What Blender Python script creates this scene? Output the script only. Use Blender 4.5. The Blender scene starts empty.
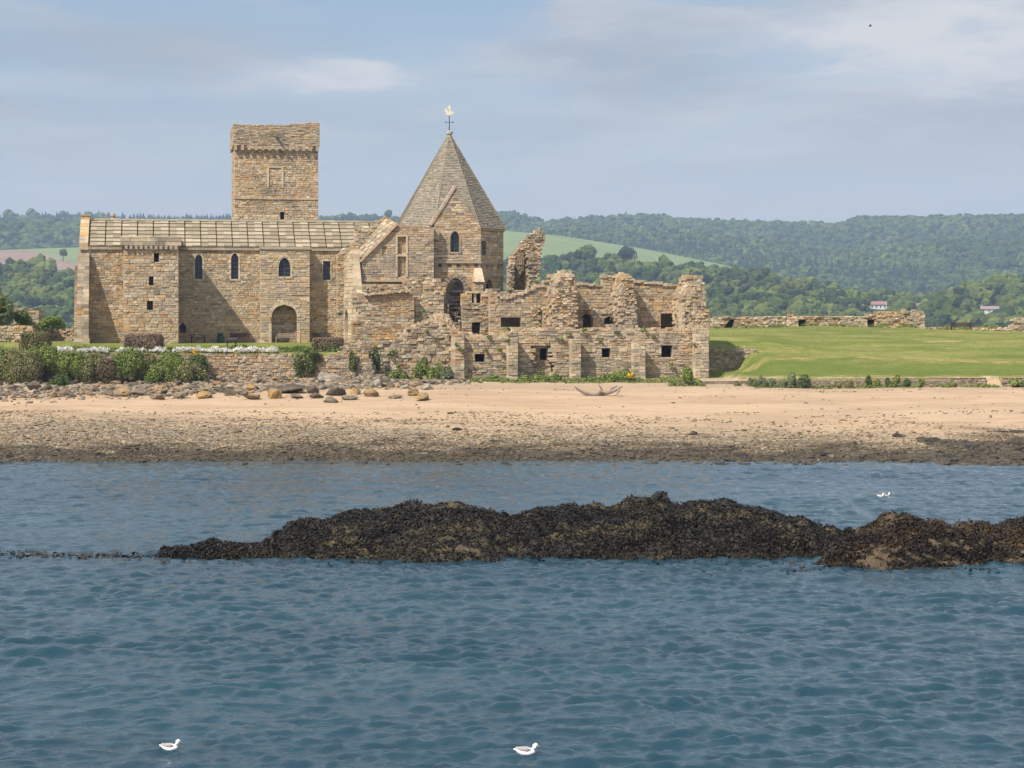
import bpy, math, random
import numpy as np
from mathutils import Vector, noise as mnoise

R = random.Random(7)
NR = np.random.RandomState(11)
scene = bpy.context.scene
COL = scene.collection
rad = math.radians

# ------------------------------------------------------------------ camera
F = 1991.0            # focal length in pixels of the 1024 wide picture
H = 8.5               # eye height above the water
PYH = 325.0           # row of the horizon
cam_d = bpy.data.cameras.new('camera')
cam = bpy.data.objects.new('camera', cam_d)
COL.objects.link(cam)
cam.location = (0, 0, H)
cam.rotation_euler = (rad(90), 0, 0)
cam_d.sensor_width = 36.0
cam_d.lens = 36.0 * F / 1024.0
cam_d.shift_y = -(384.0 - PYH) / 1024.0
cam_d.clip_start = 0.5
cam_d.clip_end = 20000
scene.camera = cam

# ------------------------------------------------------------------ light
THETA = rad(10.0)                     # turn of the abbey's long side against the picture
SUN_AZ = rad(55.0) - THETA            # sun to the left of the viewer's back
SUN_EL = rad(48.0)
sun_dir = Vector((-math.sin(SUN_AZ) * math.cos(SUN_EL), -math.cos(SUN_AZ) * math.cos(SUN_EL), math.sin(SUN_EL)))
sd = bpy.data.lights.new('sun', 'SUN')
sd.energy = 5.0
sd.angle = rad(0.55)
sd.color = (1.0, 0.92, 0.80)
so = bpy.data.objects.new('sun', sd)
COL.objects.link(so)
so.rotation_euler = (-sun_dir).to_track_quat('-Z', 'Y').to_euler()
so.location = (0, 0, 400)

world = bpy.data.worlds.new('World')
scene.world = world
world.use_nodes = True
wn = world.node_tree
for n in list(wn.nodes):
    wn.nodes.remove(n)


class NT:
    """small helper to write node trees"""
    def __init__(self, tree):
        self.t = tree

    def n(self, kind, _in=None, **kw):
        nd = self.t.nodes.new(kind)
        for k, v in kw.items():
            setattr(nd, k, v)
        for k, v in (_in or {}).items():
            s = nd.inputs[k]
            if hasattr(v, 'is_linked') or isinstance(v, bpy.types.NodeSocket):
                self.t.links.new(v, s)
            else:
                s.default_value = v
        return nd

    def math(self, op, a, b=None, c=None, clamp=False):
        nd = self.t.nodes.new('ShaderNodeMath')
        nd.operation = op
        nd.use_clamp = clamp
        for i, v in enumerate((a, b, c)):
            if v is None:
                continue
            if isinstance(v, bpy.types.NodeSocket):
                self.t.links.new(v, nd.inputs[i])
            else:
                nd.inputs[i].default_value = v
        return nd.outputs[0]

    def mix(self, fac, a, b, blend='MIX'):
        nd = self.t.nodes.new('ShaderNodeMix')
        nd.data_type = 'RGBA'
        nd.blend_type = blend
        for i, v in ((0, fac), (6, a), (7, b)):
            if isinstance(v, bpy.types.NodeSocket):
                self.t.links.new(v, nd.inputs[i])
            else:
                nd.inputs[i].default_value = (*v, 1) if isinstance(v, tuple) and len(v) == 3 else v
        return nd.outputs[2]

    def noise(self, vec, scale, detail=4, rough=0.55, dist=0.0):
        nd = self.n('ShaderNodeTexNoise', {'Scale': scale, 'Detail': detail, 'Roughness': rough, 'Distortion': dist})
        if vec is not None:
            self.t.links.new(vec, nd.inputs['Vector'])
        return nd.outputs['Fac']

    def ramp(self, fac, stops, interp='LINEAR'):
        nd = self.t.nodes.new('ShaderNodeValToRGB')
        nd.color_ramp.interpolation = interp
        el = nd.color_ramp.elements
        while len(el) < len(stops):
            el.new(0.5)
        for e, (p, c) in zip(el, stops):
            e.position = p
            e.color = (*c, 1) if len(c) == 3 else c
        self.t.links.new(fac, nd.inputs[0])
        return nd.outputs[0]

    def smooth(self, x, a, b):
        nd = self.n('ShaderNodeMapRange', {'Value': x, 'From Min': a, 'From Max': b}, interpolation_type='SMOOTHSTEP')
        return nd.outputs[0]

    def mapping(self, vec, scale=(1, 1, 1), rot=(0, 0, 0), loc=(0, 0, 0)):
        nd = self.n('ShaderNodeMapping', {'Vector': vec, 'Scale': scale, 'Rotation': rot, 'Location': loc})
        return nd.outputs[0]


# sky: clear blue, a veil of thin layered cloud, added bright cloud above the view
w = NT(wn)
sky = w.n('ShaderNodeTexSky', sky_type='NISHITA', sun_disc=False, sun_elevation=SUN_EL,
          sun_rotation=math.atan2(sun_dir.x, sun_dir.y), air_density=1.0, dust_density=1.2, ozone_density=1.5)
tc = w.n('ShaderNodeTexCoord')
sep = w.n('ShaderNodeSeparateXYZ', {'Vector': tc.outputs['Generated']})
el = sep.outputs[2]
v1 = w.mapping(tc.outputs['Generated'], scale=(3.2, 3.2, 13.0), loc=(2.3, 0.4, 1.1))
n1 = w.noise(v1, 2.4, 5, 0.5, 0.35)
v2 = w.mapping(tc.outputs['Generated'], scale=(3.0, 3.0, 18.0), loc=(5.1, 2.4, 0.7))
n2 = w.noise(v2, 3.8, 6, 0.58, 0.3)
v3 = w.mapping(tc.outputs['Generated'], scale=(6.0, 6.0, 26.0), loc=(1.1, 7.4, 3.7))
n3 = w.noise(v3, 3.5, 6, 0.6, 0.2)
low = w.smooth(el, 0.19, 0.05)                       # the veil closes towards the horizon
fac = w.math('ADD', w.math('MULTIPLY', low, 0.86), w.math('MULTIPLY', w.smooth(n1, 0.42, 0.62), 0.85), clamp=True)
fac = w.math('MULTIPLY', fac, 0.93)
high = w.math('MULTIPLY', w.smooth(el, 0.16, 0.36), w.math('ADD', 0.5, w.math('MULTIPLY', w.smooth(n1, 0.40, 0.60), 0.45)))
fac = w.math('MAXIMUM', fac, high)
shade = w.smooth(n2, 0.36, 0.68)
cloud = w.mix(shade, (3.85, 4.15, 4.55), (5.15, 5.2, 5.35))
cloud = w.mix(w.math('MULTIPLY', w.smooth(n3, 0.56, 0.74), 0.5), cloud, (5.6, 5.5, 5.75))
pale = w.smooth(el, 0.115, 0.055)
cloud = w.mix(w.math('MULTIPLY', pale, 0.8), cloud, (5.45, 5.55, 5.7))
azm = w.math('ARCTAN2', sep.outputs[0], sep.outputs[1])


def bank(a0, e0, wa, he, k):
    da = w.math('DIVIDE', w.math('SUBTRACT', azm, a0), wa)
    de = w.math('DIVIDE', w.math('SUBTRACT', el, e0), he)
    d2 = w.math('ADD', w.math('MULTIPLY', da, da), w.math('MULTIPLY', de, de))
    d2 = w.math('ADD', d2, w.math('MULTIPLY', w.math('SUBTRACT', n3, 0.5), 2.6))
    return w.math('MULTIPLY', w.smooth(d2, 1.4, -0.2), k)


bright = w.math('MAXIMUM', w.math('MAXIMUM', bank(0.225, 0.137, 0.13, 0.030, 1.0), bank(-0.09, 0.1225, 0.055, 0.011, 1.0)), w.math('MAXIMUM', bank(-0.25, 0.119, 0.05, 0.007, 0.5), bank(0.10, 0.092, 0.07, 0.014, 0.35)))
dull = w.math('MAXIMUM', bank(-0.19, 0.135, 0.12, 0.020, 0.75), bank(0.09, 0.130, 0.09, 0.022, 0.8))
fac = w.math('MAXIMUM', fac, w.math('MAXIMUM', bright, dull))
cloud = w.mix(dull, cloud, (3.2, 3.65, 4.25))
cloud = w.mix(bright, cloud, (6.6, 6.4, 6.3))
cloud = w.mix(w.math('MULTIPLY', w.smooth(el, 0.17, 0.30), 0.8), cloud, (7.8, 8.1, 8.6))  # added unseen cloud above the view, brightens what the water reflects
skyc = w.mix(fac, sky.outputs[0], cloud)
bg = w.n('ShaderNodeBackground', {'Color': skyc, 'Strength': 0.094})
wo = w.n('ShaderNodeOutputWorld', {'Surface': bg.outputs[0]})

vs = scene.view_settings
vs.view_transform = 'Standard'
vs.look = 'None'
vs.gamma = 1
vs.use_curve_mapping = False
vs.exposure = 0.34
cy = scene.cycles
cy.use_denoising = True
cy.max_bounces = 6
cy.diffuse_bounces = 3
cy.glossy_bounces = 3
cy.volume_bounces = 0
cy.use_adaptive_sampling = True

# ------------------------------------------------------------------ measuring
C0 = (178 - 512) / F * 181.0
A0 = Vector((C0, 181.0, 0))
EU = Vector((math.cos(THETA), math.sin(THETA), 0))
EV = Vector((-math.sin(THETA), math.cos(THETA), 0))


def L(u, v, z):
    """abbey frame (along the long side, away from the sea, up) -> world"""
    return (A0.x + u * EU.x + v * EV.x, A0.y + u * EU.y + v * EV.y, z)


def UY(px, v):
    dx = (px - 512) / F
    ax, ay = A0.x + v * EV.x, A0.y + v * EV.y
    # ax + u*EU.x = dx*t ; ay + u*EU.y = t
    u = (dx * ay - ax) / (EU.x - dx * EU.y)
    return u, ay + u * EU.y


def UZ(px, py, v):
    u, y = UY(px, v)
    return u, H - (py - PYH) / F * y


def pts(v, *ps):
    return [UZ(px, py, v) for px, py in ps]


def at(px, py, Y):
    return ((px - 512) / F * Y, Y, H - (py - PYH) / F * Y)


# ------------------------------------------------------------------ numpy noise
_tab = NR.rand(256, 256)


def vnoise(x, y, seed=0):
    x = np.asarray(x, float) + seed * 17.31
    y = np.asarray(y, float) + seed * 9.17
    xi = np.floor(x).astype(int)
    yi = np.floor(y).astype(int)
    fx = x - xi
    fy = y - yi
    fx = fx * fx * (3 - 2 * fx)
    fy = fy * fy * (3 - 2 * fy)
    a = _tab[xi & 255, yi & 255]
    b = _tab[(xi + 1) & 255, yi & 255]
    c = _tab[xi & 255, (yi + 1) & 255]
    d = _tab[(xi + 1) & 255, (yi + 1) & 255]
    return (a * (1 - fx) + b * fx) * (1 - fy) + (c * (1 - fx) + d * fx) * fy


def fbm(x, y, oct=4, seed=0, g=0.5):
    s = 0
    am = 1.0
    tot = 0
    for i in range(oct):
        s = s + am * vnoise(np.asarray(x) * 2 ** i, np.asarray(y) * 2 ** i, seed + i)
        tot += am
        am *= g
    return s / tot * 2 - 1


def vary(c, a=0.85, b=1.12):
    k = R.uniform(a, b)
    w_ = R.uniform(-0.02, 0.02)
    return (c[0] * k * (1 + w_), c[1] * k, c[2] * k * (1 - w_))


def sst(a, b, x):
    t = np.clip((np.asarray(x, float) - a) / (b - a), 0, 1)
    return t * t * (3 - 2 * t)


# ------------------------------------------------------------------ meshes
class MB:
    def __init__(self):
        self.v = []
        self.f = []
        self.c = []
        self.m = []

    def face(self, vs, col=(0.3, 0.3, 0.3), mi=0):
        i = len(self.v)
        self.v.extend(vs)
        self.f.append(tuple(range(i, i + len(vs))))
        self.c.append(col)
        self.m.append(mi)

    def mesh(self, V, Fs, col, mi=0):
        i = len(self.v)
        self.v.extend(V)
        for f in Fs:
            self.f.append(tuple(i + k for k in f))
            self.c.append(col)
            self.m.append(mi)

    def hexa(self, V, col, mi=0):
        """8 corners: bottom ring 0-3 then top ring 4-7"""
        self.mesh(V, [(0, 3, 2, 1), (4, 5, 6, 7), (0, 1, 5, 4), (1, 2, 6, 5), (2, 3, 7, 6), (3, 0, 4, 7)], col, mi)

    def box(self, P, a0, a1, z0, z1, c0, c1, col=(0.3, 0.3, 0.3), mi=0):
        self.hexa([P(a0, z0, c0), P(a1, z0, c0), P(a1, z0, c1), P(a0, z0, c1),
                   P(a0, z1, c0), P(a1, z1, c0), P(a1, z1, c1), P(a0, z1, c1)], col, mi)

    def prism(self, P, poly, c0, c1, col, mi=0):
        n = len(poly)
        V = [P(a, z, c0) for a, z in poly] + [P(a, z, c1) for a, z in poly]
        Fs = [tuple(range(n)), tuple(range(2 * n - 1, n - 1, -1))]
        Fs += [(i, i + n, (i + 1) % n + n, (i + 1) % n) for i in range(n)]
        self.mesh(V, Fs, col, mi)

    def band(self, P, path, wdt, c0, c1, col, mi=0):
        """strip along a polyline in a wall's plane (arch rings, copings)"""
        for (a0, z0), (a1, z1) in zip(path, path[1:]):
            dx, dz = a1 - a0, z1 - z0
            l = math.hypot(dx, dz) or 1
            nx, nz = -dz / l * wdt, dx / l * wdt
            k = 0.015
            q = [(a0 + dx / l * k, z0 + dz / l * k), (a1 - dx / l * k, z1 - dz / l * k), (a1 - dx / l * k + nx, z1 - dz / l * k + nz), (a0 + dx / l * k + nx, z0 + dz / l * k + nz)]
            self.prism(P, q, c0, c1, tuple(x * R.uniform(0.88, 1.1) for x in col), mi)

    def tube(self, path, radii, n=8, col=(0.3, 0.3, 0.3), mi=0, sq=1.0, cap=True):
        """one skin round a path; radii: number or (across, up) per point"""
        P = [Vector(p) for p in path]
        rings = []
        for i, p in enumerate(P):
            d = (P[min(i + 1, len(P) - 1)] - P[max(i - 1, 0)])
            d = d.normalized() if d.length > 1e-9 else Vector((0, 0, 1))
            up = Vector((0, 0, 1)) if abs(d.z) < 0.9 else Vector((0, 1, 0))
            s = d.cross(up).normalized()
            t = s.cross(d).normalized()
            r = radii[i]
            ra, rb = r if isinstance(r, tuple) else (r, r)
            rings.append([tuple(p + s * math.cos(2 * math.pi * k / n) * ra + t * math.sin(2 * math.pi * k / n) * rb) for k in range(n)])
        V = [q for r in rings for q in r]
        Fs = []
        for i in range(len(P) - 1):
            for k in range(n):
                Fs.append((i * n + k, i * n + (k + 1) % n, (i + 1) * n + (k + 1) % n, (i + 1) * n + k))
        if cap:
            Fs.append(tuple(range(n - 1, -1, -1)))
            Fs.append(tuple((len(P) - 1) * n + k for k in range(n)))
        self.mesh(V, Fs, col, mi)

    def build(self, name, mats, parent=None, origin=(0, 0, 0), smooth=False):
        me = bpy.data.meshes.new(name)
        ox, oy, oz = origin
        V = np.array(self.v, dtype=float).reshape(-1, 3) - np.array([ox, oy, oz])
        me.from_pydata(V.tolist(), [], self.f)
        if not isinstance(mats, (list, tuple)):
            mats = [mats]
        for m in mats:
            me.materials.append(m)
        at_ = me.attributes.new('tone', 'FLOAT_COLOR', 'FACE')
        cc = np.ones((len(self.f), 4), dtype=np.float32)
        cc[:, :3] = np.array([c[:3] for c in self.c], dtype=np.float32).reshape(-1, 3)
        at_.data.foreach_set('color', cc.ravel())
        if len(mats) > 1:
            me.polygons.foreach_set('material_index', np.array(self.m, dtype=np.int32))
        if smooth:
            me.polygons.foreach_set('use_smooth', np.ones(len(self.f), dtype=bool))
        me.update()
        o = bpy.data.objects.new(name, me)
        COL.objects.link(o)
        if parent is not None:
            o.parent = parent
        else:
            o.location = origin
        return o


def fast_mesh(name, V, T, tone, mats, parent=None, origin=(0, 0, 0), smooth=False, per='FACE'):
    """numpy arrays: V n x 3, T m x k (triangles or quads), tone m x 3 or n x 3"""
    V = np.asarray(V, np.float32) - np.array(origin, np.float32)
    T = np.asarray(T, np.int32)
    me = bpy.data.meshes.new(name)
    me.vertices.add(len(V))
    me.vertices.foreach_set('co', V.ravel())
    k = T.shape[1]
    me.loops.add(T.size)
    me.loops.foreach_set('vertex_index', T.ravel())
    me.polygons.add(len(T))
    me.polygons.foreach_set('loop_start', np.arange(0, T.size, k, dtype=np.int32))
    me.polygons.foreach_set('loop_total', np.full(len(T), k, dtype=np.int32))
    me.update(calc_edges=True)
    if tone is not None:
        a = me.attributes.new('tone', 'FLOAT_COLOR', per)
        cc = np.ones((len(tone), 4), np.float32)
        cc[:, :3] = tone
        a.data.foreach_set('color', cc.ravel())
    for m in (mats if isinstance(mats, (list, tuple)) else [mats]):
        me.materials.append(m)
    me.polygons.foreach_set('use_smooth', np.full(len(T), smooth, dtype=bool))
    me.update()
    o = bpy.data.objects.new(name, me)
    COL.objects.link(o)
    if parent is not None:
        o.parent = parent
    else:
        o.location = origin
    return o


def tag(o, label=None, cat=None, group=None, kind=None):
    if label:
        o['label'] = label
    if cat:
        o['category'] = cat
    if group:
        o['group'] = group
    if kind:
        o['kind'] = kind
    return o


def thing(name, label, cat, loc, group=None):
    o = bpy.data.objects.new(name, None)
    COL.objects.link(o)
    o.location = loc
    o.empty_display_size = 0.3
    o['kind'] = 'thing'
    return tag(o, label, cat, group)


# ------------------------------------------------------------------ materials
def mat(name, rough=0.85, spec=0.3):
    m = bpy.data.materials.new(name)
    m.use_nodes = True
    t = m.node_tree
    for n in list(t.nodes):
        t.nodes.remove(n)
    nt = NT(t)
    b = nt.n('ShaderNodeBsdfPrincipled', {'Roughness': rough, 'Specular IOR Level': spec})
    nt.n('ShaderNodeOutputMaterial', {'Surface': b.outputs[0]})
    return m, nt, b


def wire(nt, a, node, name):
    nt.t.links.new(a, node.inputs[name])


def tone_mat(name, lo=0.8, hi=1.2, scale=4.0, bump=0.3, bscale=20, bdist=0.02, rough=0.9, spec=0.2, tint=None, tamt=0.0, tscale=0.6, tint2=None, tamt2=0.0):
    m, nt, b = mat(name, rough, spec)
    g = nt.n('ShaderNodeNewGeometry')
    pos = g.outputs['Position']
    at_ = nt.n('ShaderNodeAttribute', attribute_name='tone')
    n = nt.noise(pos, scale, 5, 0.6)
    k = nt.n('ShaderNodeMapRange', {'Value': n, 'From Min': 0.3, 'From Max': 0.7, 'To Min': lo, 'To Max': hi}).outputs[0]
    cc = nt.n('ShaderNodeCombineXYZ', {0: k, 1: k, 2: k}).outputs[0]
    c = nt.mix(1.0, at_.outputs['Color'], cc, 'MULTIPLY')
    if tint:
        tn = nt.noise(pos, tscale, 6, 0.65)
        c = nt.mix(nt.math('MULTIPLY', nt.smooth(tn, 0.5, 0.68), tamt), c, tint)
    if tint2:
        tn2 = nt.noise(nt.mapping(pos, loc=(7, 3, 11), scale=(1, 1, 1.5)), 0.32, 5, 0.6)
        c = nt.mix(nt.math('MULTIPLY', nt.smooth(tn2, 0.5, 0.66), tamt2), c, tint2)
        sp = nt.noise(nt.mapping(pos, loc=(1, 5, 2)), 2.6, 4, 0.75)
        c = nt.mix(nt.math('MULTIPLY', nt.smooth(sp, 0.62, 0.7), 0.35), c, (0.16, 0.13, 0.095))
    wire(nt, c, b, 'Base Color')
    if bump:
        bn = nt.noise(pos, bscale, 5, 0.65)
        bp = nt.n('ShaderNodeBump', {'Strength': bump, 'Distance': bdist, 'Height': bn})
        wire(nt, bp.outputs[0], b, 'Normal')
    return m


M_STONE = tone_mat('weathered_sandstone', 0.78, 1.2, 7.0, 0.7, 16, 0.05, 0.92, 0.15, tint=(0.23, 0.20, 0.155), tamt=0.75, tscale=0.45, tint2=(0.50, 0.335, 0.17), tamt2=0.22)
M_RUBBLE = tone_mat('ruin_rubble_stone', 0.70, 1.2, 6.0, 0.9, 12, 0.08, 0.95, 0.12, tint=(0.25, 0.215, 0.165), tamt=0.65, tscale=0.5, tint2=(0.46, 0.31, 0.16), tamt2=0.15)
M_SLATE = tone_mat('stone_roof_slates', 0.8, 1.18, 9.0, 0.6, 22, 0.04, 0.9, 0.15, tint=(0.22, 0.195, 0.14), tamt=0.4, tscale=0.7)
M_LEAF = tone_mat('leaf', 0.75, 1.25, 2.0, 0.0, rough=0.6, spec=0.25)
M_WOOD = tone_mat('weathered_timber', 0.7, 1.2, 8.0, 0.4, 30, 0.01, 0.8, 0.2)
M_PAINT = tone_mat('outdoor_paint', 0.9, 1.08, 5.0, 0.1, 30, 0.005, 0.5, 0.4)
M_FOREST = tone_mat('distant_tree_crowns', 0.72, 1.28, 0.35, 1.0, 1.1, 1.3, 0.9, 0.1)
M_FEATHER = tone_mat('feather', 0.95, 1.05, 30.0, 0.1, 60, 0.003, 0.7, 0.2)

M_GLASS, _n, _b = mat('leaded_window_glass', 0.15, 0.5)
_g = _n.n('ShaderNodeNewGeometry')
_bn = _n.noise(_g.outputs['Position'], 3.0, 2)
wire(_n, _n.mix(_bn, (0.012, 0.016, 0.022), (0.03, 0.038, 0.05)), _b, 'Base Color')
wire(_n, _n.n('ShaderNodeBump', {'Strength': 0.25, 'Distance': 0.03, 'Height': _bn}).outputs[0], _b, 'Normal')
M_GILT, _n, _b = mat('gilded_metal', 0.45, 0.5)
_b.inputs['Base Color'].default_value = (0.95, 0.86, 0.62, 1)
_b.inputs['Metallic'].default_value = 0.35
M_IRON, _n, _b = mat('dark_iron', 0.5, 0.4)
_g = _n.n('ShaderNodeNewGeometry')
wire(_n, _n.mix(_n.noise(_g.outputs['Position'], 12, 3), (0.02, 0.022, 0.026), (0.06, 0.06, 0.06)), _b, 'Base Color')


# ------------------------------------------------------------------ the land
def island(x, Y):
    """height of the ground over the water"""
    x = np.asarray(x, float)
    Y = np.asarray(Y, float)
    px = 512 + F * x / Y
    # abbey frame
    u = (x - A0.x) * EU.x + (Y - A0.y) * EU.y
    v = (x - A0.x) * EV.x + (Y - A0.y) * EV.y
    wob = fbm(x / 9, Y / 30, 3, 3) * 2.5
    sh = 123.5 + wob + (np.clip((x - 28) / 20, 0, 1)) * -1.0
    b = (Y - sh) / 12.65
    b = np.where(b > 0, b, b * 1.2)
    b = np.minimum(b, 3.28 + (Y - 165) * 0.035)
    b = np.maximum(b, -3.2)
    b = b + fbm(x / 2.5, Y / 2.5, 3, 9) * 0.05 * sst(0, 0.4, b + 0.6)
    # weedy flat at the far right of the beach
    flat = sst(30, 34, x) * sst(118, 126, Y) * (1 - sst(134, 141, Y))
    b = b + flat * fbm(x / 1.5, Y / 2.0, 4, 21) * 0.28
    # left: lawn behind the sea wall
    lawn = 6.15 + 0.73 * sst(170.5, 177, Y)
    lawn = lawn + fbm(x / 8, Y / 8, 2, 14) * 0.05
    behind = 7.0 + fbm(x / 12, Y / 12, 3, 5) * 0.15
    seawall = sst(170.35, 170.5, Y)
    left = b * (1 - seawall) + lawn * seawall
    # middle: steep behind the ruins
    vr = np.where(u < 27.2, -11.2, -8.2)
    mid_rise = sst(0, 0.25, v - vr)
    apron = sst(163, 169, Y) * 0.30 * (1 - mid_rise)
    mid = (b + apron) * (1 - mid_rise) + 6.9 * mid_rise
    # right: turf bank rising to the crest
    yy = [167.3, 167.6, 170, 176, 179, 182, 185, 190, 205, 228, 240, 270, 330]
    zz = [3.4, 3.98, 4.25, 5.65, 5.95, 6.05, 6.4, 7.05, 7.75, 8.16, 8.2, 6.0, -2.5]
    bank = np.interp(Y, yy, zz)
    bank = bank - 0.55 * sst(50, 66, x) * sst(185, 225, Y) + fbm(x / 6, Y / 6, 3, 8) * 0.22 * sst(168, 172, Y)
    bank = bank + 0.22 * np.exp(-((x - 44 + (Y - 200) * 0.3) / 4.5) ** 2) * sst(190, 225, Y)
    bank = bank - 0.25 * np.exp(-((x - 58 + (Y - 205) * 0.35) / 5.0) ** 2) * sst(185, 225, Y)
    cut = (1 - sst(49.4, 51.4, u)) * (1 - sst(180.7, 181.0, Y)) * sst(168, 172, Y)
    bank = bank + 0.6 * (1 - sst(53, 60, u)) * sst(180.5, 183.5, Y) * (1 - sst(188, 200, Y))
    bank = bank - cut * np.clip(bank - 4.35, 0, 3)
    onr = sst(166.9, 167.1, Y)
    right = np.where(Y < 167.25, b, bank)
    # joins
    mL = 1 - sst(14.9, 15.05, u + 0 * v)
    mR = sst(46.9, 47.15, u)
    z = left * mL + mid * (1 - mL) * (1 - mR) + right * mR
    # all: far side falls into the sea
    fall = sst(232, 300, Y)
    z = np.where(u < 47, z * (1 - fall) + (-3) * fall, z)
    side = sst(95, 125, np.abs(x))
    z = z * (1 - side) + (-3.2) * side
    return z


def ground_hit(px, py, y0=100.0, y1=260.0):
    dx = (px - 512) / F
    dz = -(py - PYH) / F
    Y = np.arange(y0, y1, 0.1)
    z = H + dz * Y
    g = island(dx * Y, Y)
    k = np.nonzero(z <= g)[0]
    y = Y[k[0]] if len(k) else y1
    return dx * y, y, float(island(dx * y, y))


def gz(x, y):
    return float(island(x, y))


xs = np.concatenate([np.arange(-130, -62, 2.0), np.arange(-62, 74, 0.4), np.arange(74, 131, 2.0)])
ys = np.concatenate([np.arange(95, 118, 1.5), np.arange(118, 160, 0.4), np.arange(160, 192, 0.25), np.arange(192, 250, 0.8), np.arange(250, 345, 3.0)])
X, Y = np.meshgrid(xs, ys)
Z = island(X, Y)
V = np.stack([X.ravel(), Y.ravel(), Z.ravel()], 1)
nx, ny = len(xs), len(ys)
ii = (np.arange(ny - 1)[:, None] * nx + np.arange(nx - 1)[None, :]).ravel()
T = np.stack([ii, ii + 1, ii + nx + 1, ii + nx], 1)
# what the ground is made of: r = turf, g = 1 where in the right-hand weedy flat
uu = (X - A0.x) * EU.x + (Y - A0.y) * EU.y
vv = (X - A0.x) * EV.x + (Y - A0.y) * EV.y
turf = np.where(uu < 15, sst(170.2, 170.4, Y), np.where(uu > 47, sst(167.1, 167.4, Y), sst(-16.2, -15.2, vv + fbm(X, Y, 3, 2) * 0.8)))
weedy = sst(24, 40, X + fbm(X / 5, Y / 4, 3, 4) * 12) * (1 - sst(134, 142, Y + fbm(X / 4, Y / 4, 3, 6) * 5))
lush = sst(10, 16, X) * sst(168.2, 169.5, Y + fbm(X / 3, Y / 2, 2, 44)) * (1 - sst(174.5, 177, Y + fbm(X / 5, Y / 3, 3, 45) * 3))
tone = np.stack([turf.ravel(), weedy.ravel(), lush.ravel()], 1)

m, nt, b = mat('island_ground', 0.95, 0.1)
g = nt.n('ShaderNodeNewGeometry')
pos = g.outputs['Position']
sp = nt.n('ShaderNodeSeparateXYZ', {'Vector': pos})
att = nt.n('ShaderNodeAttribute', attribute_name='tone')
sa = nt.n('ShaderNodeSeparateColor', {'Color': att.outputs['Color']})
zed = sp.outputs[2]
pw = nt.mapping(pos, scale=(0.09, 0.3, 0.3))
big = nt.noise(pw, 1.0, 6, 0.62)
pst = nt.mapping(pos, scale=(0.35, 1.9, 1.9))
streak = nt.noise(pst, 1.0, 6, 0.7)
fine = nt.noise(pos, 5.0, 5, 0.7)
grain = nt.noise(pos, 14.0, 4, 0.7)
vor = nt.n('ShaderNodeTexVoronoi', {'Vector': pos, 'Scale': 5.5, 'Randomness': 1.0})
peb = nt.ramp(nt.n('ShaderNodeSeparateColor', {'Color': vor.outputs['Color']}).outputs[0],
              [(0.0, (0.07, 0.06, 0.05)), (0.3, (0.17, 0.145, 0.105)), (0.55, (0.25, 0.19, 0.12)), (0.8, (0.33, 0.27, 0.19)), (1.0, (0.45, 0.40, 0.32))])
peb = nt.mix(nt.smooth(vor.outputs['Distance'], 0.05, 0.13), nt.mix(0.35, peb, (0.5, 0.5, 0.5), 'MULTIPLY'), peb)
sand = nt.mix(nt.smooth(big, 0.38, 0.62), (0.42, 0.30, 0.195), (0.52, 0.38, 0.255))
sand = nt.mix(nt.math('MULTIPLY', nt.smooth(fine, 0.52, 0.72), 0.45), sand, (0.34, 0.25, 0.16))
rip = nt.noise(nt.mapping(pos, scale=(0.25, 2.4, 1.0)), 1.0, 5, 0.7)
sand = nt.mix(nt.math('MULTIPLY', nt.smooth(rip, 0.50, 0.62), 0.5), sand, (0.38, 0.27, 0.18))
wrack = nt.math('MULTIPLY', nt.smooth(streak, 0.60, 0.68), nt.smooth(fine, 0.36, 0.56))
upper = nt.smooth(zed, 2.6, 3.3)
sand = nt.mix(nt.math('MULTIPLY', wrack, nt.math('ADD', 0.35, nt.math('MULTIPLY', upper, 0.35))), sand, (0.14, 0.10, 0.07))
sand = nt.mix(nt.math('MULTIPLY', nt.smooth(zed, 3.0, 3.35), 0.35), sand, (0.34, 0.27, 0.21))
# height with wobble decides shingle and weed
zw = nt.math('ADD', zed, nt.math('MULTIPLY', nt.math('SUBTRACT', big, 0.5), 1.1))
zw = nt.math('ADD', zw, nt.math('MULTIPLY', nt.math('SUBTRACT', streak, 0.5), 2.6))
xr = nt.smooth(sp.outputs[0], -50.0, 30.0)
zw2 = nt.math('ADD', zw, nt.math('MULTIPLY', xr, 0.75))
c = nt.mix(nt.smooth(zw2, 2.2, 1.3), sand, peb)
weedc = nt.mix(grain, (0.028, 0.020, 0.013), (0.115, 0.09, 0.055))
wf = nt.math('MULTIPLY', nt.smooth(nt.math('ADD', zw, nt.math('MULTIPLY', nt.math('SUBTRACT', fine, 0.5), 1.0)), 0.85, 0.3), 0.93)
c = nt.mix(wf, c, weedc)
wf2 = nt.math('MULTIPLY', sa.outputs[1], nt.smooth(nt.math('ADD', streak, nt.math('MULTIPLY', big, 0.6)), 0.62, 0.80))
c = nt.mix(nt.math('MULTIPLY', wf2, 0.93), c, weedc)
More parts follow.
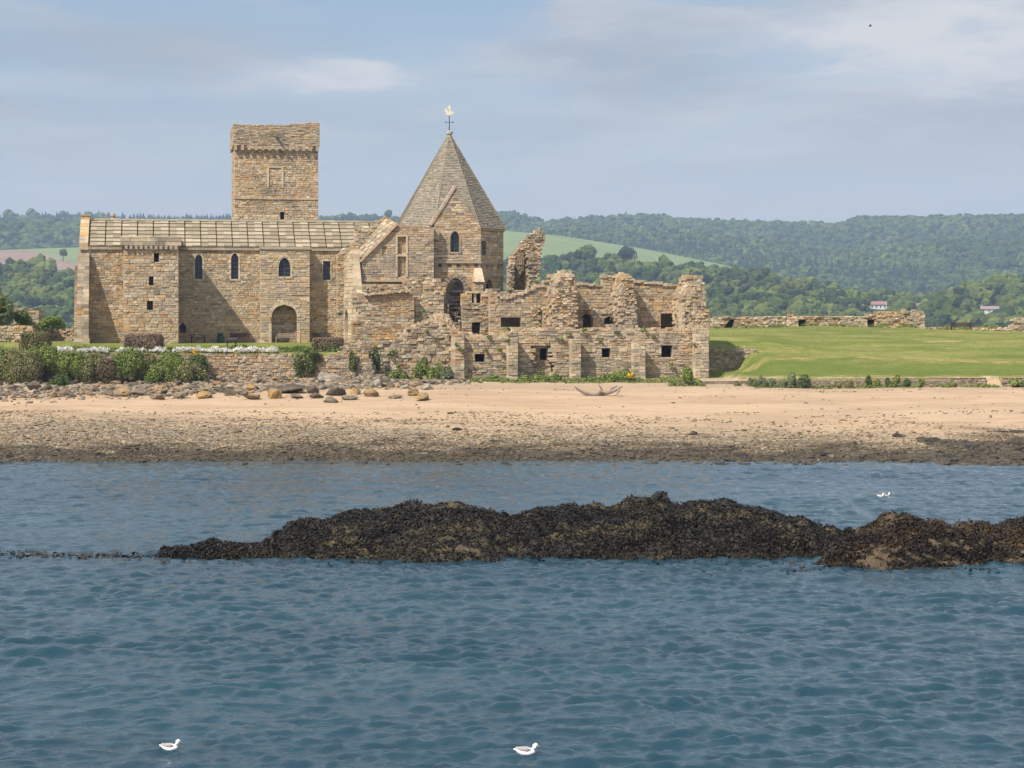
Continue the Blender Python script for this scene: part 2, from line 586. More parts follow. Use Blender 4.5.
# turf
gn = nt.noise(nt.mapping(pos, scale=(0.10, 0.28, 0.3)), 1.0, 7, 0.66)
gm = nt.noise(nt.mapping(pos, scale=(0.8, 1.8, 1.0)), 1.0, 5, 0.65)
grass = nt.mix(nt.smooth(gn, 0.32, 0.68), (0.13, 0.165, 0.034), (0.30, 0.28, 0.09))
grass = nt.mix(nt.math('MULTIPLY', nt.smooth(gm, 0.35, 0.65), 0.5), grass, (0.11, 0.15, 0.03))
dry = nt.smooth(nt.noise(nt.mapping(pos, scale=(0.16, 0.45, 0.3), loc=(3, 8, 1)), 1.0, 6, 0.6), 0.57, 0.69)
grass = nt.mix(nt.math('MULTIPLY', nt.math('MULTIPLY', dry, 0.75), nt.smooth(sp.outputs[0], 12.0, 20.0)), grass, (0.42, 0.32, 0.15))
grass = nt.mix(nt.math('MULTIPLY', nt.smooth(nt.noise(nt.mapping(pos, scale=(1.6, 1.6, 1.0)), 1.5, 6, 0.78), 0.46, 0.62), 0.5), grass, (0.085, 0.12, 0.022))
edge = nt.math('MULTIPLY', nt.math('MULTIPLY', nt.math('MULTIPLY', sa.outputs[2], nt.math('SUBTRACT', 1.0, sa.outputs[2])), 4.0), nt.smooth(gm, 0.42, 0.6))
grass = nt.mix(nt.math('MULTIPLY', sa.outputs[2], 0.65), grass, (0.10, 0.145, 0.026))
grass = nt.mix(nt.math('MULTIPLY', edge, 0.85), grass, (0.40, 0.27, 0.13))
c = nt.mix(sa.outputs[0], c, grass)
wire(nt, c, b, 'Base Color')
hb = nt.math('ADD', nt.math('MULTIPLY', grain, 0.5), nt.math('MULTIPLY', fine, 0.8))
hb = nt.math('ADD', hb, nt.math('MULTIPLY', nt.smooth(vor.outputs['Distance'], 0.16, 0.0), nt.smooth(zw2, 2.3, 1.3)))
bp = nt.n('ShaderNodeBump', {'Strength': 0.9, 'Distance': 0.13, 'Height': hb})
wire(nt, bp.outputs[0], b, 'Normal')
wetr = nt.n('ShaderNodeMapRange', {'Value': zed, 'From Min': 0.1, 'From Max': 0.7, 'To Min': 0.45, 'To Max': 0.95}).outputs[0]
wire(nt, wetr, b, 'Roughness')
M_GROUND = m
o = fast_mesh('ground', V, T, tone, M_GROUND, smooth=True, per='POINT')
tag(o, kind='structure')


# ------------------------------------------------------------------ the sea
def waves(x, y, amp=1.0):
    z = np.zeros_like(x)
    rs = np.random.RandomState(5)
    wx = x + 0.9 * fbm(x / 5, y / 5, 2, 31)
    wy = y + 0.9 * fbm(x / 5, y / 5, 2, 37)
    for lam, a, n in ((6.0, 0.016, 3), (3.2, 0.014, 6), (1.8, 0.014, 10), (1.1, 0.017, 12), (0.7, 0.017, 14), (0.45, 0.010, 14), (0.32, 0.004, 10)):
        for i in range(n):
            l = lam * rs.uniform(0.8, 1.25)
            th = math.radians(-78) + rs.normal(0, 0.62)
            k = 2 * math.pi / l
            ph = rs.uniform(0, 6.28)
            s = np.sin(k * (wx * math.cos(th) + wy * math.sin(th)) + ph)
            z += a * (s + 0.32 * (s * s - 0.5)) / math.sqrt(n) * 1.7
    for k_, (sx, sy, a) in enumerate(((3.4, 1.1, 0.044), (1.6, 0.55, 0.030), (0.8, 0.30, 0.020), (0.40, 0.18, 0.012))):
        r_ = 1 - np.abs(vnoise(x / sx + y * 0.11, y / sy - x * 0.07, 51 + k_) * 2 - 1)
        z += a * (r_ ** 1.5 - 0.45)
    gust = 0.82 + 0.38 * sst(-0.4, 0.4, fbm(x / 11, y / 6, 3, 41))
    return z * gust * amp


rr = [3.0]
while rr[-1] < 130:
    rr.append(rr[-1] * 1.05 if rr[-1] < 30 else rr[-1] + max(0.07, rr[-1] * 0.0018))
while rr[-1] < 5000:
    rr.append(rr[-1] * 1.06)
rr = np.array(rr)
a_in = np.arange(-18, 18.01, 0.095)
ang = np.concatenate([np.arange(-180, -45, 7.5), np.arange(-45, -18, 1.3), a_in, np.arange(19.3, 45, 1.3), np.arange(45, 180, 7.5)])
RRm, AA = np.meshgrid(rr, np.radians(ang), indexing='ij')
X = RRm * np.sin(AA)
Y = RRm * np.cos(AA)
calm = 1 - 0.15 * sst(66, 80, Y) * (1 - 0 * X)
calm = calm * (1 - sst(150, 400, RRm))
calm = calm * (1 - 0.5 * sst(116, 123, Y))
Z = waves(X, Y, 1.0) * calm * np.where(np.abs(AA) < math.radians(20), 1.0, 0.6)
V = np.stack([X.ravel(), Y.ravel(), Z.ravel()], 1)
na = len(ang)
ri = np.arange(len(rr) - 1)[:, None] * na
ai = np.arange(na)[None, :]
aj = (ai + 1) % na
T = np.stack([(ri + ai).ravel(), (ri + aj).ravel(), (ri + na + aj).ravel(), (ri + na + ai).ravel()], 1)
T = T[:, ::-1]
V = np.vstack([V, [[0, 0, 0]]])
m, nt, b = mat('sea_water', 0.03, 0.5)
g = nt.n('ShaderNodeNewGeometry')
pos = g.outputs['Position']
b.inputs['IOR'].default_value = 1.33
deep = nt.noise(nt.mapping(pos, scale=(0.03, 0.08, 0.1)), 1.0, 4, 0.5)
wire(nt, nt.mix(nt.smooth(deep, 0.35, 0.65), (0.010, 0.038, 0.060), (0.015, 0.050, 0.074)), b, 'Base Color')
r1 = nt.noise(nt.mapping(pos, scale=(2.2, 3.4, 1.0), rot=(0, 0, 0.3)), 1.0, 5, 0.68, 0.4)
r2 = nt.noise(nt.mapping(pos, scale=(6.0, 9.5, 1.0), rot=(0, 0, -0.25)), 1.0, 4, 0.6, 0.3)
hh = nt.math('ADD', nt.math('MULTIPLY', r1, 1.0), nt.math('MULTIPLY', r2, 0.35))
bp = nt.n('ShaderNodeBump', {'Strength': 1.0, 'Distance': 0.045, 'Height': hh})
wire(nt, bp.outputs[0], b, 'Normal')
M_SEA = m
o = fast_mesh('sea_water', V[:-1], T, None, M_SEA, smooth=True)
tag(o, kind='structure')

# ------------------------------------------------------------------ the far shore
P_N = ([-900, -300, 0, 40, 75, 200, 400, 480, 510, 600, 700, 760, 800, 850, 940, 975, 1024, 1300, 2000],
       [245, 250, 262, 264, 273, 292, 300, 272, 255, 257, 264, 269, 280, 287, 289, 282, 275, 262, 255])
P_M = ([-900, -300, 0, 75, 300, 480, 505, 560, 640, 700, 740, 800, 900, 1024, 2000],
       [240, 245, 249, 246, 244, 233, 229, 234, 247, 259, 268, 292, 312, 320, 325])
P_F = ([-900, -300, 0, 100, 230, 300, 400, 500, 520, 545, 580, 640, 700, 760, 843, 858, 900, 1024, 1400, 2000],
       [218, 216, 218, 217, 220, 224, 219, 212, 215, 222, 219, 215, 220, 222, 225, 218, 218, 216, 214, 220])


P_G = ([-900, 300, 480, 540, 600, 700, 760, 850, 930, 1000, 1100, 2000],
       [330, 300, 240, 230, 227, 232, 239, 251, 262, 276, 292, 305])


def ridge(x, Y, prof, Yc, Yf, zf, tree, pw_=1.0, back=0.07):
    px = 512 + F * x / Y
    py = np.interp(px, prof[0], prof[1])
    zc = H + (PYH - py) * Yc / F - tree
    s = np.clip((Y - Yf) / (Yc - Yf), 0, 1)
    z = zf + (zc - zf) * s ** pw_
    z = np.where(Y > Yc, zc - (Y - Yc) * back, z)
    return np.where(Y < Yf, -40 + 0 * Y, z)


def hill(x, Y, which=False):
    n = ridge(x, Y, P_N, 1500, 1130, 1.5, 10, 0.85, 0.10) + fbm(x / 90, Y / 90, 3, 51) * 5 * sst(1130, 1300, Y)
    mm = ridge(x, Y, P_M, 2250, 1600, 8, 0, 0.9, 0.05) + fbm(x / 260, Y / 260, 2, 55) * 2
    f = ridge(x, Y, P_F, 3500, 2250, 30, 9, 0.8, 0.03)
    px = 512 + F * x / Y
    px = 512 + F * x / Y
    fold = (fbm(x / 420, Y / 520, 3, 61)) * 48 * np.sin(np.clip((Y - 2250) / 1250, 0, 1) * math.pi)
    f = f + fold
    gg = ridge(x, Y, P_G, 2850, 2240, 22, 9, 0.9, 0.22) + (fbm(x / 300, Y / 300, 3, 67)) * 14 * np.sin(np.clip((Y - 2240) / 610, 0, 1) * math.pi)
    f = np.maximum(f - 26 * np.exp(-((Y - 3050) / 160) ** 2) * (px > 480), gg)
    shore = np.where(Y < 1130, -12 + (Y - 1000) * 0.09, 1.5)
    z = np.maximum(np.maximum(n, mm), np.maximum(f, np.minimum(shore, 2)))
    if which:
        k = np.where(n >= z - 1e-6, 1, np.where(mm >= z - 1e-6, 2, np.where(f >= z - 1e-6, 3, 0)))
        return z, k
    return z


ang = np.radians(np.arange(-40, 40.01, 0.18))
ysr = np.concatenate([np.arange(1000, 1600, 12), np.arange(1600, 3600, 22), np.arange(3600, 4600, 60)])
YY, AA = np.meshgrid(ysr, ang, indexing='ij')
XX = YY * np.tan(AA)
ZZ, KK = hill(XX, YY, True)
PXX = 512 + F * XX / YY
PYY = PYH - (ZZ - H) * F / YY
nz = fbm(XX / 60, YY / 60, 4, 71) * 0.5 + 0.5
wood = np.array([0.03, 0.05, 0.016])
fieldg = np.array([0.17, 0.22, 0.085])
tone = np.ones(XX.shape + (3,)) * wood
isM = (KK == 2)
brown = (PXX < 250) & (PYY > 250.5 + np.clip((PXX - 30) * 0.26, 0, 40) * 1.0)
tone[isM] = fieldg
tone[isM & brown] = np.array([0.25, 0.165, 0.125])
tone[isM & (~brown) & (PXX < 250) & (nz > 0.62)] = np.array([0.16, 0.2, 0.08])
tone *= (0.9 + 0.2 * nz)[..., None]
V = np.stack([XX.ravel(), YY.ravel(), ZZ.ravel()], 1)
na = len(ang)
ii = (np.arange(len(ysr) - 1)[:, None] * na + np.arange(na - 1)[None, :]).ravel()
T = np.stack([ii, ii + 1, ii + na + 1, ii + na], 1)
M_HILL = tone_mat('far_hillside', 0.85, 1.15, 0.03, 0.0, rough=0.95)
o = fast_mesh('hills', V, T, tone.reshape(-1, 3), M_HILL, smooth=True, per='POINT')
tag(o, kind='structure')


def ico(sub):
    import bmesh
    bm = bmesh.new()
    bmesh.ops.create_icosphere(bm, subdivisions=sub, radius=1.0)
    v = np.array([q.co[:] for q in bm.verts])
    f = np.array([[q.index for q in fc.verts] for fc in bm.faces])
    bm.free()
    return v, f


ICO1, ICO2, ICO3 = ico(1), ico(2), ico(3)


def crown_proto(rs, lobes, base, rag=0.16):
    """a broad-leaved crown of several uneven lobes, unit size (about 1 wide, 1 high)"""
    vs_, fs_, n0 = [], [], 0
    for i in range(lobes):
        if i == 0 or lobes == 1:
            c = np.array([0, 0, 0.5])
            r = 0.5 if lobes == 1 else 0.38
        else:
            a = rs.uniform(0, 6.28)
            c = np.array([math.cos(a) * rs.uniform(0.18, 0.36), math.sin(a) * rs.uniform(0.18, 0.36), rs.uniform(0.28, 0.78)])
            r = rs.uniform(0.17, 0.30)
        v, f = base
        d = 1 + rs.uniform(-rag, rag, len(v))
        vs_.append(v * d[:, None] * r * np.array([1, 1, 0.9]) + c)
        fs_.append(f + n0)
        n0 += len(v)
    return np.vstack(vs_), np.vstack(fs_)


def conifer_proto(rs):
    vs_, fs_ = [], []
    n = 7
    k0 = 0
    for j, (z0, z1, r) in enumerate(((0.05, 0.55, 0.30), (0.3, 0.78, 0.22), (0.55, 1.0, 0.13))):
        ring = [[math.cos(6.283 * i / n) * r * rs.uniform(0.75, 1.2), math.sin(6.283 * i / n) * r * rs.uniform(0.75, 1.2), z0 + rs.uniform(-0.04, 0.04)] for i in range(n)]
        vs_ += ring + [[0, 0, z1]]
        fs_ += [[k0 + i, k0 + (i + 1) % n, k0 + n] for i in range(n)]
        k0 += n + 1
    return np.array(vs_), np.array(fs_)


def tree_mass(name, P, W, Hh, protos, pick, tones, material):
    """many crowns as one mesh: P n x 3, W widths, Hh heights, pick which proto, tones n x 3"""
    Vs, Ts, Cs, n0 = [], [], [], 0
    rs = np.random.RandomState(3)
    for k, (pv, pf) in enumerate(protos):
        s = np.nonzero(pick == k)[0]
        if not len(s):
            continue
        a = rs.uniform(0, 6.28, len(s))
        ca, sa_ = np.cos(a)[:, None], np.sin(a)[:, None]
        x = (pv[None, :, 0] * ca - pv[None, :, 1] * sa_) * W[s][:, None] + P[s][:, None, 0]
        y = (pv[None, :, 0] * sa_ + pv[None, :, 1] * ca) * W[s][:, None] + P[s][:, None, 1]
        z = pv[None, :, 2] * Hh[s][:, None] + P[s][:, None, 2]
        Vs.append(np.stack([x, y, z], 2).reshape(-1, 3))
        Ts.append((pf[None] + (np.arange(len(s)) * len(pv))[:, None, None] + n0).reshape(-1, 3))
        Cs.append((tones[s][:, None, :] * rs.uniform(0.8, 1.2, (len(s), len(pf), 1))).reshape(-1, 3))
        n0 += len(s) * len(pv)
    return fast_mesh(name, np.vstack(Vs), np.vstack(Ts), np.vstack(Cs), material)


rs = np.random.RandomState(8)


def scatter(n, y0, y1, pxa, pxb):
    yy = np.sqrt(rs.uniform(y0 ** 2, y1 ** 2, n))
    px = rs.uniform(pxa, pxb, n)
    return (px - 512) / F * yy, yy, px


GREENS = np.array([[0.048, 0.078, 0.016], [0.068, 0.102, 0.018], [0.092, 0.128, 0.022], [0.12, 0.145, 0.030], [0.034, 0.058, 0.018], [0.055, 0.075, 0.024]])
HOUSES = []
for hx, hw, hpy in ((878.5, 17, 309.5), (914, 31, 310), (992, 23, 313)):
    yq = np.arange(1150, 1500, 2.0)
    zq = H - (hpy - PYH) / F * yq
    gq = hill((hx - 512) / F * yq, yq)
    kq = np.nonzero(zq <= gq)[0]
    HOUSES.append((hx, hw, float(yq[kq[0]]) if len(kq) else 1300.0))
# near woods
x, y, px = scatter(11000, 1140, 1560, -320, 1350)
z, k = hill(x, y, True)
keep = (k == 1)
for hx, hw, hy in HOUSES:
    keep &= ~((np.abs(px - hx) < hw / 2 + 6) & (y < hy + 10) & (y > hy - (260 if hx < 900 else 110)))
x, y, z, px = x[keep], y[keep], z[keep], px[keep]
wd = (4.5 + 13 * rs.beta(1.6, 2.4, len(x))) * rs.uniform(0.85, 1.15, len(x))
ht = wd * rs.uniform(0.8, 1.15, len(x))
gpick = np.clip((fbm(x / 70, y / 70, 2, 77) * 3 + 2.6 + rs.normal(0, 1.2, len(x))), 0, 5.99).astype(int)
tn = GREENS[gpick] * rs.uniform(0.75, 1.25, (len(x), 1))
protos = [crown_proto(rs, 7, ICO1) for _ in range(6)]
o = tree_mass('near_wood_canopy', np.stack([x, y, z - 1.5], 1), wd, ht, protos, rs.randint(0, 6, len(x)), tn, M_FOREST)
tag(o, 'dense green broad-leaved wood covering the nearer hillside behind the abbey', 'woodland', kind='stuff')
# far woods
x, y, px = scatter(37000, 2280, 3560, -230, 1270)
z, k = hill(x, y, True)
keep = (k == 3)
keep &= ~((px > 985) & (px < 1022) & (y > 2440) & (y < 2520))
keep &= ((px < 160) | (px > 440) | (y > 3150))
x, y, z, px = x[keep], y[keep], z[keep], px[keep]
big_ = np.where(px < 110, 1.65, 1.0)
wd = rs.uniform(10, 19, len(x)) * big_
ht = wd * rs.uniform(0.75, 1.0, len(x))
patch = fbm(x / 200, y / 200, 3, 81)
con = (patch > 0.22) & (rs.rand(len(x)) < 0.5)
con |= (px < 240) & (y > 3050) & (rs.rand(len(x)) < 0.8)
con &= (px < 250) | (y < 3150)
con |= rs.rand(len(x)) < 0.008
protos = [crown_proto(rs, 3, ICO1) for _ in range(5)] + [conifer_proto(rs) for _ in range(3)]
pick = np.where(con, rs.randint(5, 8, len(x)), rs.randint(0, 5, len(x)))
wd = np.where(con, wd * 0.95 / big_ ** 0.5, wd)
ht = np.where(con, wd * rs.uniform(0.9, 1.35, len(x)) / big_ ** 0.3, ht)
gpick = np.clip(fbm(x / 150, y / 150, 2, 83) * 3 + 2.2 + rs.normal(0, 1.2, len(x)), 0, 5.99).astype(int)
tn = GREENS[gpick] * rs.uniform(0.75, 1.2, (len(x), 1))
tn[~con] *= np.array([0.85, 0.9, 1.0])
tn[con] = np.array([0.022, 0.042, 0.020]) * rs.uniform(0.8, 1.3, (int(con.sum()), 1))
o = tree_mass('far_wood_canopy', np.stack([x, y, z - 1.5], 1), wd, ht, protos, pick, tn, M_FOREST)
tag(o, 'bluish woodland of broad-leaved trees and conifers covering the farthest ridge', 'woodland', kind='stuff')

# haze: even pale air between the camera and the far shore
bpy.ops.mesh.primitive_cube_add(size=1, location=(0, 0, 0))
hz = bpy.context.object
hz.name = 'haze'
hz.data.name = 'haze'
hz.scale = (10400, 10400, 420)
hz.location = (0, 0, 420 / 2 - 41.5)
m = bpy.data.materials.new('pale_air')
m.use_nodes = True
for n in list(m.node_tree.nodes):
    m.node_tree.nodes.remove(n)
nt = NT(m.node_tree)
pv = nt.n('ShaderNodeVolumePrincipled', {'Color': (0.53, 0.71, 1.0, 1), 'Density': 0.00017, 'Anisotropy': 0.0})
nt.n('ShaderNodeOutputMaterial', {'Volume': pv.outputs[0]})
hz.data.materials.append(m)
tag(hz, kind='stuff')

# ================================================================== masonry
TAN = (0.50, 0.385, 0.25)
PALE = (0.57, 0.465, 0.33)
GREY = (0.40, 0.335, 0.25)
DGREY = (0.27, 0.22, 0.165)
ORANGE = (0.52, 0.345, 0.17)
RUST = (0.41, 0.25, 0.14)
MORTAR = (0.34, 0.275, 0.20)
PAL_CHURCH = [(TAN, 7), (PALE, 4), (GREY, 4), (ORANGE, 2.1), (RUST, 0.8), (DGREY, 1)]
PAL_TOWER = [(TAN, 6), (PALE, 5), (GREY, 3), (ORANGE, 2.4), (RUST, 0.7), (DGREY, 0.5)]
PAL_GREYISH = [(TAN, 4), (PALE, 3), (GREY, 7), (ORANGE, 0.8), (RUST, 0.4), (DGREY, 2)]
PAL_ORANGE = [(TAN, 5), (PALE, 3), (GREY, 2), (ORANGE, 6), (RUST, 3), (DGREY, 1)]
PAL_RUIN = [(TAN, 5), (PALE, 5), (GREY, 5), (ORANGE, 1.6), (RUST, 1.0), (DGREY, 1.6)]
PAL_PALE = [(PALE, 8), (TAN, 3), (GREY, 1)]
PAL_DARK = [(GREY, 4), (DGREY, 5), (TAN, 2)]


def pick(pal, a=0.0, z=0.0):
    """stone colours gather in patches along a wall"""
    t = mnoise.noise(Vector((a * 0.22, z * 0.3, 3.1))) * 2.2
    ws = []
    for c, w in pal:
        if c in (ORANGE, RUST):
            w *= max(0.15, 1 + t * 1.6)
        elif c in (GREY, DGREY):
            w *= max(0.3, 1 - t)
        ws.append(w)
    r = R.uniform(0, sum(ws))
    for (c, _), w in zip(pal, ws):
        r -= w
        if r <= 0:
            break
    k = R.uniform(0.82, 1.16)
    return tuple(min(0.8, q * k * R.uniform(0.97, 1.03)) for q in c)


def cross(polys, z):
    xs_ = []
    for p in polys:
        n = len(p)
        for i in range(n):
            (a0, z0), (a1, z1) = p[i], p[(i + 1) % n]
            if (z0 <= z) != (z1 <= z):
                xs_.append(a0 + (a1 - a0) * (z - z0) / (z1 - z0))
    xs_.sort()
    return xs_


def masonry(mb, P, outline, holes=(), c0=0.0, c1=0.6, course=(0.14, 0.25), width=(0.2, 0.48), jit=0.03,
            inset=0.022, keep=None, pal=PAL_CHURCH, rub=0.0, mi=0, back=True, step=0.0):
    """lay stones in courses inside OUTLINE (a, z) less HOLES; every stone goes through the wall's whole thickness"""
    polys = [outline] + list(holes)
    ks = [z for _, z in outline]
    for h in holes:
        zz = [z for _, z in h]
        ks = [min(zz), max(zz)] + ks
    zs = []
    for k in ks:
        if all(abs(k - q) > 0.13 for q in zs):
            zs.append(k)
    lo, hi = min(z for _, z in outline), max(z for _, z in outline)
    zs = sorted(set([z for z in zs if lo < z < hi] + [lo, hi]))
    rows = []
    for z0, z1 in zip(zs, zs[1:]):
        z = z0
        while z < z1 - 1e-6:
            h = R.uniform(*course)
            if z1 - z < h * 1.5:
                h = z1 - z
            rows.append((z, z + h))
            z += h
    for z0, z1 in rows:
        e = (z1 - z0) * 0.02
        lo_ = cross(polys, z0 + e)
        hi_ = cross(polys, z1 - e)
        if len(lo_) != len(hi_) or not lo_:
            lo_ = hi_ = cross(polys, (z0 + z1) / 2)
        wsc = R.uniform(0.8, 1.3)
        for i in range(0, len(lo_) - 1, 2):
            l0, r0, l1, r1 = lo_[i], lo_[i + 1], hi_[i], hi_[i + 1]
            if step:
                l0 = l1 = (l0 + l1) / 2 + R.uniform(-step, step)
                r0 = r1 = (r0 + r1) / 2 + R.uniform(-step, step)
            if max(r0 - l0, r1 - l1) < 0.03:
                continue
            a, b = max(l0, l1), min(r0, r1)
            js = []
            if b - a > width[0] * 1.4:
                q = a + R.uniform(*width) * wsc
                while q < b - width[0] * 0.7:
                    js.append(q)
                    q += R.uniform(*width) * wsc
            el_ = [(l0, l1)] + [(q + R.uniform(-rub, rub), q + R.uniform(-rub, rub)) for q in js] + [(r0, r1)]
            for (p0, p1), (q0, q1) in zip(el_, el_[1:]):
                ca, cz = (p0 + q0 + p1 + q1) / 4, (z0 + z1) / 2
                if keep and not keep(ca, cz):
                    continue
                col = pick(pal, ca, cz)
                g = inset * R.uniform(0.7, 1.5)
                j = R.uniform(-jit, jit)
                if jit > 0.04 and R.random() < 0.06:
                    j -= jit * 1.4
                yf = c0 + 0.035 + jit * 0.3
                jj = lambda: R.uniform(-1, 1) * rub * 0.6
                B = [P(p0, z0, c1), P(q0, z0, c1), P(q1, z1, c1), P(p1, z1, c1)]
                M = [P(p0, z0, yf), P(q0, z0, yf), P(q1, z1, yf), P(p1, z1, yf)]
                w0 = max(0.02, min(q0 - p0, q1 - p1))
                g = min(g, w0 * 0.25, (z1 - z0) * 0.2)
                I = [P(p0 + g + jj() * 0.5, z0 + g, c0 + j + R.uniform(-jit, jit) * 0.4), P(q0 - g - jj() * 0.5, z0 + g, c0 + j + R.uniform(-jit, jit) * 0.4),
                     P(q1 - g + jj() * 0.5, z1 - g, c0 + j + R.uniform(-jit, jit) * 0.4), P(p1 + g + jj() * 0.5, z1 - g, c0 + j + R.uniform(-jit, jit) * 0.4)]
                i0 = len(mb.v)
                mb.v.extend(B + M + I)
                fs = [(8, 9, 10, 11)] + [(4 + k, 4 + (k + 1) % 4, 8 + (k + 1) % 4, 8 + k) for k in range(4)]
                fs += [(k, (k + 1) % 4, 4 + (k + 1) % 4, 4 + k) for k in range(4)]
                if back:
                    fs.append((3, 2, 1, 0))
                mt = tuple(0.5 * x + 0.5 * y_ for x, y_ in zip(MORTAR, col))
                cs = [col] + [mt] * 4 + [col] * 4 + ([col] if back else [])
                for f_, c_ in zip(fs, cs):
                    mb.f.append(tuple(i0 + q for q in f_))
                    mb.c.append(c_)
                    mb.m.append(mi)


def rag(top, amp=0.25, seed=0.0, sides=None):
    """keep stones under an uneven broken top edge; TOP is a list of (a, z)"""
    ta = [a for a, _ in top]
    tz = [z for _, z in top]

    def k(a, z):
        n = mnoise.noise(Vector((a * 1.9 + seed, seed * 3.3, 0))) * amp + mnoise.noise(Vector((a * 5.1 + seed, 0, seed))) * amp * 0.5
        return z < float(np.interp(a, ta, tz)) + n
    return k


def FP(v):
    return lambda a, z, c: L(a, v + c, z)


def CP(u, s=1):
    """wall running away from the sea, its face towards -u; c goes to +u"""
    return lambda a, z, c: L(u + c * s, a, z)


def rect(v, x0, y0, x1, y1):
    """hole or outline from picture edges on plane v"""
    a0, zt = UZ(x0, y0, v)
    a1, _ = UZ(x1, y0, v)
    xm = (x0 + x1) / 2
    _, zb = UZ(xm, y1, v)
    _, zt = UZ(xm, y0, v)
    return [(a0, zb), (a1, zb), (a1, zt), (a0, zt)]


def arch(v, x0, x1, yt, yb, kind='round', n=6):
    a0, _ = UZ(x0, yb, v)
    a1, _ = UZ(x1, yb, v)
    xm = (x0 + x1) / 2
    _, zb = UZ(xm, yb, v)
    _, zt = UZ(xm, yt, v)
    return arch_at(a0, a1, zb, zt, kind, n)


def arch_at(a0, a1, zb, zt, kind='round', n=6):
    w_ = a1 - a0
    am = (a0 + a1) / 2
    rise = w_ / 2 if kind == 'round' else (w_ * 0.3 if kind == 'flat' else w_ * 0.78)
    rise = min(rise, (zt - zb) * 0.85)
    zs_ = zt - rise
    p = [(a0, zb), (a1, zb), (a1, zs_)]
    for i in range(1, n):
        t = i / n * math.pi
        if kind in ('round', 'flat'):
            p.append((am + w_ / 2 * math.cos(t), zs_ + rise * math.sin(t)))
        else:
            s = abs(i / n * 2 - 1)
            p.append((am + math.copysign(w_ / 2 * (1 - (1 - s) ** 1.7), math.cos(t)) if i * 2 != n else am, zs_ + rise * (1 - s ** 1.55)))
    p.append((a0, zs_))
    return p


def grow(poly, d):
    a = sum(p[0] for p in poly) / len(poly)
    z = sum(p[1] for p in poly) / len(poly)
    A_ = max(abs(p[0] - a) for p in poly)
    Z_ = max(abs(p[1] - z) for p in poly)
    return [(a + (p[0] - a) * (A_ + d) / A_, z + (p[1] - z) * (Z_ + d) / Z_) for p in poly]


def window(parent, og, P, hole, depth=0.3, bars=True, surround=0.16, col=PALE, name='window', tag_=None):
    """glazed opening: stone surround as the part, pane and lattice as its sub-parts"""
    mb = MB()
    ring = hole + [hole[0]]
    gr = grow(hole, surround)
    n = len(hole)
    for i in range(n):
        j = (i + 1) % n
        m_ = 1 if math.dist(hole[i], hole[j]) < 0.6 else max(1, int(math.dist(hole[i], hole[j]) / 0.4))
        for k in range(m_):
            lerp = lambda p, q, t: (p[0] + (q[0] - p[0]) * t, p[1] + (q[1] - p[1]) * t)
            t0, t1 = k / m_ + 0.02, (k + 1) / m_ - 0.02
            q = [lerp(hole[i], hole[j], t0), lerp(hole[i], hole[j], t1), lerp(gr[i], gr[j], t1), lerp(gr[i], gr[j], t0)]
            kk = R.uniform(0.85, 1.1)
            mb.prism(P, q, -0.045 - R.uniform(0, 0.012), 0.14, tuple(x * kk for x in col))
    f = mb.build(name, M_STONE, parent, og)
    mb = MB()
    mb.prism(P, grow(hole, 0.03), depth, depth + 0.04, (0.05, 0.05, 0.06))
    p = mb.build('pane', M_GLASS, f, (0, 0, 0))
    p.location = (0, 0, 0)
    for v_ in p.data.vertices:
        v_.co -= Vector(og)
    if bars:
        mb = MB()
        a0, a1 = min(q[0] for q in hole), max(q[0] for q in hole)
        z0, z1 = min(q[1] for q in hole), max(q[1] for q in hole)
        am = (a0 + a1) / 2
        if True:
            mb.box(P, am - 0.03, am + 0.03, z0, z1 - 0.05, depth - 0.05, depth - 0.005, (0.08, 0.08, 0.09))
        k = z0 + 0.35
        while k < z1 - 0.25:
            xs2 = cross([hole], k)
            if len(xs2) > 1:
                mb.box(P, xs2[0], xs2[-1], k - 0.018, k + 0.018, depth - 0.04, depth - 0.004, (0.10, 0.10, 0.11))
            k += 0.38
        q = mb.build('lattice', M_PAINT, f, og)
    return f


ZL = 6.88      # lawn level at the church
GB = 6.4       # how deep walls go into the lawn

# ================================================================== the church
og = L(9, 3, ZL)
church = thing('abbey_church', 'long stone church with pale slab roof and round-arched doorway, standing behind the lawn', 'church', og)
uL, _ = UY(80, 0)
uR, _ = UY(353, 0)
uRR, _ = UY(384, 3)
ze = UZ(200, 247.5, 0)[1]
zr_v = 3.7
zr = UZ(200, 221.5, zr_v)[1]
DEPTH = 7.4
holes = [arch(0, 195, 202.5, 254, 279, 'point'), arch(0, 231, 238.5, 253, 279, 'point')]
rwin = rect(0, 323, 261, 330.5, 280)
niche = arch(0, 179.5, 186, 323, 333, 'flat')
mb = MB()
masonry(mb, FP(0), [(uL, GB), (uR, GB), (uR, ze), (uL, ze)], holes + [rwin, niche], 0, 0.7, course=(0.14, 0.25), width=(0.2, 0.48), jit=0.025)
mb.box(FP(0), niche[0][0] - 0.1, niche[1][0] + 0.1, niche[0][1] - 0.1, niche[0][1] + 1.3, 0.45, 0.55, (0.1, 0.09, 0.08))
# end and rear walls
masonry(mb, CP(uL), [(0.72, GB), (DEPTH, GB), (DEPTH, ze), (zr_v, zr), (0.72, ze + 0.2)], [], 0, 0.7)
mb.box(FP(0), uL, uR, GB, ze, DEPTH - 0.6, DEPTH, GREY)
masonry(mb, lambda a, z, c: L(uR - c, a, z), [(0.72, GB), (DEPTH, GB), (DEPTH, ze), (zr_v, zr - 0.2), (0.72, ze)], [], 0, 0.6, course=(0.4, 0.5), width=(0.6, 1.0))
mb.build('wall', M_STONE, church, og)
# putlog holes and patches: a few darker sockets
for h in holes:
    window(church, og, FP(0), h, 0.32)
wf = window(church, og, FP(0), rwin, 0.3, surround=0.1)
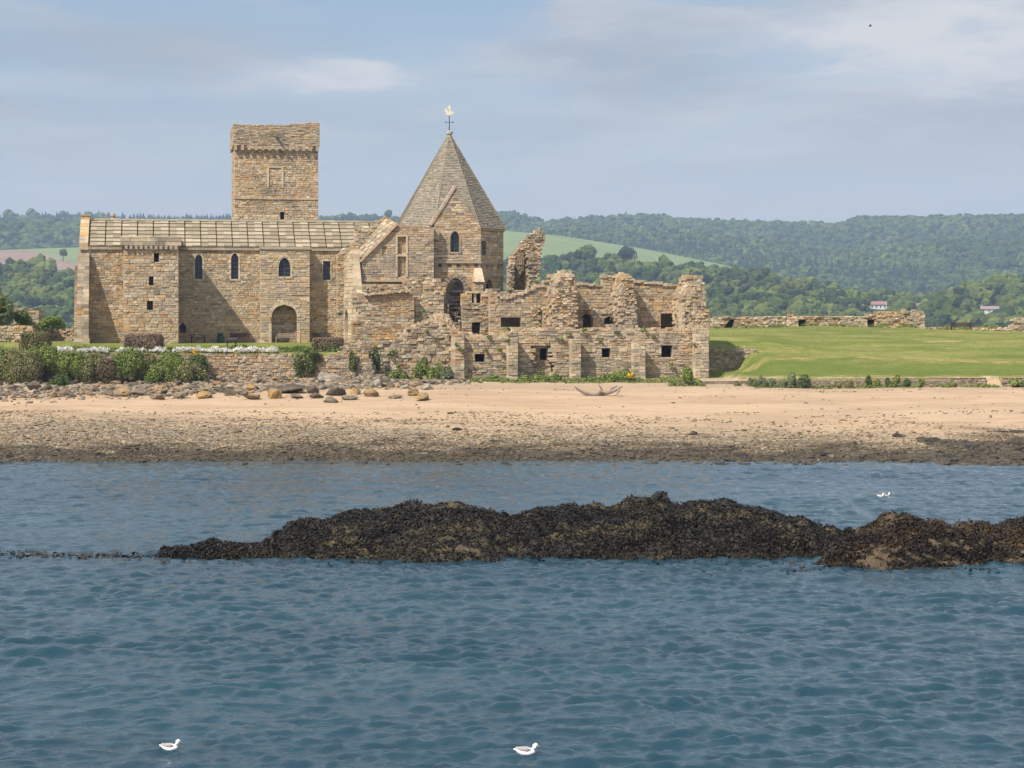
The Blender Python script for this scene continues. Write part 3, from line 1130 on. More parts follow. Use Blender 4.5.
# slab roof in strips, each strip of six overlapping stone courses
mb = MB()
nstrip = 38
uA, uB = uL + 0.75, uRR
ws = (uB - uA) / nstrip
SL = lambda t, h: (-0.18 + (zr_v + 0.18) * t, ze + 0.02 + (zr - ze) * t + h)
for i in range(nstrip):
    up = 0.05 if i % 2 else 0.0
    ofs = 0.0 if i % 2 else 0.22
    nr = 7
    edges = [0.0] + [min(1.0, max(0.0, (k + ofs * 0.6) / nr + R.uniform(-0.01, 0.01))) for k in range(1, nr)] + [1.0]
    for k in range(nr):
        t0, t1 = edges[k], edges[k + 1]
        x0 = uA + i * ws + (0.004 if up else 0.10)
        x1 = uA + (i + 1) * ws - 0.004
        y0, z0 = SL(t0, 0.12 + up)
        y1, z1 = SL(t1, 0.02 + up)
        b0 = SL(t0, up - 0.03)
        b1 = SL(t1, up - 0.06)
        kk = R.uniform(0.82, 1.12)
        col = tuple(q * kk for q in R.choice([(0.36, 0.31, 0.225), (0.33, 0.28, 0.205), (0.40, 0.34, 0.25), (0.29, 0.245, 0.175)]))
        Vx8 = [L(x0, b0[0], b0[1]), L(x1, b0[0], b0[1]), L(x1, b1[0], b1[1]), L(x0, b1[0], b1[1]),
               L(x0, y0, z0), L(x1, y0, z0), L(x1, y1, z1), L(x0, y1, z1)]
        mb.mesh(Vx8, [(4, 5, 6, 7), (0, 3, 2, 1), (2, 3, 7, 6), (3, 0, 4, 7)], col)
        mb.mesh(Vx8, [(0, 1, 5, 4), (1, 2, 6, 5)], (0.17, 0.135, 0.09))   # darker lower and right-hand edges
mb.hexa([L(uA, -0.15, ze - 0.25), L(uB, -0.15, ze - 0.25), L(uB, zr_v, zr - 0.3), L(uA, zr_v, zr - 0.3),
         L(uA, -0.15, ze - 0.02), L(uB, -0.15, ze - 0.02), L(uB, zr_v, zr - 0.06), L(uA, zr_v, zr - 0.06)], (0.23, 0.185, 0.13))
mb.hexa([L(uA, zr_v, zr - 0.1), L(uB, zr_v, zr - 0.1), L(uB, DEPTH + 0.2, ze), L(uA, DEPTH + 0.2, ze),
         L(uA, zr_v, zr + 0.1), L(uB, zr_v, zr + 0.1), L(uB, DEPTH + 0.2, ze + 0.2), L(uA, DEPTH + 0.2, ze + 0.2)], (0.35, 0.31, 0.24))
for i in range(30):
    x0 = uA + (uB - uA) * i / 30
    mb.box(FP(0), x0 + 0.01, x0 + (uB - uA) / 30 - 0.01, zr + 0.02, zr + 0.2 + R.uniform(-0.02, 0.02), zr_v - 0.22, zr_v + 0.2, vary((0.48, 0.42, 0.31), 0.85, 1.1))
mb.build('roof', M_SLATE, church, og)
# eaves course
for q0, q1 in ((uL - 0.05, UY(122, 0)[0]), (UY(181, 0)[0], UY(351, 0)[0])):
    mb = MB()
    x = q0
    while x < q1 - 0.4:
        w_ = min(R.uniform(0.7, 1.2), q1 - x)
        mb.box(FP(0), x, x + w_ - 0.012, ze - 0.24, ze - 0.004, -0.16 - R.uniform(0, 0.02), 0.3, vary(GREY, 0.8, 1.05))
        x += w_
    mb.build('cornice', M_STONE, church, og)
# gable coping (skew) at the end of the roof with its block
mb = MB()
for k in range(8):
    t0, t1 = k / 8, (k + 1) / 8 - 0.01
    a0, a1 = SL(t0, 0.0), SL(t1, 0.0)
    col = vary((ORANGE if k in (2, 3, 5) else TAN), 0.85, 1.1)
    mb.hexa([L(uL - 0.06, a0[0], a0[1] - 0.3), L(uL + 0.72, a0[0], a0[1] - 0.3), L(uL + 0.72, a1[0], a1[1] - 0.3), L(uL - 0.06, a1[0], a1[1] - 0.3),
             L(uL - 0.06, a0[0], a0[1] + 0.34), L(uL + 0.72, a0[0], a0[1] + 0.34), L(uL + 0.72, a1[0], a1[1] + 0.34), L(uL - 0.06, a1[0], a1[1] + 0.34)], col)
mb.box(FP(0), uL - 0.05, uL + 0.78, zr - 0.3, zr + 0.42, zr_v - 0.35, zr_v + 0.4, ORANGE)
mb.box(FP(0), uL - 0.12, uL + 0.86, zr + 0.42, zr + 0.56, zr_v - 0.42, zr_v + 0.48, GREY)
mb.build('gable_coping', M_STONE, church, og)
fu, fz = UZ(113, 219, zr_v)
mb = MB()
mb.tube([L(fu, zr_v, zr + 0.1), L(fu, zr_v, zr + 0.4), L(fu, zr_v, zr + 0.42), L(fu, zr_v, zr + 0.6), L(fu, zr_v, zr + 0.74)], [0.2, 0.17, 0.26, 0.24, 0.1], 8, GREY)
mb.build('roof_finial', M_STONE, church, og)
# stair turret
VS = -4.5
a0, a1 = UY(123.5, VS)[0], UY(178.5, VS)[0]
zt = UZ(150, 247, VS)[1]
mb = MB()
hs = [rect(VS, 154, 253, 159, 262), rect(VS, 149, 276.5, 153.5, 285.5), rect(VS, 147, 301, 153, 310)]
masonry(mb, FP(VS), [(a0, GB), (a1, GB), (a1, zt), (a0, zt)], hs, 0, 0.6, course=(0.15, 0.3), width=(0.22, 0.6), jit=0.03, pal=PAL_CHURCH)
masonry(mb, lambda a, z, c: L(a0 + c, a, z), [(VS + 0.6, GB), (-0.005, GB), (-0.005, zt), (VS + 0.6, zt)], [], 0, 0.6)
masonry(mb, lambda a, z, c: L(a1 - c, a, z), [(VS + 0.6, GB), (-0.005, GB), (-0.005, zt), (VS + 0.6, zt)], [], 0, 0.6)
mb.box(FP(VS), a0 + 0.1, a1 - 0.1, zt - 0.2, zt - 0.01, 0.1, -VS - 0.01, GREY)
for h in hs:
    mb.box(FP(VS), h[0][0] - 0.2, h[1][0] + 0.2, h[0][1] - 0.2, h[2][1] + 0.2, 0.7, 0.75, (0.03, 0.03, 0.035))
turret = mb.build('stair_turret', M_STONE, church, og)
mb = MB()
p0, p1 = a0 - 0.28, a1 + 0.24
zp = UZ(150, 236.5, VS)[1]
masonry(mb, FP(VS - 0.25), [(p0, zt + 0.12), (p1, zt + 0.12), (p1, zp), (p0, zp)], [], 0, 0.45, course=(0.3, 0.36), width=(0.7, 1.4), pal=PAL_GREYISH, jit=0.015)
masonry(mb, lambda a, z, c: L(p0 + c, a, z), [(VS + 0.2, zt + 0.12), (0.4, zt + 0.12), (0.4, zp), (VS + 0.2, zp)], [], 0, 0.4, pal=PAL_GREYISH)
masonry(mb, lambda a, z, c: L(p1 - c, a, z), [(VS + 0.2, zt + 0.12), (0.4, zt + 0.12), (0.4, zp), (VS + 0.2, zp)], [], 0, 0.4, pal=PAL_GREYISH)
n = 11
for i in range(n):
    q = a0 + 0.1 + (a1 - a0 - 0.45) * i / (n - 1)
    mb.box(FP(VS), q, q + 0.25, zt - 0.2, zt + 0.115, -0.27, -0.04, GREY)
mb.build('parapet', M_STONE, turret, og)
# porch
VP = -1.25
a0, a1 = UY(260.5, VP)[0], UY(309.8, VP)[0]
zt = UZ(285, 249.5, VP)[1]
door = arch(VP, 271.5, 297.2, 304.5, 346, 'round', 10)
pw_ = arch(VP, 278.5, 290.5, 257.5, 276.5, 'point', 8)
mb = MB()
masonry(mb, FP(VP), [(a0, GB), (a1, GB), (a1, zt), (a0, zt)], [door, pw_], 0, 0.6, course=(0.14, 0.26), width=(0.3, 0.8), pal=[(TAN, 6), (PALE, 5), (GREY, 5), (ORANGE, 1.4), (RUST, .3)])
masonry(mb, lambda a, z, c: L(a1 - c, a, z), [(VP + 0.6, GB), (-0.005, GB), (-0.005, zt), (VP + 0.6, zt)], [], 0, 0.5)
masonry(mb, lambda a, z, c: L(a0 + c, a, z), [(VP + 0.6, GB), (-0.005, GB), (-0.005, zt), (VP + 0.6, zt)], [], 0, 0.5)
porch = mb.build('porch', M_STONE, church, og)
mb = MB()
mb.box(FP(VP), a0 - 0.08, a1 + 0.08, zt + 0.002, zt + 0.27, -0.1, -VP + 0.2, GREY)
mb.build('parapet', M_STONE, porch, og)
window(church, og, FP(VP), pw_, 0.3, surround=0.18)
mb = MB()
ring = door[2:]
mb.band(FP(VP), [(a, z) for a, z in door[2:]], -0.3, -0.03, 0.12, PALE)
mb.build('door_arch', M_STONE, church, og)
mb = MB()
mb.band(FP(VP), [(door[1][0], ZL + i * 0.45) for i in range(5)], -0.25, -0.025, 0.12, PALE)
mb.build('door_jamb', M_STONE, church, og)
mb = MB()
mb.band(FP(VP), [(door[0][0], ZL + i * 0.45) for i in range(5)], 0.25, -0.025, 0.12, PALE)
mb.build('door_jamb', M_STONE, church, og)
dz = max(z for _, z in pw_)
mb = MB()
hood = [(a, z) for a, z in grow(pw_, 0.2)[2:]]
mb.band(FP(VP), hood, -0.12, -0.09, 0.05, PALE)
mb.build('window_hood', M_STONE, church, og)
# raked buttress
a0, a1 = UY(76.8, -2)[0], UY(88.8, -2)[0]
zt = UZ(82, 253, -0.3)[1]
zk = zt - 4.3
mb = MB()
sides = [(0.0, GB), (-2.0, GB), (-2.0, ZL + 3.6), (-1.8, ZL + 3.9), (-1.75, zk - 0.1), (-0.25, zt), (0.0, zt)]
def raked(a, z):
    return 0
z = GB
while z < zt - 0.1:
    h = R.uniform(0.22, 0.38)
    h = min(h, zt - z)
    def fr(zq):
        if zq < ZL + 0.45:
            return -2.12
        if zq < ZL + 3.7:
            return -2.0
        if zq < zk:
            return -1.85
        return -1.85 + (zq - zk) / (zt - zk) * 1.55
    f0, f1 = fr(z + 0.01), fr(z + h - 0.01)
    if abs(f0 - f1) > 0.3:
        f1 = f0
    q = a0 + 0.0
    wd_ = a1 - a0
    js = [0, wd_ * R.uniform(0.35, 0.65), wd_]
    ex = 0.08 if z < ZL + 0.4 else 0
    for s0, s1 in zip(js, js[1:]):
        col = pick(PAL_GREYISH, s0, z)
        j = R.uniform(-0.02, 0.02)
        mb.hexa([L(a0 + s0 - ex, f0 + j, z), L(a0 + s1 - 0.012 + ex, f0 + j, z), L(a0 + s1 - 0.012 + ex, -0.003, z), L(a0 + s0 - ex, -0.003, z),
                 L(a0 + s0 - ex, f1 + j, z + h - 0.012), L(a0 + s1 - 0.012 + ex, f1 + j, z + h - 0.012), L(a0 + s1 - 0.012 + ex, -0.003, z + h - 0.012), L(a0 + s0 - ex, -0.003, z + h - 0.012)], col)
    z += h
mb.build('buttress', M_STONE, church, og)
mb = MB()
masonry(mb, FP(-0.6), [(UY(73.8, -0.5)[0], GB), (a0 - 0.01, GB), (a0 - 0.01, UZ(75, 266, 0)[1]), (UY(75, -0.5)[0], UZ(75, 266, 0)[1])], [], 0, 1.4, pal=PAL_ORANGE, width=(0.4, 0.5))
mb.build('buttress', M_STONE, church, og)
# recess behind the door arch
mb = MB()
masonry(mb, FP(-0.12), grow(door, 0.12), [], 0, 0.1, course=(0.2, 0.32), width=(0.3, 0.6), pal=PAL_ORANGE, jit=0.015)
mb.build('doorway_infill', M_STONE, church, og)

# ================================================================== the tower
VT = 3.6
og = L(UY(276, VT)[0], VT + 3.9, zr)
tower = thing('bell_tower', 'square rough stone bell tower with corbelled parapet rising behind the church roof', 'tower', og)
a0, a1 = UY(234.6, VT)[0], UY(318.2, VT)[0]
TW = a1 - a0
zc = UZ(276, 149, VT)[1]
zb = 12.0
dr = rect(VT, 280.3, 212, 284.3, 219.5)
mb = MB()
keepf = lambda a, z: not (abs(a - UY(276, VT)[0]) > 50)
masonry(mb, FP(VT), [(a0, zb), (a1, zb), (a1, zc), (a0, zc)], [dr], 0, 0.8, course=(0.14, 0.24), width=(0.2, 0.45), jit=0.03, pal=PAL_TOWER)
masonry(mb, lambda a, z, c: L(a0 + c, a, z), [(VT + 0.8, zb), (VT + TW, zb), (VT + TW, zc), (VT + 0.8, zc)], [], 0, 0.8, pal=PAL_TOWER)
masonry(mb, lambda a, z, c: L(a1 - c, a, z), [(VT + 0.8, zb), (VT + TW, zb), (VT + TW, zc), (VT + 0.8, zc)], [], 0, 0.8, pal=PAL_TOWER)
mb.box(FP(VT), a0 + 0.81, a1 - 0.81, zb, zc, TW - 0.8, TW, GREY)
mb.box(FP(VT), a0 + 0.81, a1 - 0.81, zc - 0.4, zc - 0.05, 0.81, TW - 0.81, DGREY)
mb.build('wall', M_STONE, tower, og)
mb = MB()
mb.box(FP(VT), dr[0][0] - 0.1, dr[1][0] + 0.1, dr[0][1] - 0.1, dr[2][1] + 0.1, 0.5, 0.55, (0.01, 0.01, 0.01))
mb.build('door', M_PAINT, tower, og)
mb = MB()
zs_ = UZ(276, 198.5, VT)[1]
x = a0 - 0.04
while x < a1:
    w_ = min(R.uniform(0.5, 1.0), a1 + 0.04 - x)
    mb.box(FP(VT), x, x + w_ - 0.01, zs_ - 0.09, zs_ + 0.09, -0.09, 0.05, vary(TAN, 0.85, 1.1))
    x += w_
mb.build('string_course', M_STONE, tower, og)
mb = MB()
br = rect(VT, 268, 168, 282.5, 188)
for q in ([br[3], br[0]], [br[1], br[2]]):   # straight joints of a walled-up window
    mb.box(FP(VT), q[0][0] - 0.09, q[0][0] + 0.09, br[0][1], br[2][1], -0.07, 0.03, PALE)
mb.box(FP(VT), br[0][0] - 0.09, br[1][0] + 0.09, br[2][1] + 0.003, br[2][1] + 0.16, -0.06, 0.03, TAN)
mb.build('blocked_window', M_STONE, tower, og)
mb = MB()
VTP = VT - 0.42
p0, p1 = UY(233.2, VTP)[0], UY(319.6, VTP)[0]
zp0 = UZ(276, 145.5, VTP)[1]
zp1 = UZ(276, 121.5, VTP)[1]
tops = pts(VTP, (231, 123.6), (236, 123.2), (240, 124.2), (268, 124.4), (274, 125.6), (280, 124.8), (300, 123), (320, 122.4))
kf = rag(tops, 0.04, 4.4)
masonry(mb, FP(VTP), [(p0, zp0), (p1, zp0), (p1, zp1), (p0, zp1)], [], 0, 0.5, course=(0.11, 0.17), width=(0.25, 0.6), keep=kf, pal=PAL_GREYISH + [(ORANGE, 1.2)])
for s, e in ((p0, 1), (p1, -1)):
    masonry(mb, lambda a, z, c: L(s + e * c, a, z), [(VTP + 0.5, zp0), (VT + TW + 0.3, zp0), (VT + TW + 0.3, zp1 - 0.2), (VTP + 0.5, zp1 - 0.2)], [], 0, 0.5, pal=PAL_GREYISH)
masonry(mb, lambda a, z, c: L(a, VT + TW + 0.3 - c, z), [(p0, zp0), (p1, zp0), (p1, zp1 - 0.4), (p0, zp1 - 0.4)], [], 0, 0.5, pal=PAL_GREYISH)
par = mb.build('parapet', M_STONE, tower, og)
n = 13
for i in range(n):
    mb = MB()
    q = a0 - 0.06 + (a1 - a0 - 0.18) * i / (n - 1)
    mb.box(FP(VT), q, q + 0.27, zp0 - 0.46, zp0 - 0.004, -0.4, -0.035, vary(GREY, 0.85, 1.05))
    mb.build('corbel', M_STONE, par, og)
mb = MB()
su, sz = UZ(275.5, 135.5, VTP)
mb.tube([L(su, VTP + 0.1, sz), L(su, VTP - 0.35, sz - 0.03), L(su, VTP - 0.75, sz - 0.1)], [0.13, 0.12, 0.1], 6, DGREY)
mb.build('water_spout', M_STONE, par, og)

# ================================================================== chapter house
oc_u, _ = UY(449.3, 2.0)
VCc = 2.0
Rc = 5.22
zeav = UZ(451, 228, VCc - 4)[1]
zap = UZ(447, 133, VCc)[1]
og = L(oc_u, VCc, ZL)
chap = thing('chapter_house', 'eight-sided chapter house under a tall pyramid roof of stone slates', 'chapter house', og)


def ocorner(k, r=Rc):
    a = rad(-112.5 + 45 * k)
    return oc_u + r * math.cos(a), VCc + r * math.sin(a)


def facetP(k, r=Rc):
    (x0, y0), (x1, y1) = ocorner(k, r), ocorner(k + 1, r)
    l = math.hypot(x1 - x0, y1 - y0)
    dx, dy = (x1 - x0) / l, (y1 - y0) / l
    nx_, ny_ = dy, -dx       # outward
    return l, (lambda a, z, c: L(x0 + dx * a - nx_ * c, y0 + dy * a - ny_ * c, z))


mb = MB()
wr = None
for k in range(8):
    l, P = facetP(k)
    hh = []
    if k == 1:
        zq0, zq1 = UZ(485, 256, 0)[1], UZ(485, 242, 0)[1]
        wr = [(l * 0.14, zq0), (l * 0.30, zq0), (l * 0.30, zq1), (l * 0.14, zq1)]
        hh = [wr]
        zz0, zz1 = UZ(490, 300, 0)[1], UZ(490, 279, 0)[1]
        hh.append(arch_at(l * 0.30, l * 0.58, zz0, zz1, 'point'))
        zz2, zz3 = UZ(490, 270, 0)[1], UZ(490, 266, 0)[1]
        for q in (0.1, 0.32, 0.54, 0.76):
            hh.append([(l * q, zz2), (l * q + 0.2, zz2), (l * q + 0.2, zz3), (l * q, zz3)])
    masonry(mb, P, [(0, GB), (l, GB), (l, zeav), (0, zeav)], hh, 0, 0.55, course=(0.22, 0.36), width=(0.35, 0.8), pal=PAL_GREYISH, jit=0.015)
for k in (1,):
    l, P = facetP(k)
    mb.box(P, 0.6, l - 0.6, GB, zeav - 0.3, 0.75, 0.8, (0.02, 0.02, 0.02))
mb.build('wall', M_STONE, chap, og)
l, P1 = facetP(1)
window(chap, og, P1, wr, 0.3, surround=0.08, col=GREY)
zk_ = UZ(451, 262, VCc - 4)[1]
for q0, q1, cc_, nm in ((zk_ - 0.12, zk_ + 0.06, GREY, 'string_course'), (zeav - 0.2, zeav - 0.003, TAN, 'cornice')):
    mb = MB()
    for k in range(8):
        l, P = facetP(k, Rc + 0.13)
        mb.box(P, 0.0, l - 0.01, q0, q1, 0, 0.17, cc_)
    mb.build(nm, M_STONE, chap, og)
# pyramid roof
mb = MB()
Ro = Rc + 0.25
for k in range(8):
    (x0, y0), (x1, y1) = ocorner(k, Ro), ocorner(k + 1, Ro)
    top = (oc_u, VCc)
    rows = 58
    hh_ = zap - zeav
    for j in range(rows):
        t0, t1 = j / rows, (j + 1) / rows
        if t0 > 0.985:
            continue
        e0 = ((x0 + (top[0] - x0) * t0, y0 + (top[1] - y0) * t0), (x1 + (top[0] - x1) * t0, y1 + (top[1] - y1) * t0))
        e1 = ((x0 + (top[0] - x0) * t1, y0 + (top[1] - y0) * t1), (x1 + (top[0] - x1) * t1, y1 + (top[1] - y1) * t1))
        l0 = math.dist(*e0)
        n_ = max(1, int(l0 / 0.24))
        cuts = [0] + sorted((q + R.uniform(0.2, 0.8) - 0.5) / n_ for q in range(1, n_)) + [1]
        mxk, myk = ((x0 + x1) / 2 - top[0]), ((y0 + y1) / 2 - top[1])
        ml = math.hypot(mxk, myk)
        for s0, s1 in zip(cuts, cuts[1:]):
            d = R.uniform(0.03, 0.075)
            o0 = (mxk / ml * d, myk / ml * d)
            lerp = lambda e, s, of=(0, 0): (e[0][0] + (e[1][0] - e[0][0]) * s + of[0], e[0][1] + (e[1][1] - e[0][1]) * s + of[1])
            col = vary(R.choice([(0.245, 0.215, 0.17), (0.27, 0.235, 0.185), (0.22, 0.195, 0.155), (0.30, 0.26, 0.20)]), 0.8, 1.15)
            A_, B_ = lerp(e0, s0), lerp(e0, s1)
            Ao, Bo = lerp(e0, s0, o0), lerp(e0, s1, o0)
            Cc, Dd = lerp(e1, s1, (o0[0] * .15, o0[1] * .15)), lerp(e1, s0, (o0[0] * .15, o0[1] * .15))
            za, zb_ = zeav + hh_ * t0, zeav + hh_ * t1
            mb.face([L(*Ao, za), L(*Bo, za), L(*Cc, zb_), L(*Dd, zb_)], col)
            mb.face([L(*A_, za - 0.02), L(*B_, za - 0.02), L(*Bo, za), L(*Ao, za)], col)
rf = mb.build('roof', M_SLATE, chap, og)
mb = MB()
for k in range(8):
    (x0, y0) = ocorner(k, Ro + 0.04)
    ps_ = [L(x0 + (oc_u - x0) * t, y0 + (VCc - y0) * t, zeav + (zap - zeav) * t + 0.02) for t in np.linspace(0, 0.98, 15)]
    mb.tube(ps_, [0.05] * 15, 5, (0.27, 0.235, 0.18))
mb.build('hip_rib', M_SLATE, rf, og)
# capstone, rod and gilt vane
mb = MB()
mb.tube([L(oc_u, VCc, zap - 0.75), L(oc_u, VCc, zap - 0.15), L(oc_u, VCc, zap - 0.1), L(oc_u, VCc, zap + 0.12), L(oc_u, VCc, zap + 0.22)], [0.34, 0.2, 0.33, 0.34, 0.14], 10, (0.42, 0.38, 0.32))
mb.build('capstone', M_STONE, rf, og)
ogv = L(oc_u, VCc, zap + 0.2)
vane = thing('weather_vane', 'gilded bird weather vane on an iron rod at the tip of the pyramid roof', 'weather vane', ogv)
mb = MB()
mb.tube([L(oc_u, VCc, zap + 0.15), L(oc_u, VCc, zap + 1.75)], [0.05, 0.035], 8, DGREY)
mb.build('rod', M_IRON, vane, ogv)
mb = MB()
for s in (-1, 1):
    mb.tube([L(oc_u, VCc, zap + 1.02), L(oc_u + s * 0.42, VCc, zap + 1.02)], [0.02, 0.02], 6, DGREY)
    mb.tube([L(oc_u + s * 0.26, VCc, zap + 0.98), L(oc_u + s * 0.30, VCc, zap + 1.02), L(oc_u + s * 0.36, VCc, zap + 1.02), L(oc_u + s * 0.42, VCc, zap + 1.02)], [0.02, 0.06, 0.06, 0.02], 6, DGREY)
    mb.tube([L(oc_u, VCc - 0.3 * s, zap + 1.02), L(oc_u, VCc, zap + 1.02)], [0.02, 0.02], 6, DGREY)
mb.build('compass_arm', M_IRON, vane, ogv)
mb = MB()
bird = [(-0.42, 0.0), (-0.30, 0.12), (-0.46, 0.32), (-0.40, 0.66), (-0.24, 0.52), (-0.10, 0.34), (0.02, 0.36), (-0.02, 0.52), (-0.22, 0.78), (-0.04, 0.84), (0.0, 1.02), (0.10, 0.86), (0.12, 0.66), (0.10, 0.42), (0.28, 0.26), (0.44, 0.36), (0.40, 0.16), (0.22, 0.02), (0.0, -0.06)]
cs = [(p[0] * 0.95, p[1] * 0.95) for p in bird]
mb.prism(lambda a, z, c: L(oc_u + a, VCc + c, zap + 1.72 + z), cs, -0.05, 0.05, (0.9, 0.7, 0.4))
mb.build('gilt_bird', M_GILT, vane, ogv)

# front gable on the chapter house
VG = VCc - Rc * math.cos(rad(22.5)) - 0.35
zgb = GB
out = pts(VG, (434, 360), (481, 360), (481, 227), (456, 187.5), (434, 222))
wl = arch(VG, 450.3, 459.5, 231, 252, 'point', 8)
mb = MB()
big_arch = arch(VG, 449, 463.5, 282, 322, 'point', 10)
masonry(mb, FP(VG), out, [wl, big_arch], 0, 0.6, course=(0.14, 0.25), width=(0.3, 0.75), pal=[(TAN, 4), (PALE, 3), (GREY, 5), (ORANGE, 1.6), (RUST, .6), (DGREY, 1)], jit=0.025)
(pa, pz) = UZ(456, 189, VG)
(la, lz) = UZ(434, 223, VG)
(ra_, rz) = UZ(481, 228, VG)
back_ = 5.4
for (qa, qz), sgn in (((la, lz), 1), ((ra_, rz), -1)):
    mb.hexa([L(qa, VG + 0.55, qz - 0.25), L(pa, VG + 0.55, pz - 0.25), L(pa, VG + back_, pz - 0.25), L(qa, VG + back_ * 0.5, qz - 0.25),
             L(qa, VG + 0.55, qz), L(pa, VG + 0.55, pz), L(pa, VG + back_, pz), L(qa, VG + back_ * 0.5, qz)], (0.32, 0.28, 0.22))
# sockets under the gable, near-black blocks painted for the shade in them
zk_ = UZ(456, 266.5, VG)[1]
gab = mb.build('front_gable', M_STONE, chap, og)
for i in range(5):
    mb = MB()
    qa = UZ(438.5 + i * 9.0, 266, VG)[0]
    mb.box(FP(VG), qa, qa + 0.3, zk_, zk_ + 0.22, -0.055, 0.02, (0.03, 0.028, 0.025))
    mb.build('painted_socket', M_STONE, gab, og)
mb = MB()
cop = pts(VG, (431.5, 226), (436, 219), (441, 211.5), (446, 203.5), (451, 195.5), (456.5, 186.5))
mb.band(FP(VG), cop, 0.24, -0.09, 0.6, (0.44, 0.37, 0.27))
mb.build('gable_coping', M_STONE, gab, og)
mb = MB()
q0, zq = UZ(434, 262.5, VG)
q1, _ = UZ(481.5, 262.5, VG)
mb.box(FP(VG), q0, q1, zq - 0.05, zq + 0.13, -0.14, 0.05, GREY)
mb.build('string_course', M_STONE, gab, og)
window(chap, og, FP(VG), wl, 0.3, surround=0.13, col=GREY)
wb = window(chap, og, FP(VG), big_arch, 0.35, surround=0.16, col=DGREY)
# balcony rail and beam in the tall arch
mb = MB()
for py_ in (300, 304, 308, 312):
    qa0, qz = UZ(450, py_, VG - 0.2)
    qa1, _ = UZ(463, py_, VG - 0.2)
    mb.box(FP(VG - 0.2), qa0, qa1, qz - 0.04, qz + 0.04, 0, 0.07, (0.12, 0.07, 0.05))
mb.build('wooden_rail', M_WOOD, chap, og)

# ================================================================== range beside it (the gabled range)
VE = -4.2
og = L(UY(395, VE)[0], VE + 3, ZL)
rng = thing('gabled_range', 'grey stone gabled range with blocked windows joining the church to the pyramid-roofed house', 'building', og)
out = pts(VE, (361, 352), (434, 352), (434, 227.5), (420, 227), (398.5, 225), (361.5, 262))
h1 = rect(VE, 397.5, 236.5, 406, 254)
h2 = rect(VE, 397.5, 256.5, 406, 277)
h3 = rect(VE, 382, 246.5, 387, 256)
mb = MB()
masonry(mb, FP(VE), out, [h1, h2, h3], 0, 0.6, course=(0.14, 0.26), width=(0.22, 0.55), pal=[(GREY, 7), (TAN, 5), (PALE, 2), (ORANGE, 1), (RUST, .5), (DGREY, 1.2)], jit=0.02)
u361, u434 = UY(361, VE)[0], UY(434, VE)[0]
masonry(mb, FP(VE), grow(h1, 0.05), [], 0.24, 0.5, pal=PAL_ORANGE, course=(0.18, 0.3), width=(0.2, 0.4))
masonry(mb, FP(VE), grow(h2, 0.05), [], 0.24, 0.5, pal=PAL_ORANGE, course=(0.18, 0.3), width=(0.2, 0.4))
masonry(mb, FP(VE), grow(h3, 0.05), [], 0.15, 0.5, pal=PAL_ORANGE, course=(0.18, 0.3), width=(0.2, 0.4))
wallp = mb.build('wall', M_STONE, rng, og)
for h in (h1, h2):
    mb = MB()
    mb.box(FP(VE), h[0][0] - 0.16, h[0][0] - 0.004, h[0][1], h[2][1], -0.06, 0.1, PALE)
    mb.box(FP(VE), h[1][0] + 0.004, h[1][0] + 0.16, h[0][1], h[2][1], -0.06, 0.1, PALE)
    mb.box(FP(VE), h[0][0] - 0.16, h[1][0] + 0.16, h[2][1] + 0.003, h[2][1] + 0.16, -0.06, 0.1, PALE)
    mb.build('blocked_window', M_STONE, rng, og)
mb = MB()
mb.band(FP(VE), pts(VE, (360.5, 262.5), (366, 257), (372, 251), (378, 245), (384, 239), (391, 231.5), (398, 224.5)), 0.2, -0.22, 0.3, TAN)
mb.build('gable_coping', M_STONE, rng, og)
mb = MB()
q0, zq = UZ(361, 268.5, VE)
q1, zq1 = UZ(411, 268.5, VE)
mb.box(FP(VE), q0, q1, UZ(386, 280.5, VE)[1] - 0.12, UZ(386, 280.5, VE)[1] + 0.06, -0.2, 0.05, TAN)
mb.build('string_course', M_STONE, rng, og)
# its roof: stone slabs sloping away on both sides, second gable behind
VE2 = -0.9
mb = MB()
out2 = pts(VE2, (337, 352), (400, 352), (400, 226), (385.5, 215.8), (371, 228), (366, 231), (363, 226), (355, 225.5), (354.5, 241), (343.5, 248), (337, 256))
masonry(mb, FP(VE2), out2, [], 0, 0.7, pal=[(TAN, 5), (GREY, 5), (ORANGE, 2.5), (PALE, 2), (DGREY, 1)], jit=0.05, rub=0.03)
mb.build('rear_gable', M_STONE, rng, og)
mb = MB()
# slope between the gables (stone slabs), drawn from the front coping back to the rear gable
pA = pts(VE, (361.5, 261), (398.5, 224))
pB = pts(VE2, (354, 257), (386, 219))
nrow = 11
for j in range(nrow):
    t0, t1 = j / nrow, (j + 1) / nrow
    for s in range(6):
        s0, s1 = s / 6, (s + 1) / 6
        def q(t, s_, lift):
            fa = pA[0][0] + (pA[1][0] - pA[0][0]) * t
            fz = pA[0][1] + (pA[1][1] - pA[0][1]) * t
            ba = pB[0][0] + (pB[1][0] - pB[0][0]) * t
            bz = pB[0][1] + (pB[1][1] - pB[0][1]) * t
            return L(fa + (ba - fa) * s_, VE + 0.3 + (VE2 - VE - 0.3) * s_, fz + (bz - fz) * s_ + lift)
        lf = R.uniform(0.0, 0.12)
        col = pick([(GREY, 5), (TAN, 0.8), (ORANGE, 0.5), (DGREY, 6)], s0 * 9, t0 * 9)
        mb.hexa([q(t0, s0 + .01, -0.3), q(t0, s1 - .01, -0.3), q(t1 - .006, s1 - .01, -0.3), q(t1 - .006, s0 + .01, -0.3),
                 q(t0, s0 + .01, 0.10 + lf), q(t0, s1 - .01, 0.10 + lf), q(t1 - .006, s1 - .01, 0.02 + lf), q(t1 - .006, s0 + .01, 0.02 + lf)], col)
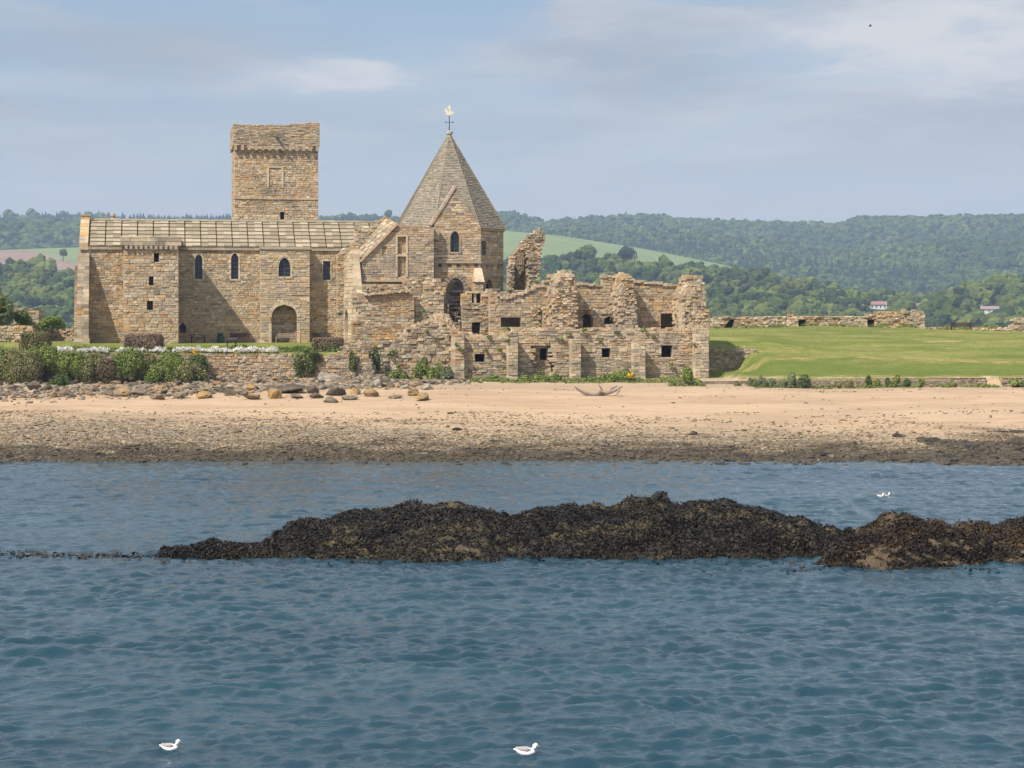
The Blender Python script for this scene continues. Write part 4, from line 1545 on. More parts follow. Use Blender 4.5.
# far slope
ua, za_ = UZ(398.5, 226, VE)
ub, zb_ = UZ(440, 229, VE)
mb.hexa([L(ua, VE + 0.5, za_ - 0.3), L(ub, VE + 0.5, zb_ - 1.0), L(ub, VE2 + 3, zb_ - 1.0), L(ua, VE2 + 0.5, za_ - 0.3),
         L(ua, VE + 0.5, za_ - 0.02), L(ub, VE + 0.5, zb_ - 0.03), L(ub, VE2 + 3, zb_ - 0.03), L(ua, VE2 + 0.5, za_ - 0.02)], GREY)
mb.build('roof', M_SLATE, rng, og)
# long sunlit side wall, set a little askew so it faces the light
s0 = L(UY(341.5, -0.05)[0], -0.05, 0)
s1 = L(UY(361.0, -7.2)[0], -7.2, 0)
ldx, ldy = s1[0] - s0[0], s1[1] - s0[1]
ll = math.hypot(ldx, ldy)
dxn, dyn = ldx / ll, ldy / ll
PS = lambda a, z, c: (s0[0] + dxn * a - dyn * c, s0[1] + dyn * a + dxn * c, z)
zA = H - (266 - PYH) / F * s0[1]
zB = H - (248 - PYH) / F * (s0[1] + dyn * ll * 0.62)
zC = H - (262 - PYH) / F * (s0[1] + dyn * ll * 0.8)
zD = H - (293 - PYH) / F * s1[1]
mb = MB()
la0, la1 = ll * 0.16, ll * 0.34
lz1 = H - (309 - PYH) / F * (s0[1] + dyn * ll * 0.25)
lan = arch_at(la0, la1, ZL + 0.1, lz1, 'point', 8)
masonry(mb, PS, [(0, GB), (ll, GB), (ll, zD), (ll * 0.75, zD + 0.1), (ll * 0.66, zC - 0.9), (ll * 0.60, zC + 0.4), (ll * 0.56, zB), (ll * 0.42, zB - 0.2), (0, zA)], [lan], 0, 0.6, pal=PAL_PALE, course=(0.25, 0.4), width=(0.5, 1.1), jit=0.03)  # paler stone carries part of the wall's sunlight in its colour
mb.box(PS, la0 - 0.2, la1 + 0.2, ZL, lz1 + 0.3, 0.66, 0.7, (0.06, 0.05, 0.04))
mb.build('side_wall', M_STONE, rng, og)

# ================================================================== orange wall and broken pieces in the middle
def ruin(name, label, cat, px, v, group=None):
    u_, _ = UY(px, v)
    og_ = L(u_, v + 0.5, ZL if v > -13 else 4.0)
    return thing(name, label, cat, og_, group), og_


VO = -8.2
t, og = ruin('broken_stone_wall', 'roofless wall of orange-brown stone below the gabled range', 'wall', 383, VO)
outo = pts(VO, (352.5, 362), (414.5, 362), (414.5, 289), (352, 289))
tops = pts(VO, (352, 294), (356, 292), (363, 295), (390, 293), (400, 291), (411, 290), (412, 298), (415, 300))
kf0 = rag(tops, 0.18, 1.7)
lefte = pts(VO, (352, 290), (352.5, 305), (357.5, 313), (357, 322), (352, 326), (352, 362))
lz = [p[1] for p in lefte][::-1]
la_ = [p[0] for p in lefte][::-1]
kf = lambda a, z: kf0(a, z) and a > float(np.interp(z, lz, la_)) - 0.05
mb = MB()
masonry(mb, FP(VO), outo, [], 0, 0.9, course=(0.14, 0.25), width=(0.25, 0.6), jit=0.04, rub=0.03, keep=kf, pal=PAL_ORANGE)
mb.build('lower_courses', M_RUBBLE, t, og)
mb = MB()
a0, z0 = UZ(364, 294.5, VO)
a1, z1 = UZ(411, 290, VO)
n = 14
for i in range(n):
    s, e = i / n, (i + 1) / n - 0.01
    zz = z0 + (z1 - z0) * s + R.uniform(-0.03, 0.06)
    mb.box(FP(VO), a0 + (a1 - a0) * s, a0 + (a1 - a0) * e, zz - 0.14, zz + 0.03 + R.uniform(0, 0.1), -0.35, 0.95, pick([(PALE, 3), (TAN, 3), (GREY, 2)], i, 0))
mb.build('overhanging_course', M_RUBBLE, t, og)
# floor ledge and wall between it and the range
mb = MB()
VO2 = VO + 1.6
outo = pts(VO2, (362, 350), (432, 350), (432, 272), (362, 272))
tops = pts(VO2, (362, 284), (372, 286), (385, 283), (398, 285), (408, 282), (411, 276), (416, 272), (424, 274), (430, 280), (434, 284))
masonry(mb, FP(VO2), outo, [arch(VO2, 414, 423, 281, 292, 'round'), rect(VO2, 416, 302, 420, 308)], 0, 0.8, course=(0.14, 0.26), width=(0.25, 0.6), jit=0.07, rub=0.05, keep=rag(tops, 0.35, 9.1), pal=PAL_RUIN)
mb.build('inner_wall', M_RUBBLE, t, og)

VM = -7.6
t, og = ruin('broken_stone_pier', 'ragged stone pier left of the tall pointed arch', 'wall', 427, VM)
mb = MB()
out = pts(VM, (415, 350), (444, 350), (444, 291), (415, 291))
masonry(mb, FP(VM), out, [rect(VM, 423, 329, 432, 337)], 0, 2.2, course=(0.14, 0.25), width=(0.3, 0.6), jit=0.06, rub=0.04, keep=rag(pts(VM, (415, 300), (419, 298), (428, 292), (444, 291.5)), 0.15, 2.0), pal=PAL_RUIN)
mb.build('lower_courses', M_RUBBLE, t, og)
mb = MB()
Vx = VM + 0.4
out = pts(Vx, (430, 295), (446, 295), (446, 276), (430, 276))
masonry(mb, FP(Vx), out, [], 0, 0.9, course=(0.22, 0.34), width=(0.3, 0.5), jit=0.07, rub=0.05, keep=rag(pts(Vx, (430, 284), (434, 281), (440, 279), (443, 283), (446, 284)), 0.4, 5.0), pal=PAL_RUIN)
mb.build('broken_springer', M_RUBBLE, t, og)

# block right of the arch with square openings
VB = -6.6
t, og = ruin('broken_stone_wall', 'wall with a square opening above another, between pointed arch and long ruin', 'wall', 478, VB)
mb = MB()
out = pts(VB, (462, 352), (507, 352), (507, 286), (462, 286))
holes_ = [rect(VB, 472, 293.5, 481, 303), rect(VB, 472, 322.5, 480.5, 334.5)]
tops = pts(VB, (462, 296), (466, 293), (470, 291), (486, 291.5), (491, 290), (495, 288), (500, 290), (507, 291))
masonry(mb, FP(VB), out, holes_, 0, 1.0, course=(0.14, 0.25), width=(0.28, 0.6), jit=0.05, rub=0.03, keep=rag(tops, 0.2, 3.2), pal=PAL_RUIN)
for h in holes_:
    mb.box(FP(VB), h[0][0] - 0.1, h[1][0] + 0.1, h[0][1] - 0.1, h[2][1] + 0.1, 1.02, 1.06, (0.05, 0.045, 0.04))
mb.build('wall', M_RUBBLE, t, og)
mb = MB()
h = holes_[0]
am = h[0][0] * 0.62 + h[1][0] * 0.38
mb.tube([L(am, VB + 0.3, h[0][1]), L(am, VB + 0.3, h[2][1])], [0.16, 0.15], 8, PALE)
mb.build('shaft', M_STONE, t, og)
# arched recess round the window: deep side cheeks and ring of voussoirs
mb = MB()
ar = arch(VG - 1.0, 446, 466, 277.5, 322, 'point', 12)
mb.band(FP(VG - 0.6), ar[2:], -0.4, 0.0, 0.6, (0.30, 0.26, 0.2))
mb.build('arch_ring', M_RUBBLE, t, og)
# buttress with sloping head
mb = MB()
q = pts(VG - 0.9, (474.5, 300), (483.5, 300), (483.5, 282), (474.5, 282))
masonry(mb, FP(VG - 0.9), [q[0], q[1], q[2], q[3]], [], 0, 1.0, pal=PAL_PALE, width=(0.35, 0.5))
a0, a1 = q[0][0], q[1][0]
zt, zl = UZ(480, 268, VG - 0.4)[1], q[2][1]
mb.hexa([L(a0 - 0.08, VG - 1.05, zl), L(a1 + 0.08, VG - 1.05, zl), L(a1 + 0.08, VG - 0.01, zl), L(a0 - 0.08, VG - 0.01, zl),
         L(a0 + 0.1, VG - 0.2, zt), L(a1 - 0.05, VG - 0.2, zt), L(a1 - 0.05, VG - 0.01, zt), L(a0 + 0.1, VG - 0.01, zt)], PALE)
mb.build('buttress', M_STONE, t, og)

# ================================================================== leaning fragment
VF = -3.5
t, og = ruin('leaning_wall_fragment', 'tall jagged fragment of wall leaning up between chapter house and long ruin', 'wall', 526, VF)
mb = MB()
poly = pts(VF, (508, 300), (539, 300), (538, 286), (539.5, 268), (541, 252), (544.5, 240), (545.5, 233), (542, 227.5), (536, 230), (529, 235), (521, 243), (514, 252), (509, 266), (508, 280))
hollow = pts(VF, (513.5, 290), (527, 290), (528.5, 276), (527, 262), (526, 252), (522, 250), (517, 256), (514, 270))
masonry(mb, FP(VF), poly, [hollow], 0, 0.9, course=(0.14, 0.26), width=(0.2, 0.42), jit=0.1, rub=0.06, pal=PAL_RUIN, step=0.12)
# the back of the hollow, its shade put into darker stone
masonry(mb, FP(VF + 1.7), grow(hollow, 0.35), [], 0, 0.5, course=(0.2, 0.3), width=(0.2, 0.5), jit=0.05, rub=0.04, pal=PAL_DARK)
a0 = hollow[0][0]
P = lambda a, z, c: L(a0 - 0.3 + (z - hollow[0][1]) * 0.04 + c, a, z)
zz0, zz1 = hollow[0][1] - 0.3, max(p[1] for p in hollow)
masonry(mb, P, [(VF + 0.9, zz0), (VF + 1.9, zz0), (VF + 1.9, zz1 - 0.5), (VF + 0.9, zz1 - 1.3)], [], 0, 0.3, pal=PAL_RUIN, jit=0.05)
a9 = hollow[1][0]
P = lambda a, z, c: L(a9 + c, a, z)
masonry(mb, P, [(VF + 0.9, zz0), (VF + 1.9, zz0), (VF + 1.9, zz1), (VF + 0.9, zz1)], [], 0, 0.6, pal=PAL_RUIN, jit=0.05)
mb.build('wall', M_RUBBLE, t, og)
mb = MB()
masonry(mb, FP(VF), pts(VF, (504, 330), (556, 330), (556, 289), (504, 289)), [], 0.05, 0.95, keep=rag(pts(VF, (504, 294), (515, 291), (530, 293), (545, 292), (556, 290)), 0.3, 8.0), jit=0.07, rub=0.05, pal=PAL_RUIN)
mb.build('lower_courses', M_RUBBLE, t, og)

# ================================================================== upper storey of the long ruin (range of rooms)
VR = -8.6
t, og = ruin('dormitory_ruin', 'long two-storey roofless ruin with broken cross walls above the beach', 'ruin', 605, -12)
LONG = t
LOG = og
mb = MB()
out = pts(VR, (490, 345), (690, 345), (690, 268), (490, 268))
tops = pts(VR, (490, 291), (497, 292), (501, 298), (510, 297), (522, 293.5), (534, 288.5), (543, 285), (549, 278), (556, 275), (575, 284), (603, 285), (604, 277.5), (610, 275.5), (617, 277), (621, 281), (637, 281), (660, 284), (683, 286), (690, 286))
hs = [rect(VR, 501, 317.5, 521, 327), arch(VR, 531, 543, 307.5, 330, 'round'), arch(VR, 582, 593, 313, 330, 'round'),
      arch(VR, 604.5, 614, 316, 323.5, 'flat'), rect(VR, 661, 313.5, 677, 329.5)]
masonry(mb, FP(VR), out, hs, 0, 0.9, course=(0.18, 0.32), width=(0.25, 0.6), jit=0.035, rub=0.02, keep=rag(tops, 0.14, 6.0), pal=[(GREY, 4), (TAN, 5), (PALE, 2), (ORANGE, 1.2), (DGREY, 1.5)])
for i, h in enumerate(hs):
    if i == 1:
        continue
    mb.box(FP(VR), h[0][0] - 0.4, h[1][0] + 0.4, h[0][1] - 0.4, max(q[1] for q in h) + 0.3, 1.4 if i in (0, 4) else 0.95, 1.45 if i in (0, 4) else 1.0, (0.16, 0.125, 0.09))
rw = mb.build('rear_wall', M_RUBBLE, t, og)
# pale capping stones on the rear wall
mb = MB()
ta = [p[0] for p in tops]
tz = [p[1] for p in tops]
a = UZ(500, 290, VR)[0]
ae = UZ(684, 290, VR)[0]
while a < ae:
    w_ = R.uniform(0.2, 0.5)
    zz = float(np.interp(a + w_ / 2, ta, tz)) - 0.12 + R.uniform(-0.06, 0.08)
    mb.box(FP(VR), a, a + w_ - 0.02, zz, zz + R.uniform(0.14, 0.32), -0.1 - R.uniform(0, 0.08), 0.95, pick([(PALE, 6), (TAN, 3), (GREY, 2)], a, zz))
    a += w_
mb.build('capping_stone', M_RUBBLE, rw, og)
mb = MB()
h = hs[1]
mb.band(FP(VR), h[2:], -0.28, -0.06, 0.3, PALE)
mb.build('door_arch', M_RUBBLE, t, og)


def stub(x0, x1, y_top, v_end, prof, pal=PAL_RUIN, seed=1.0):
    """broken cross wall coming forward from the rear wall; PROF: (v, py) heights along it"""
    u0 = UY(x0, v_end)[0]
    u1 = UY(x1, v_end)[0]
    th = u1 - u0
    mb_ = MB()
    va, vb = v_end, VR - 0.002
    top_ = [(v_, UZ(x0, py_, v_)[1]) for v_, py_ in prof]
    masonry(mb_, lambda a, z, c: L(u0 + c, a, z), [(va, 7.6), (vb, 7.6), (vb, UZ(x0, y_top, VR)[1] + 0.3), (va, UZ(x0, y_top, VR)[1] + 0.3)], [], 0, th,
            course=(0.14, 0.26), width=(0.3, 0.6), jit=0.08, rub=0.05, keep=rag(top_, 0.25, seed), pal=pal)
    # its seaward broken end, as rubble set proud of the wall
    zmax = np.interp(va + 0.1, [q[0] for q in top_], [q[1] for q in top_])
    masonry(mb_, FP(va - 0.35), [(u0, 7.6), (u1, 7.6), (u1, zmax + 0.2), (u0, zmax + 0.2)], [], 0, 0.345, course=(0.14, 0.26), width=(0.25, 0.5), jit=0.12, rub=0.07,
            keep=rag([(u0, zmax), ((u0 + u1) / 2, zmax + 0.1), (u1, zmax - 0.2)], 0.3, seed + 3), pal=pal)
    return mb_.build('cross_wall', M_RUBBLE, LONG, LOG)


def fin(out_px, v_end, n, drop, pal, seed, holes_=(), zlow=7.6, name='cross_wall'):
    """broken cross wall coming forward from the rear wall in upright slices, each with its own ragged outline"""
    base = pts(v_end, *out_px)
    zb_ = min(z for _, z in base)
    mb_ = MB()
    d = (VR - 0.002 - v_end) / n
    for i in range(n):
        vq = v_end + d * i
        h = 1 - drop * (n - 1 - i) / max(1, n - 1) * 0
        o_ = []
        for a, z in base:
            t_ = (z - zb_)
            o_.append((a + R.uniform(-0.10, 0.10) * (t_ > 0.4), zb_ + t_ * (1 - drop * (1 - i / n) * R.uniform(0.4, 1.2)) if t_ > 0.5 else min(z, zlow)))
        masonry(mb_, FP(vq), o_, [rect(v_end, *q) for q in holes_] if i == 0 else [], 0, d - 0.004, course=(0.14, 0.28), width=(0.2, 0.42), jit=0.11 if i == 0 else 0.03, rub=0.06, pal=pal, step=0.13)
    return mb_.build(name, M_RUBBLE, LONG, LOG)


fin([(554, 331), (577, 331), (577.5, 315), (576, 300), (577, 290), (576, 279), (573, 272), (567, 269.5), (562, 271), (559, 276), (557.5, 285), (555, 296), (554, 312)], -12.3, 5, 0.03, PAL_PALE + [(ORANGE, 2), (RUST, .5), (GREY, 2)], 1.3)
fin([(619, 331), (637, 331), (636.5, 318), (635, 300), (636, 292), (634, 284), (636, 277), (632, 272.5), (627, 271), (623, 274), (622.5, 284), (620.5, 292), (619, 305)], -12.0, 5, 0.05, PAL_PALE + [(ORANGE, 2), (RUST, .8), (GREY, 2)], 2.7)
fin([(547, 331), (555, 331), (556, 285), (553, 281), (550, 286), (548, 296)], -9.8, 2, 0.05, PAL_RUIN, 8.3)
# end wall
VN = -14.0
fin([(683, 331), (705.5, 331), (706, 315), (705, 300), (706, 290), (704, 281), (700, 276), (695, 274), (690.5, 275.5), (689, 283), (686, 288), (685.5, 300), (683, 312)], -12.5, 6, 0.04, PAL_PALE + [(GREY, 3), (ORANGE, 1.5)], 5.5, (), 7.6, 'end_wall')
mb = MB()
masonry(mb, FP(VN), pts(VN, (697, 388), (709, 388), (709, 330), (697, 330)), [], 0.6, -VN + VR, course=(0.2, 0.34), width=(0.3, 0.6), jit=0.05, rub=0.03, pal=PAL_RUIN)
mb.build('end_wall', M_RUBBLE, t, og)
mb = MB()
VN2 = VN + 1.4
tp = pts(VN2, (681, 296), (684, 288), (688, 282), (690, 275.5), (697, 274), (703, 277), (705, 284), (706, 300), (708, 312), (709, 330))
masonry(mb, FP(VN2), pts(VN2, (682, 385), (709.5, 385), (709.5, 272), (682, 272)), [rect(VN2, 685, 312, 688.5, 328), rect(VN2, 688.5, 279, 690.5, 287)], 0, 1.2, course=(0.2, 0.32), width=(0.22, 0.5), jit=0.08, rub=0.05,
        keep=rag(tp, 0.22, 7.7), pal=PAL_RUIN + [(PALE, 5)])
mb.build('end_wall', M_RUBBLE, t, og)
# rubble heap wall inside the second bay
mb = MB()
VH = -10.2
tp = pts(VH, (576, 322), (584, 317), (590, 312), (600, 308), (612, 309), (620, 316), (626, 324))
masonry(mb, FP(VH), pts(VH, (577, 336), (626, 336), (626, 306), (577, 306)), [arch(VH, 583, 593, 314, 331, 'round'), arch(VH, 604, 614.5, 316, 324, 'flat')], 0, 1.0, course=(0.16, 0.3), width=(0.2, 0.45), jit=0.1, rub=0.08,
        keep=rag(tp, 0.3, 4.2), pal=PAL_RUIN)
mb.build('rubble_wall', M_RUBBLE, t, og)
# front wall of the lower storey
VW = -14.2
mb = MB()
FHOLES = [rect(VW, 541.5, 348.5, 548.5, 360), rect(VW, 602, 348.3, 610.5, 357.5), rect(VW, 661.5, 345.5, 672.5, 357.2), rect(VW, 475, 354, 485, 362), rect(VW, 512, 352, 516, 358)]
FHOLES = FHOLES[:4]
out = pts(VW, (461, 393), (702, 393), (702, 324), (461, 324))
tops = pts(VW, (461, 333), (470, 334), (480, 336), (498, 338), (507, 336), (514, 329), (540, 328.5), (575, 329.5), (620, 328.5), (660, 329.5), (702, 329))
kt = rag(tops, 0.28, 11.0)
rec = pts(VW, (534, 345), (552, 345), (551, 375), (536, 375))
ra0, ra1, rz0, rz1 = rec[0][0], rec[1][0], rec[2][1], rec[0][1]
kf = lambda a, z: kt(a, z) and not (ra0 + mnoise.noise(Vector((z * 2, 0, 0))) * 0.4 < a < ra1 + mnoise.noise(Vector((z * 2, 5, 0))) * 0.4 and rz0 < z < rz1)
masonry(mb, FP(VW), out, FHOLES, 0, 0.7, course=(0.14, 0.25), width=(0.3, 0.75), jit=0.045, rub=0.02, keep=kf, pal=[(GREY, 4), (TAN, 5), (PALE, 5), (ORANGE, 0.7), (DGREY, 1)])
masonry(mb, FP(VW), rect(VW, 533, 344, 553, 377), [FHOLES[0]], 0.72, 1.2, course=(0.14, 0.25), width=(0.3, 0.6), jit=0.05, pal=PAL_RUIN)
fw = mb.build('front_wall', M_RUBBLE, t, og)
# loose rubble standing on the front wall head
mb = MB()
ta = [p[0] for p in tops]
tz = [p[1] for p in tops]
a = ta[0]
while a < ta[-1]:
    for c_ in range(4):
        w_ = R.uniform(0.2, 0.45)
        h_ = R.uniform(0.1, 0.34)
        zz = float(np.interp(a, ta, tz)) - 0.2
        aa = a + R.uniform(-0.2, 0.2)
        cc = R.uniform(0, 1.6)
        col = pick(PAL_RUIN, a, zz)
        mb.hexa([FP(VW)(aa + R.uniform(0, .06), zz, cc), FP(VW)(aa + w_, zz, cc + R.uniform(0, .08)), FP(VW)(aa + w_, zz, cc + w_), FP(VW)(aa, zz, cc + w_),
                 FP(VW)(aa + R.uniform(.02, .09), zz + h_, cc + .05), FP(VW)(aa + w_ - .05, zz + h_ + R.uniform(-.06, .06), cc + .06), FP(VW)(aa + w_ - .05, zz + h_, cc + w_ - .04), FP(VW)(aa + .04, zz + h_, cc + w_ - .04)], col)
    a += R.uniform(0.18, 0.32)
mb.build('wall_head_rubble', M_RUBBLE, fw, og)
# floor over the lower storey, dark room behind the openings
mb = MB()
u0, u1 = UY(470, VW)[0], UY(700, VW)[0]
n = 46
for i in range(n):
    q0, q1 = u0 + (u1 - u0) * i / n, u0 + (u1 - u0) * (i + 1) / n
    for j in range(9):
        v0 = VW + 0.72 + (VR - VW - 0.75) * j / 9
        v1 = VW + 0.72 + (VR - VW - 0.75) * (j + 1) / 9
        if UY(507, VW)[0] > q0 and j > 8:
            continue
        zt_ = 7.85 + R.uniform(-0.08, 0.12) - (0.7 if q0 < UY(507, VW)[0] else 0)
        mb.box(FP(0), q0 + .01, q1 - .01, 7.2 - (0.4 if q0 < UY(507, VW)[0] else 0), zt_, v0 + .01, v1 - .01, pick(PAL_RUIN, q0, v0))
mb.build('vault_top', M_RUBBLE, t, og)
mb = MB()
mb.box(FP(VW), u0, u1, 2.6, 7.25, 2.6, 2.8, (0.06, 0.05, 0.04))  # the room's shade is put into this wall's near-black colour
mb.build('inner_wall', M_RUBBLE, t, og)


def buttress(x0, x1, yt, yb, v0, pr, par_, og_, pal=PAL_RUIN, seed=1.0):
    mb_ = MB()
    u0, u1 = UY(x0, v0 - pr)[0], UY(x1, v0 - pr)[0]
    zt = UZ(x0, yt, v0 - pr)[1]
    masonry(mb_, FP(v0 - pr), [(u0, 3.0), (u1, 3.0), (u1, zt), (u0, zt)], [], 0, pr - 0.06, course=(0.22, 0.34), width=(0.35, 0.6), jit=0.04, rub=0.03,
            keep=rag([(u0, zt), (u1, zt - 0.1)], 0.2, seed), pal=pal)
    return mb_.build('buttress', M_RUBBLE, par_, og_)


for x0, x1, yt, yb, sd_ in ((508.5, 518, 338, 383, 1.1), (571.5, 581, 339, 380, 2.2), (634, 645.5, 343, 381, 3.3), (695.5, 709, 328, 378, 4.4)):
    buttress(x0, x1, yt, yb, VW, 1.15, t, og, PAL_PALE + [(GREY, 4)], sd_)

# ================================================================== low front wall at the left of the ruins, with its rubble slope
VL = -12.2
t, og = ruin('rubble_retaining_wall', 'rough grey rubble wall rising from beach to the orange-brown wall', 'wall', 415, VL)
mb = MB()
out = pts(VL, (352, 396), (462, 396), (462, 300), (352, 300))
tops = pts(VL, (352, 341), (376, 341), (385, 342), (396, 341), (404, 336), (410, 329), (418, 324), (425, 322), (436, 324), (446, 328), (455, 331), (462, 334))
masonry(mb, FP(VL), out, [], 0, 1.1, course=(0.18, 0.34), width=(0.25, 0.65), jit=0.08, rub=0.05, keep=rag(tops, 0.3, 14.0), pal=PAL_RUIN)
mb.build('front_face', M_RUBBLE, t, og)
# rubble slope behind
mb = MB()
def slope_z(a, v):
    px_ = None
    s = (v - (VL + 1.0)) / (VM - 0.2 - (VL + 1.0))
    s = min(max(s, 0), 1)
    z0 = float(np.interp(a, [p[0] for p in tops], [p[1] for p in tops])) - 0.25
    up = pts(VM, (395, 348), (405, 342), (415, 334), (425, 325), (436, 317), (444, 315), (451, 327), (459, 337), (470, 340))
    z1 = float(np.interp(a, [p[0] for p in up], [p[1] for p in up]))
    return z0 + (z1 - z0) * s
uA_, uB_ = UY(388, VL)[0], UY(470, VL)[0]
for i in range(1500):
    a = R.uniform(uA_, uB_)
    v = R.uniform(VL + 0.6, VM + 0.2)
    z = slope_z(a, v)
    w_ = R.uniform(0.12, 0.42)
    d = R.uniform(0.15, 0.35)
    h_ = R.uniform(0.08, 0.26)
    r_ = R.uniform(-0.5, 0.5)
    col = pick(PAL_RUIN, a, v)
    P = lambda x_, z_, y_: L(a + x_ * math.cos(r_) - y_ * math.sin(r_), v + x_ * math.sin(r_) + y_ * math.cos(r_), z + z_)
    tl = R.uniform(-0.12, 0.12)
    mb.hexa([P(-w_, -0.3, -d), P(w_, -0.3, -d), P(w_, -0.3, d), P(-w_, -0.3, d),
             P(-w_ * .8, h_ + tl, -d * .8), P(w_ * .85, h_ - tl, -d * .9), P(w_ * .8, h_ - tl, d * .8), P(-w_ * .9, h_ + tl, d * .8)], col)
n = 16
for i in range(n):
    for j in range(6):
        a0, a1 = uA_ + (uB_ - uA_) * i / n, uA_ + (uB_ - uA_) * (i + 1) / n
        v0, v1 = VL + 0.5 + (VM + 0.2 - VL - 0.5) * j / 6, VL + 0.5 + (VM + 0.2 - VL - 0.5) * (j + 1) / 6
        mb.hexa([L(a0, v0, 5), L(a1, v0, 5), L(a1, v1, 5), L(a0, v1, 5), L(a0, v0, slope_z(a0, v0) - .05), L(a1, v0, slope_z(a1, v0) - .05), L(a1, v1, slope_z(a1, v1) - .05), L(a0, v1, slope_z(a0, v1) - .05)], (0.2, 0.17, 0.11))
mb.build('fallen_rubble', M_RUBBLE, t, og)
buttress(455, 464.5, 334, 386, VL, 2.6, t, og, PAL_RUIN, 6.0)

# ================================================================== sea wall of the lawn
x_l, x_r = -50.0, A0.x + 14.9 * EU.x + 8 * 0.17
ogs = (-30, 170, 3.2)
t = thing('sea_wall', 'brown rubble sea wall holding up the lawn, half hidden by bushes and white flowers', 'wall', ogs)
P = lambda a, z, c: (a, 169.9 + c, z)
xr = (376 - 512) / F * 169.9
mb = MB()
zt = H - (355 - PYH) / F * 169.9
tp = [(x_l, zt + 0.1), ((200 - 512) / F * 170, zt + 0.12), ((300 - 512) / F * 170, zt), ((338 - 512) / F * 170, zt + 0.05), ((345 - 512) / F * 170, zt + 1.15), ((363 - 512) / F * 170, zt + 1.2), ((368 - 512) / F * 170, zt + 0.2), ((374 - 512) / F * 170, zt - 1.8), (xr, zt - 2.8)]
masonry(mb, P, [(x_l, 2.6), (xr, 2.6), (xr, 7.6), (x_l, 7.6)], [], 0, 0.75, course=(0.14, 0.26), width=(0.2, 0.5), jit=0.045, rub=0.04, keep=rag(tp, 0.14, 3.9), pal=[(TAN, 4), (GREY, 5), (DGREY, 3), (ORANGE, 0.8), (RUST, 0.8), (PALE, 1)])
mb.build('stone_face', M_RUBBLE, t, ogs)
mb = MB()
P = lambda a, z, c: (xr - 0.1 - c, 169.9 + a, z)
masonry(mb, P, [(0.76, 2.6), (5.5, 2.6), (5.5, 6.6), (0.76, 5.0)], [], 0, 0.7, course=(0.16, 0.3), width=(0.2, 0.5), jit=0.05, rub=0.04, pal=PAL_RUIN)
mb.build('return_wall', M_RUBBLE, t, ogs)

# ================================================================== kerb wall and steps above the right-hand beach
ogk = (40, 167, 3.5)
t = thing('low_beach_wall', 'low dark stone wall along the top of the sand, under the turf bank', 'wall', ogk)
xa, xb, xc, xd = (668 - 512) / F * 167, (985.5 - 512) / F * 167, (1001 - 512) / F * 167, 56.0
P = lambda a, z, c: (a, 166.75 + c, z)
mb = MB()
masonry(mb, P, [(xa, 3.0), (xb, 3.0), (xb, 4.05), (xa, 4.0)], [], 0, 0.5, course=(0.16, 0.26), width=(0.2, 0.5), jit=0.04, rub=0.03, keep=rag([(xa, 3.7), ((760 - 512) / F * 167, 3.95), (xb, 4.1)], 0.1, 2.9), pal=[(DGREY, 5), (GREY, 4), (TAN, 1)])
masonry(mb, P, [(xc, 3.0), (xd, 3.0), (xd, 4.05), (xc, 4.05)], [], 0, 0.5, course=(0.16, 0.26), width=(0.2, 0.5), jit=0.04, rub=0.03, pal=[(DGREY, 5), (GREY, 4), (TAN, 1)])
mb.build('stone_face', M_RUBBLE, t, ogk)
mb = MB()
for q0, q1 in ((xa + 6, xb), (xc, xd)):
    mb = MB()
    a = q0
    while a < q1 - 0.1:
        w_ = min(R.uniform(0.4, 0.9), q1 - a)
        mb.box(P, a, a + w_ - 0.02, 4.053, 4.11 + R.uniform(0, 0.03), -0.05, 0.52, pick([(PALE, 3), (TAN, 4), (ORANGE, 1.5)], a, 0))
        a += w_
    mb.build('coping', M_RUBBLE, t, ogk)
ogst = ((xb + xc) / 2, 167, 3.4)
t = thing('stone_steps', 'short flight of pale stone steps through the low beach wall', 'steps', ogst)
for i in range(5):
    mb = MB()
    mb.box(P, xb + 0.05, xc - 0.05, 2.8, 3.42 + i * 0.19, -0.45 + i * 0.3, 2.2, vary(PALE, 0.9, 1.1))
    mb.build('step', M_STONE, t, ogst)

# dark little cut wall in the turf beside the ruin's end
ogc = (20.0, 180.6, 5)
t = thing('turf_retaining_wall', 'small dry-stone wall in the shaded cut of the turf beside the ruin end', 'wall', ogc)
mb = MB()
xa, xb = (707 - 512) / F * 180.6, (748 - 512) / F * 180.6
xe = (757 - 512) / F * 180.6
P = lambda a, z, c: (a, 180.6 + c, z)
masonry(mb, P, [(xa, 4.2), (xe, 4.6), (xe, 6.6), (xa, 6.6)], [], 0, 0.4, course=(0.14, 0.24), width=(0.2, 0.5), jit=0.06, rub=0.05, keep=rag([(xa, 6.45), (xb, 6.45), (xb + 0.5, 6.35), (xe, 6.3)], 0.08, 1.9), pal=PAL_RUIN)
mb.build('stone_face', M_RUBBLE, t, ogc)

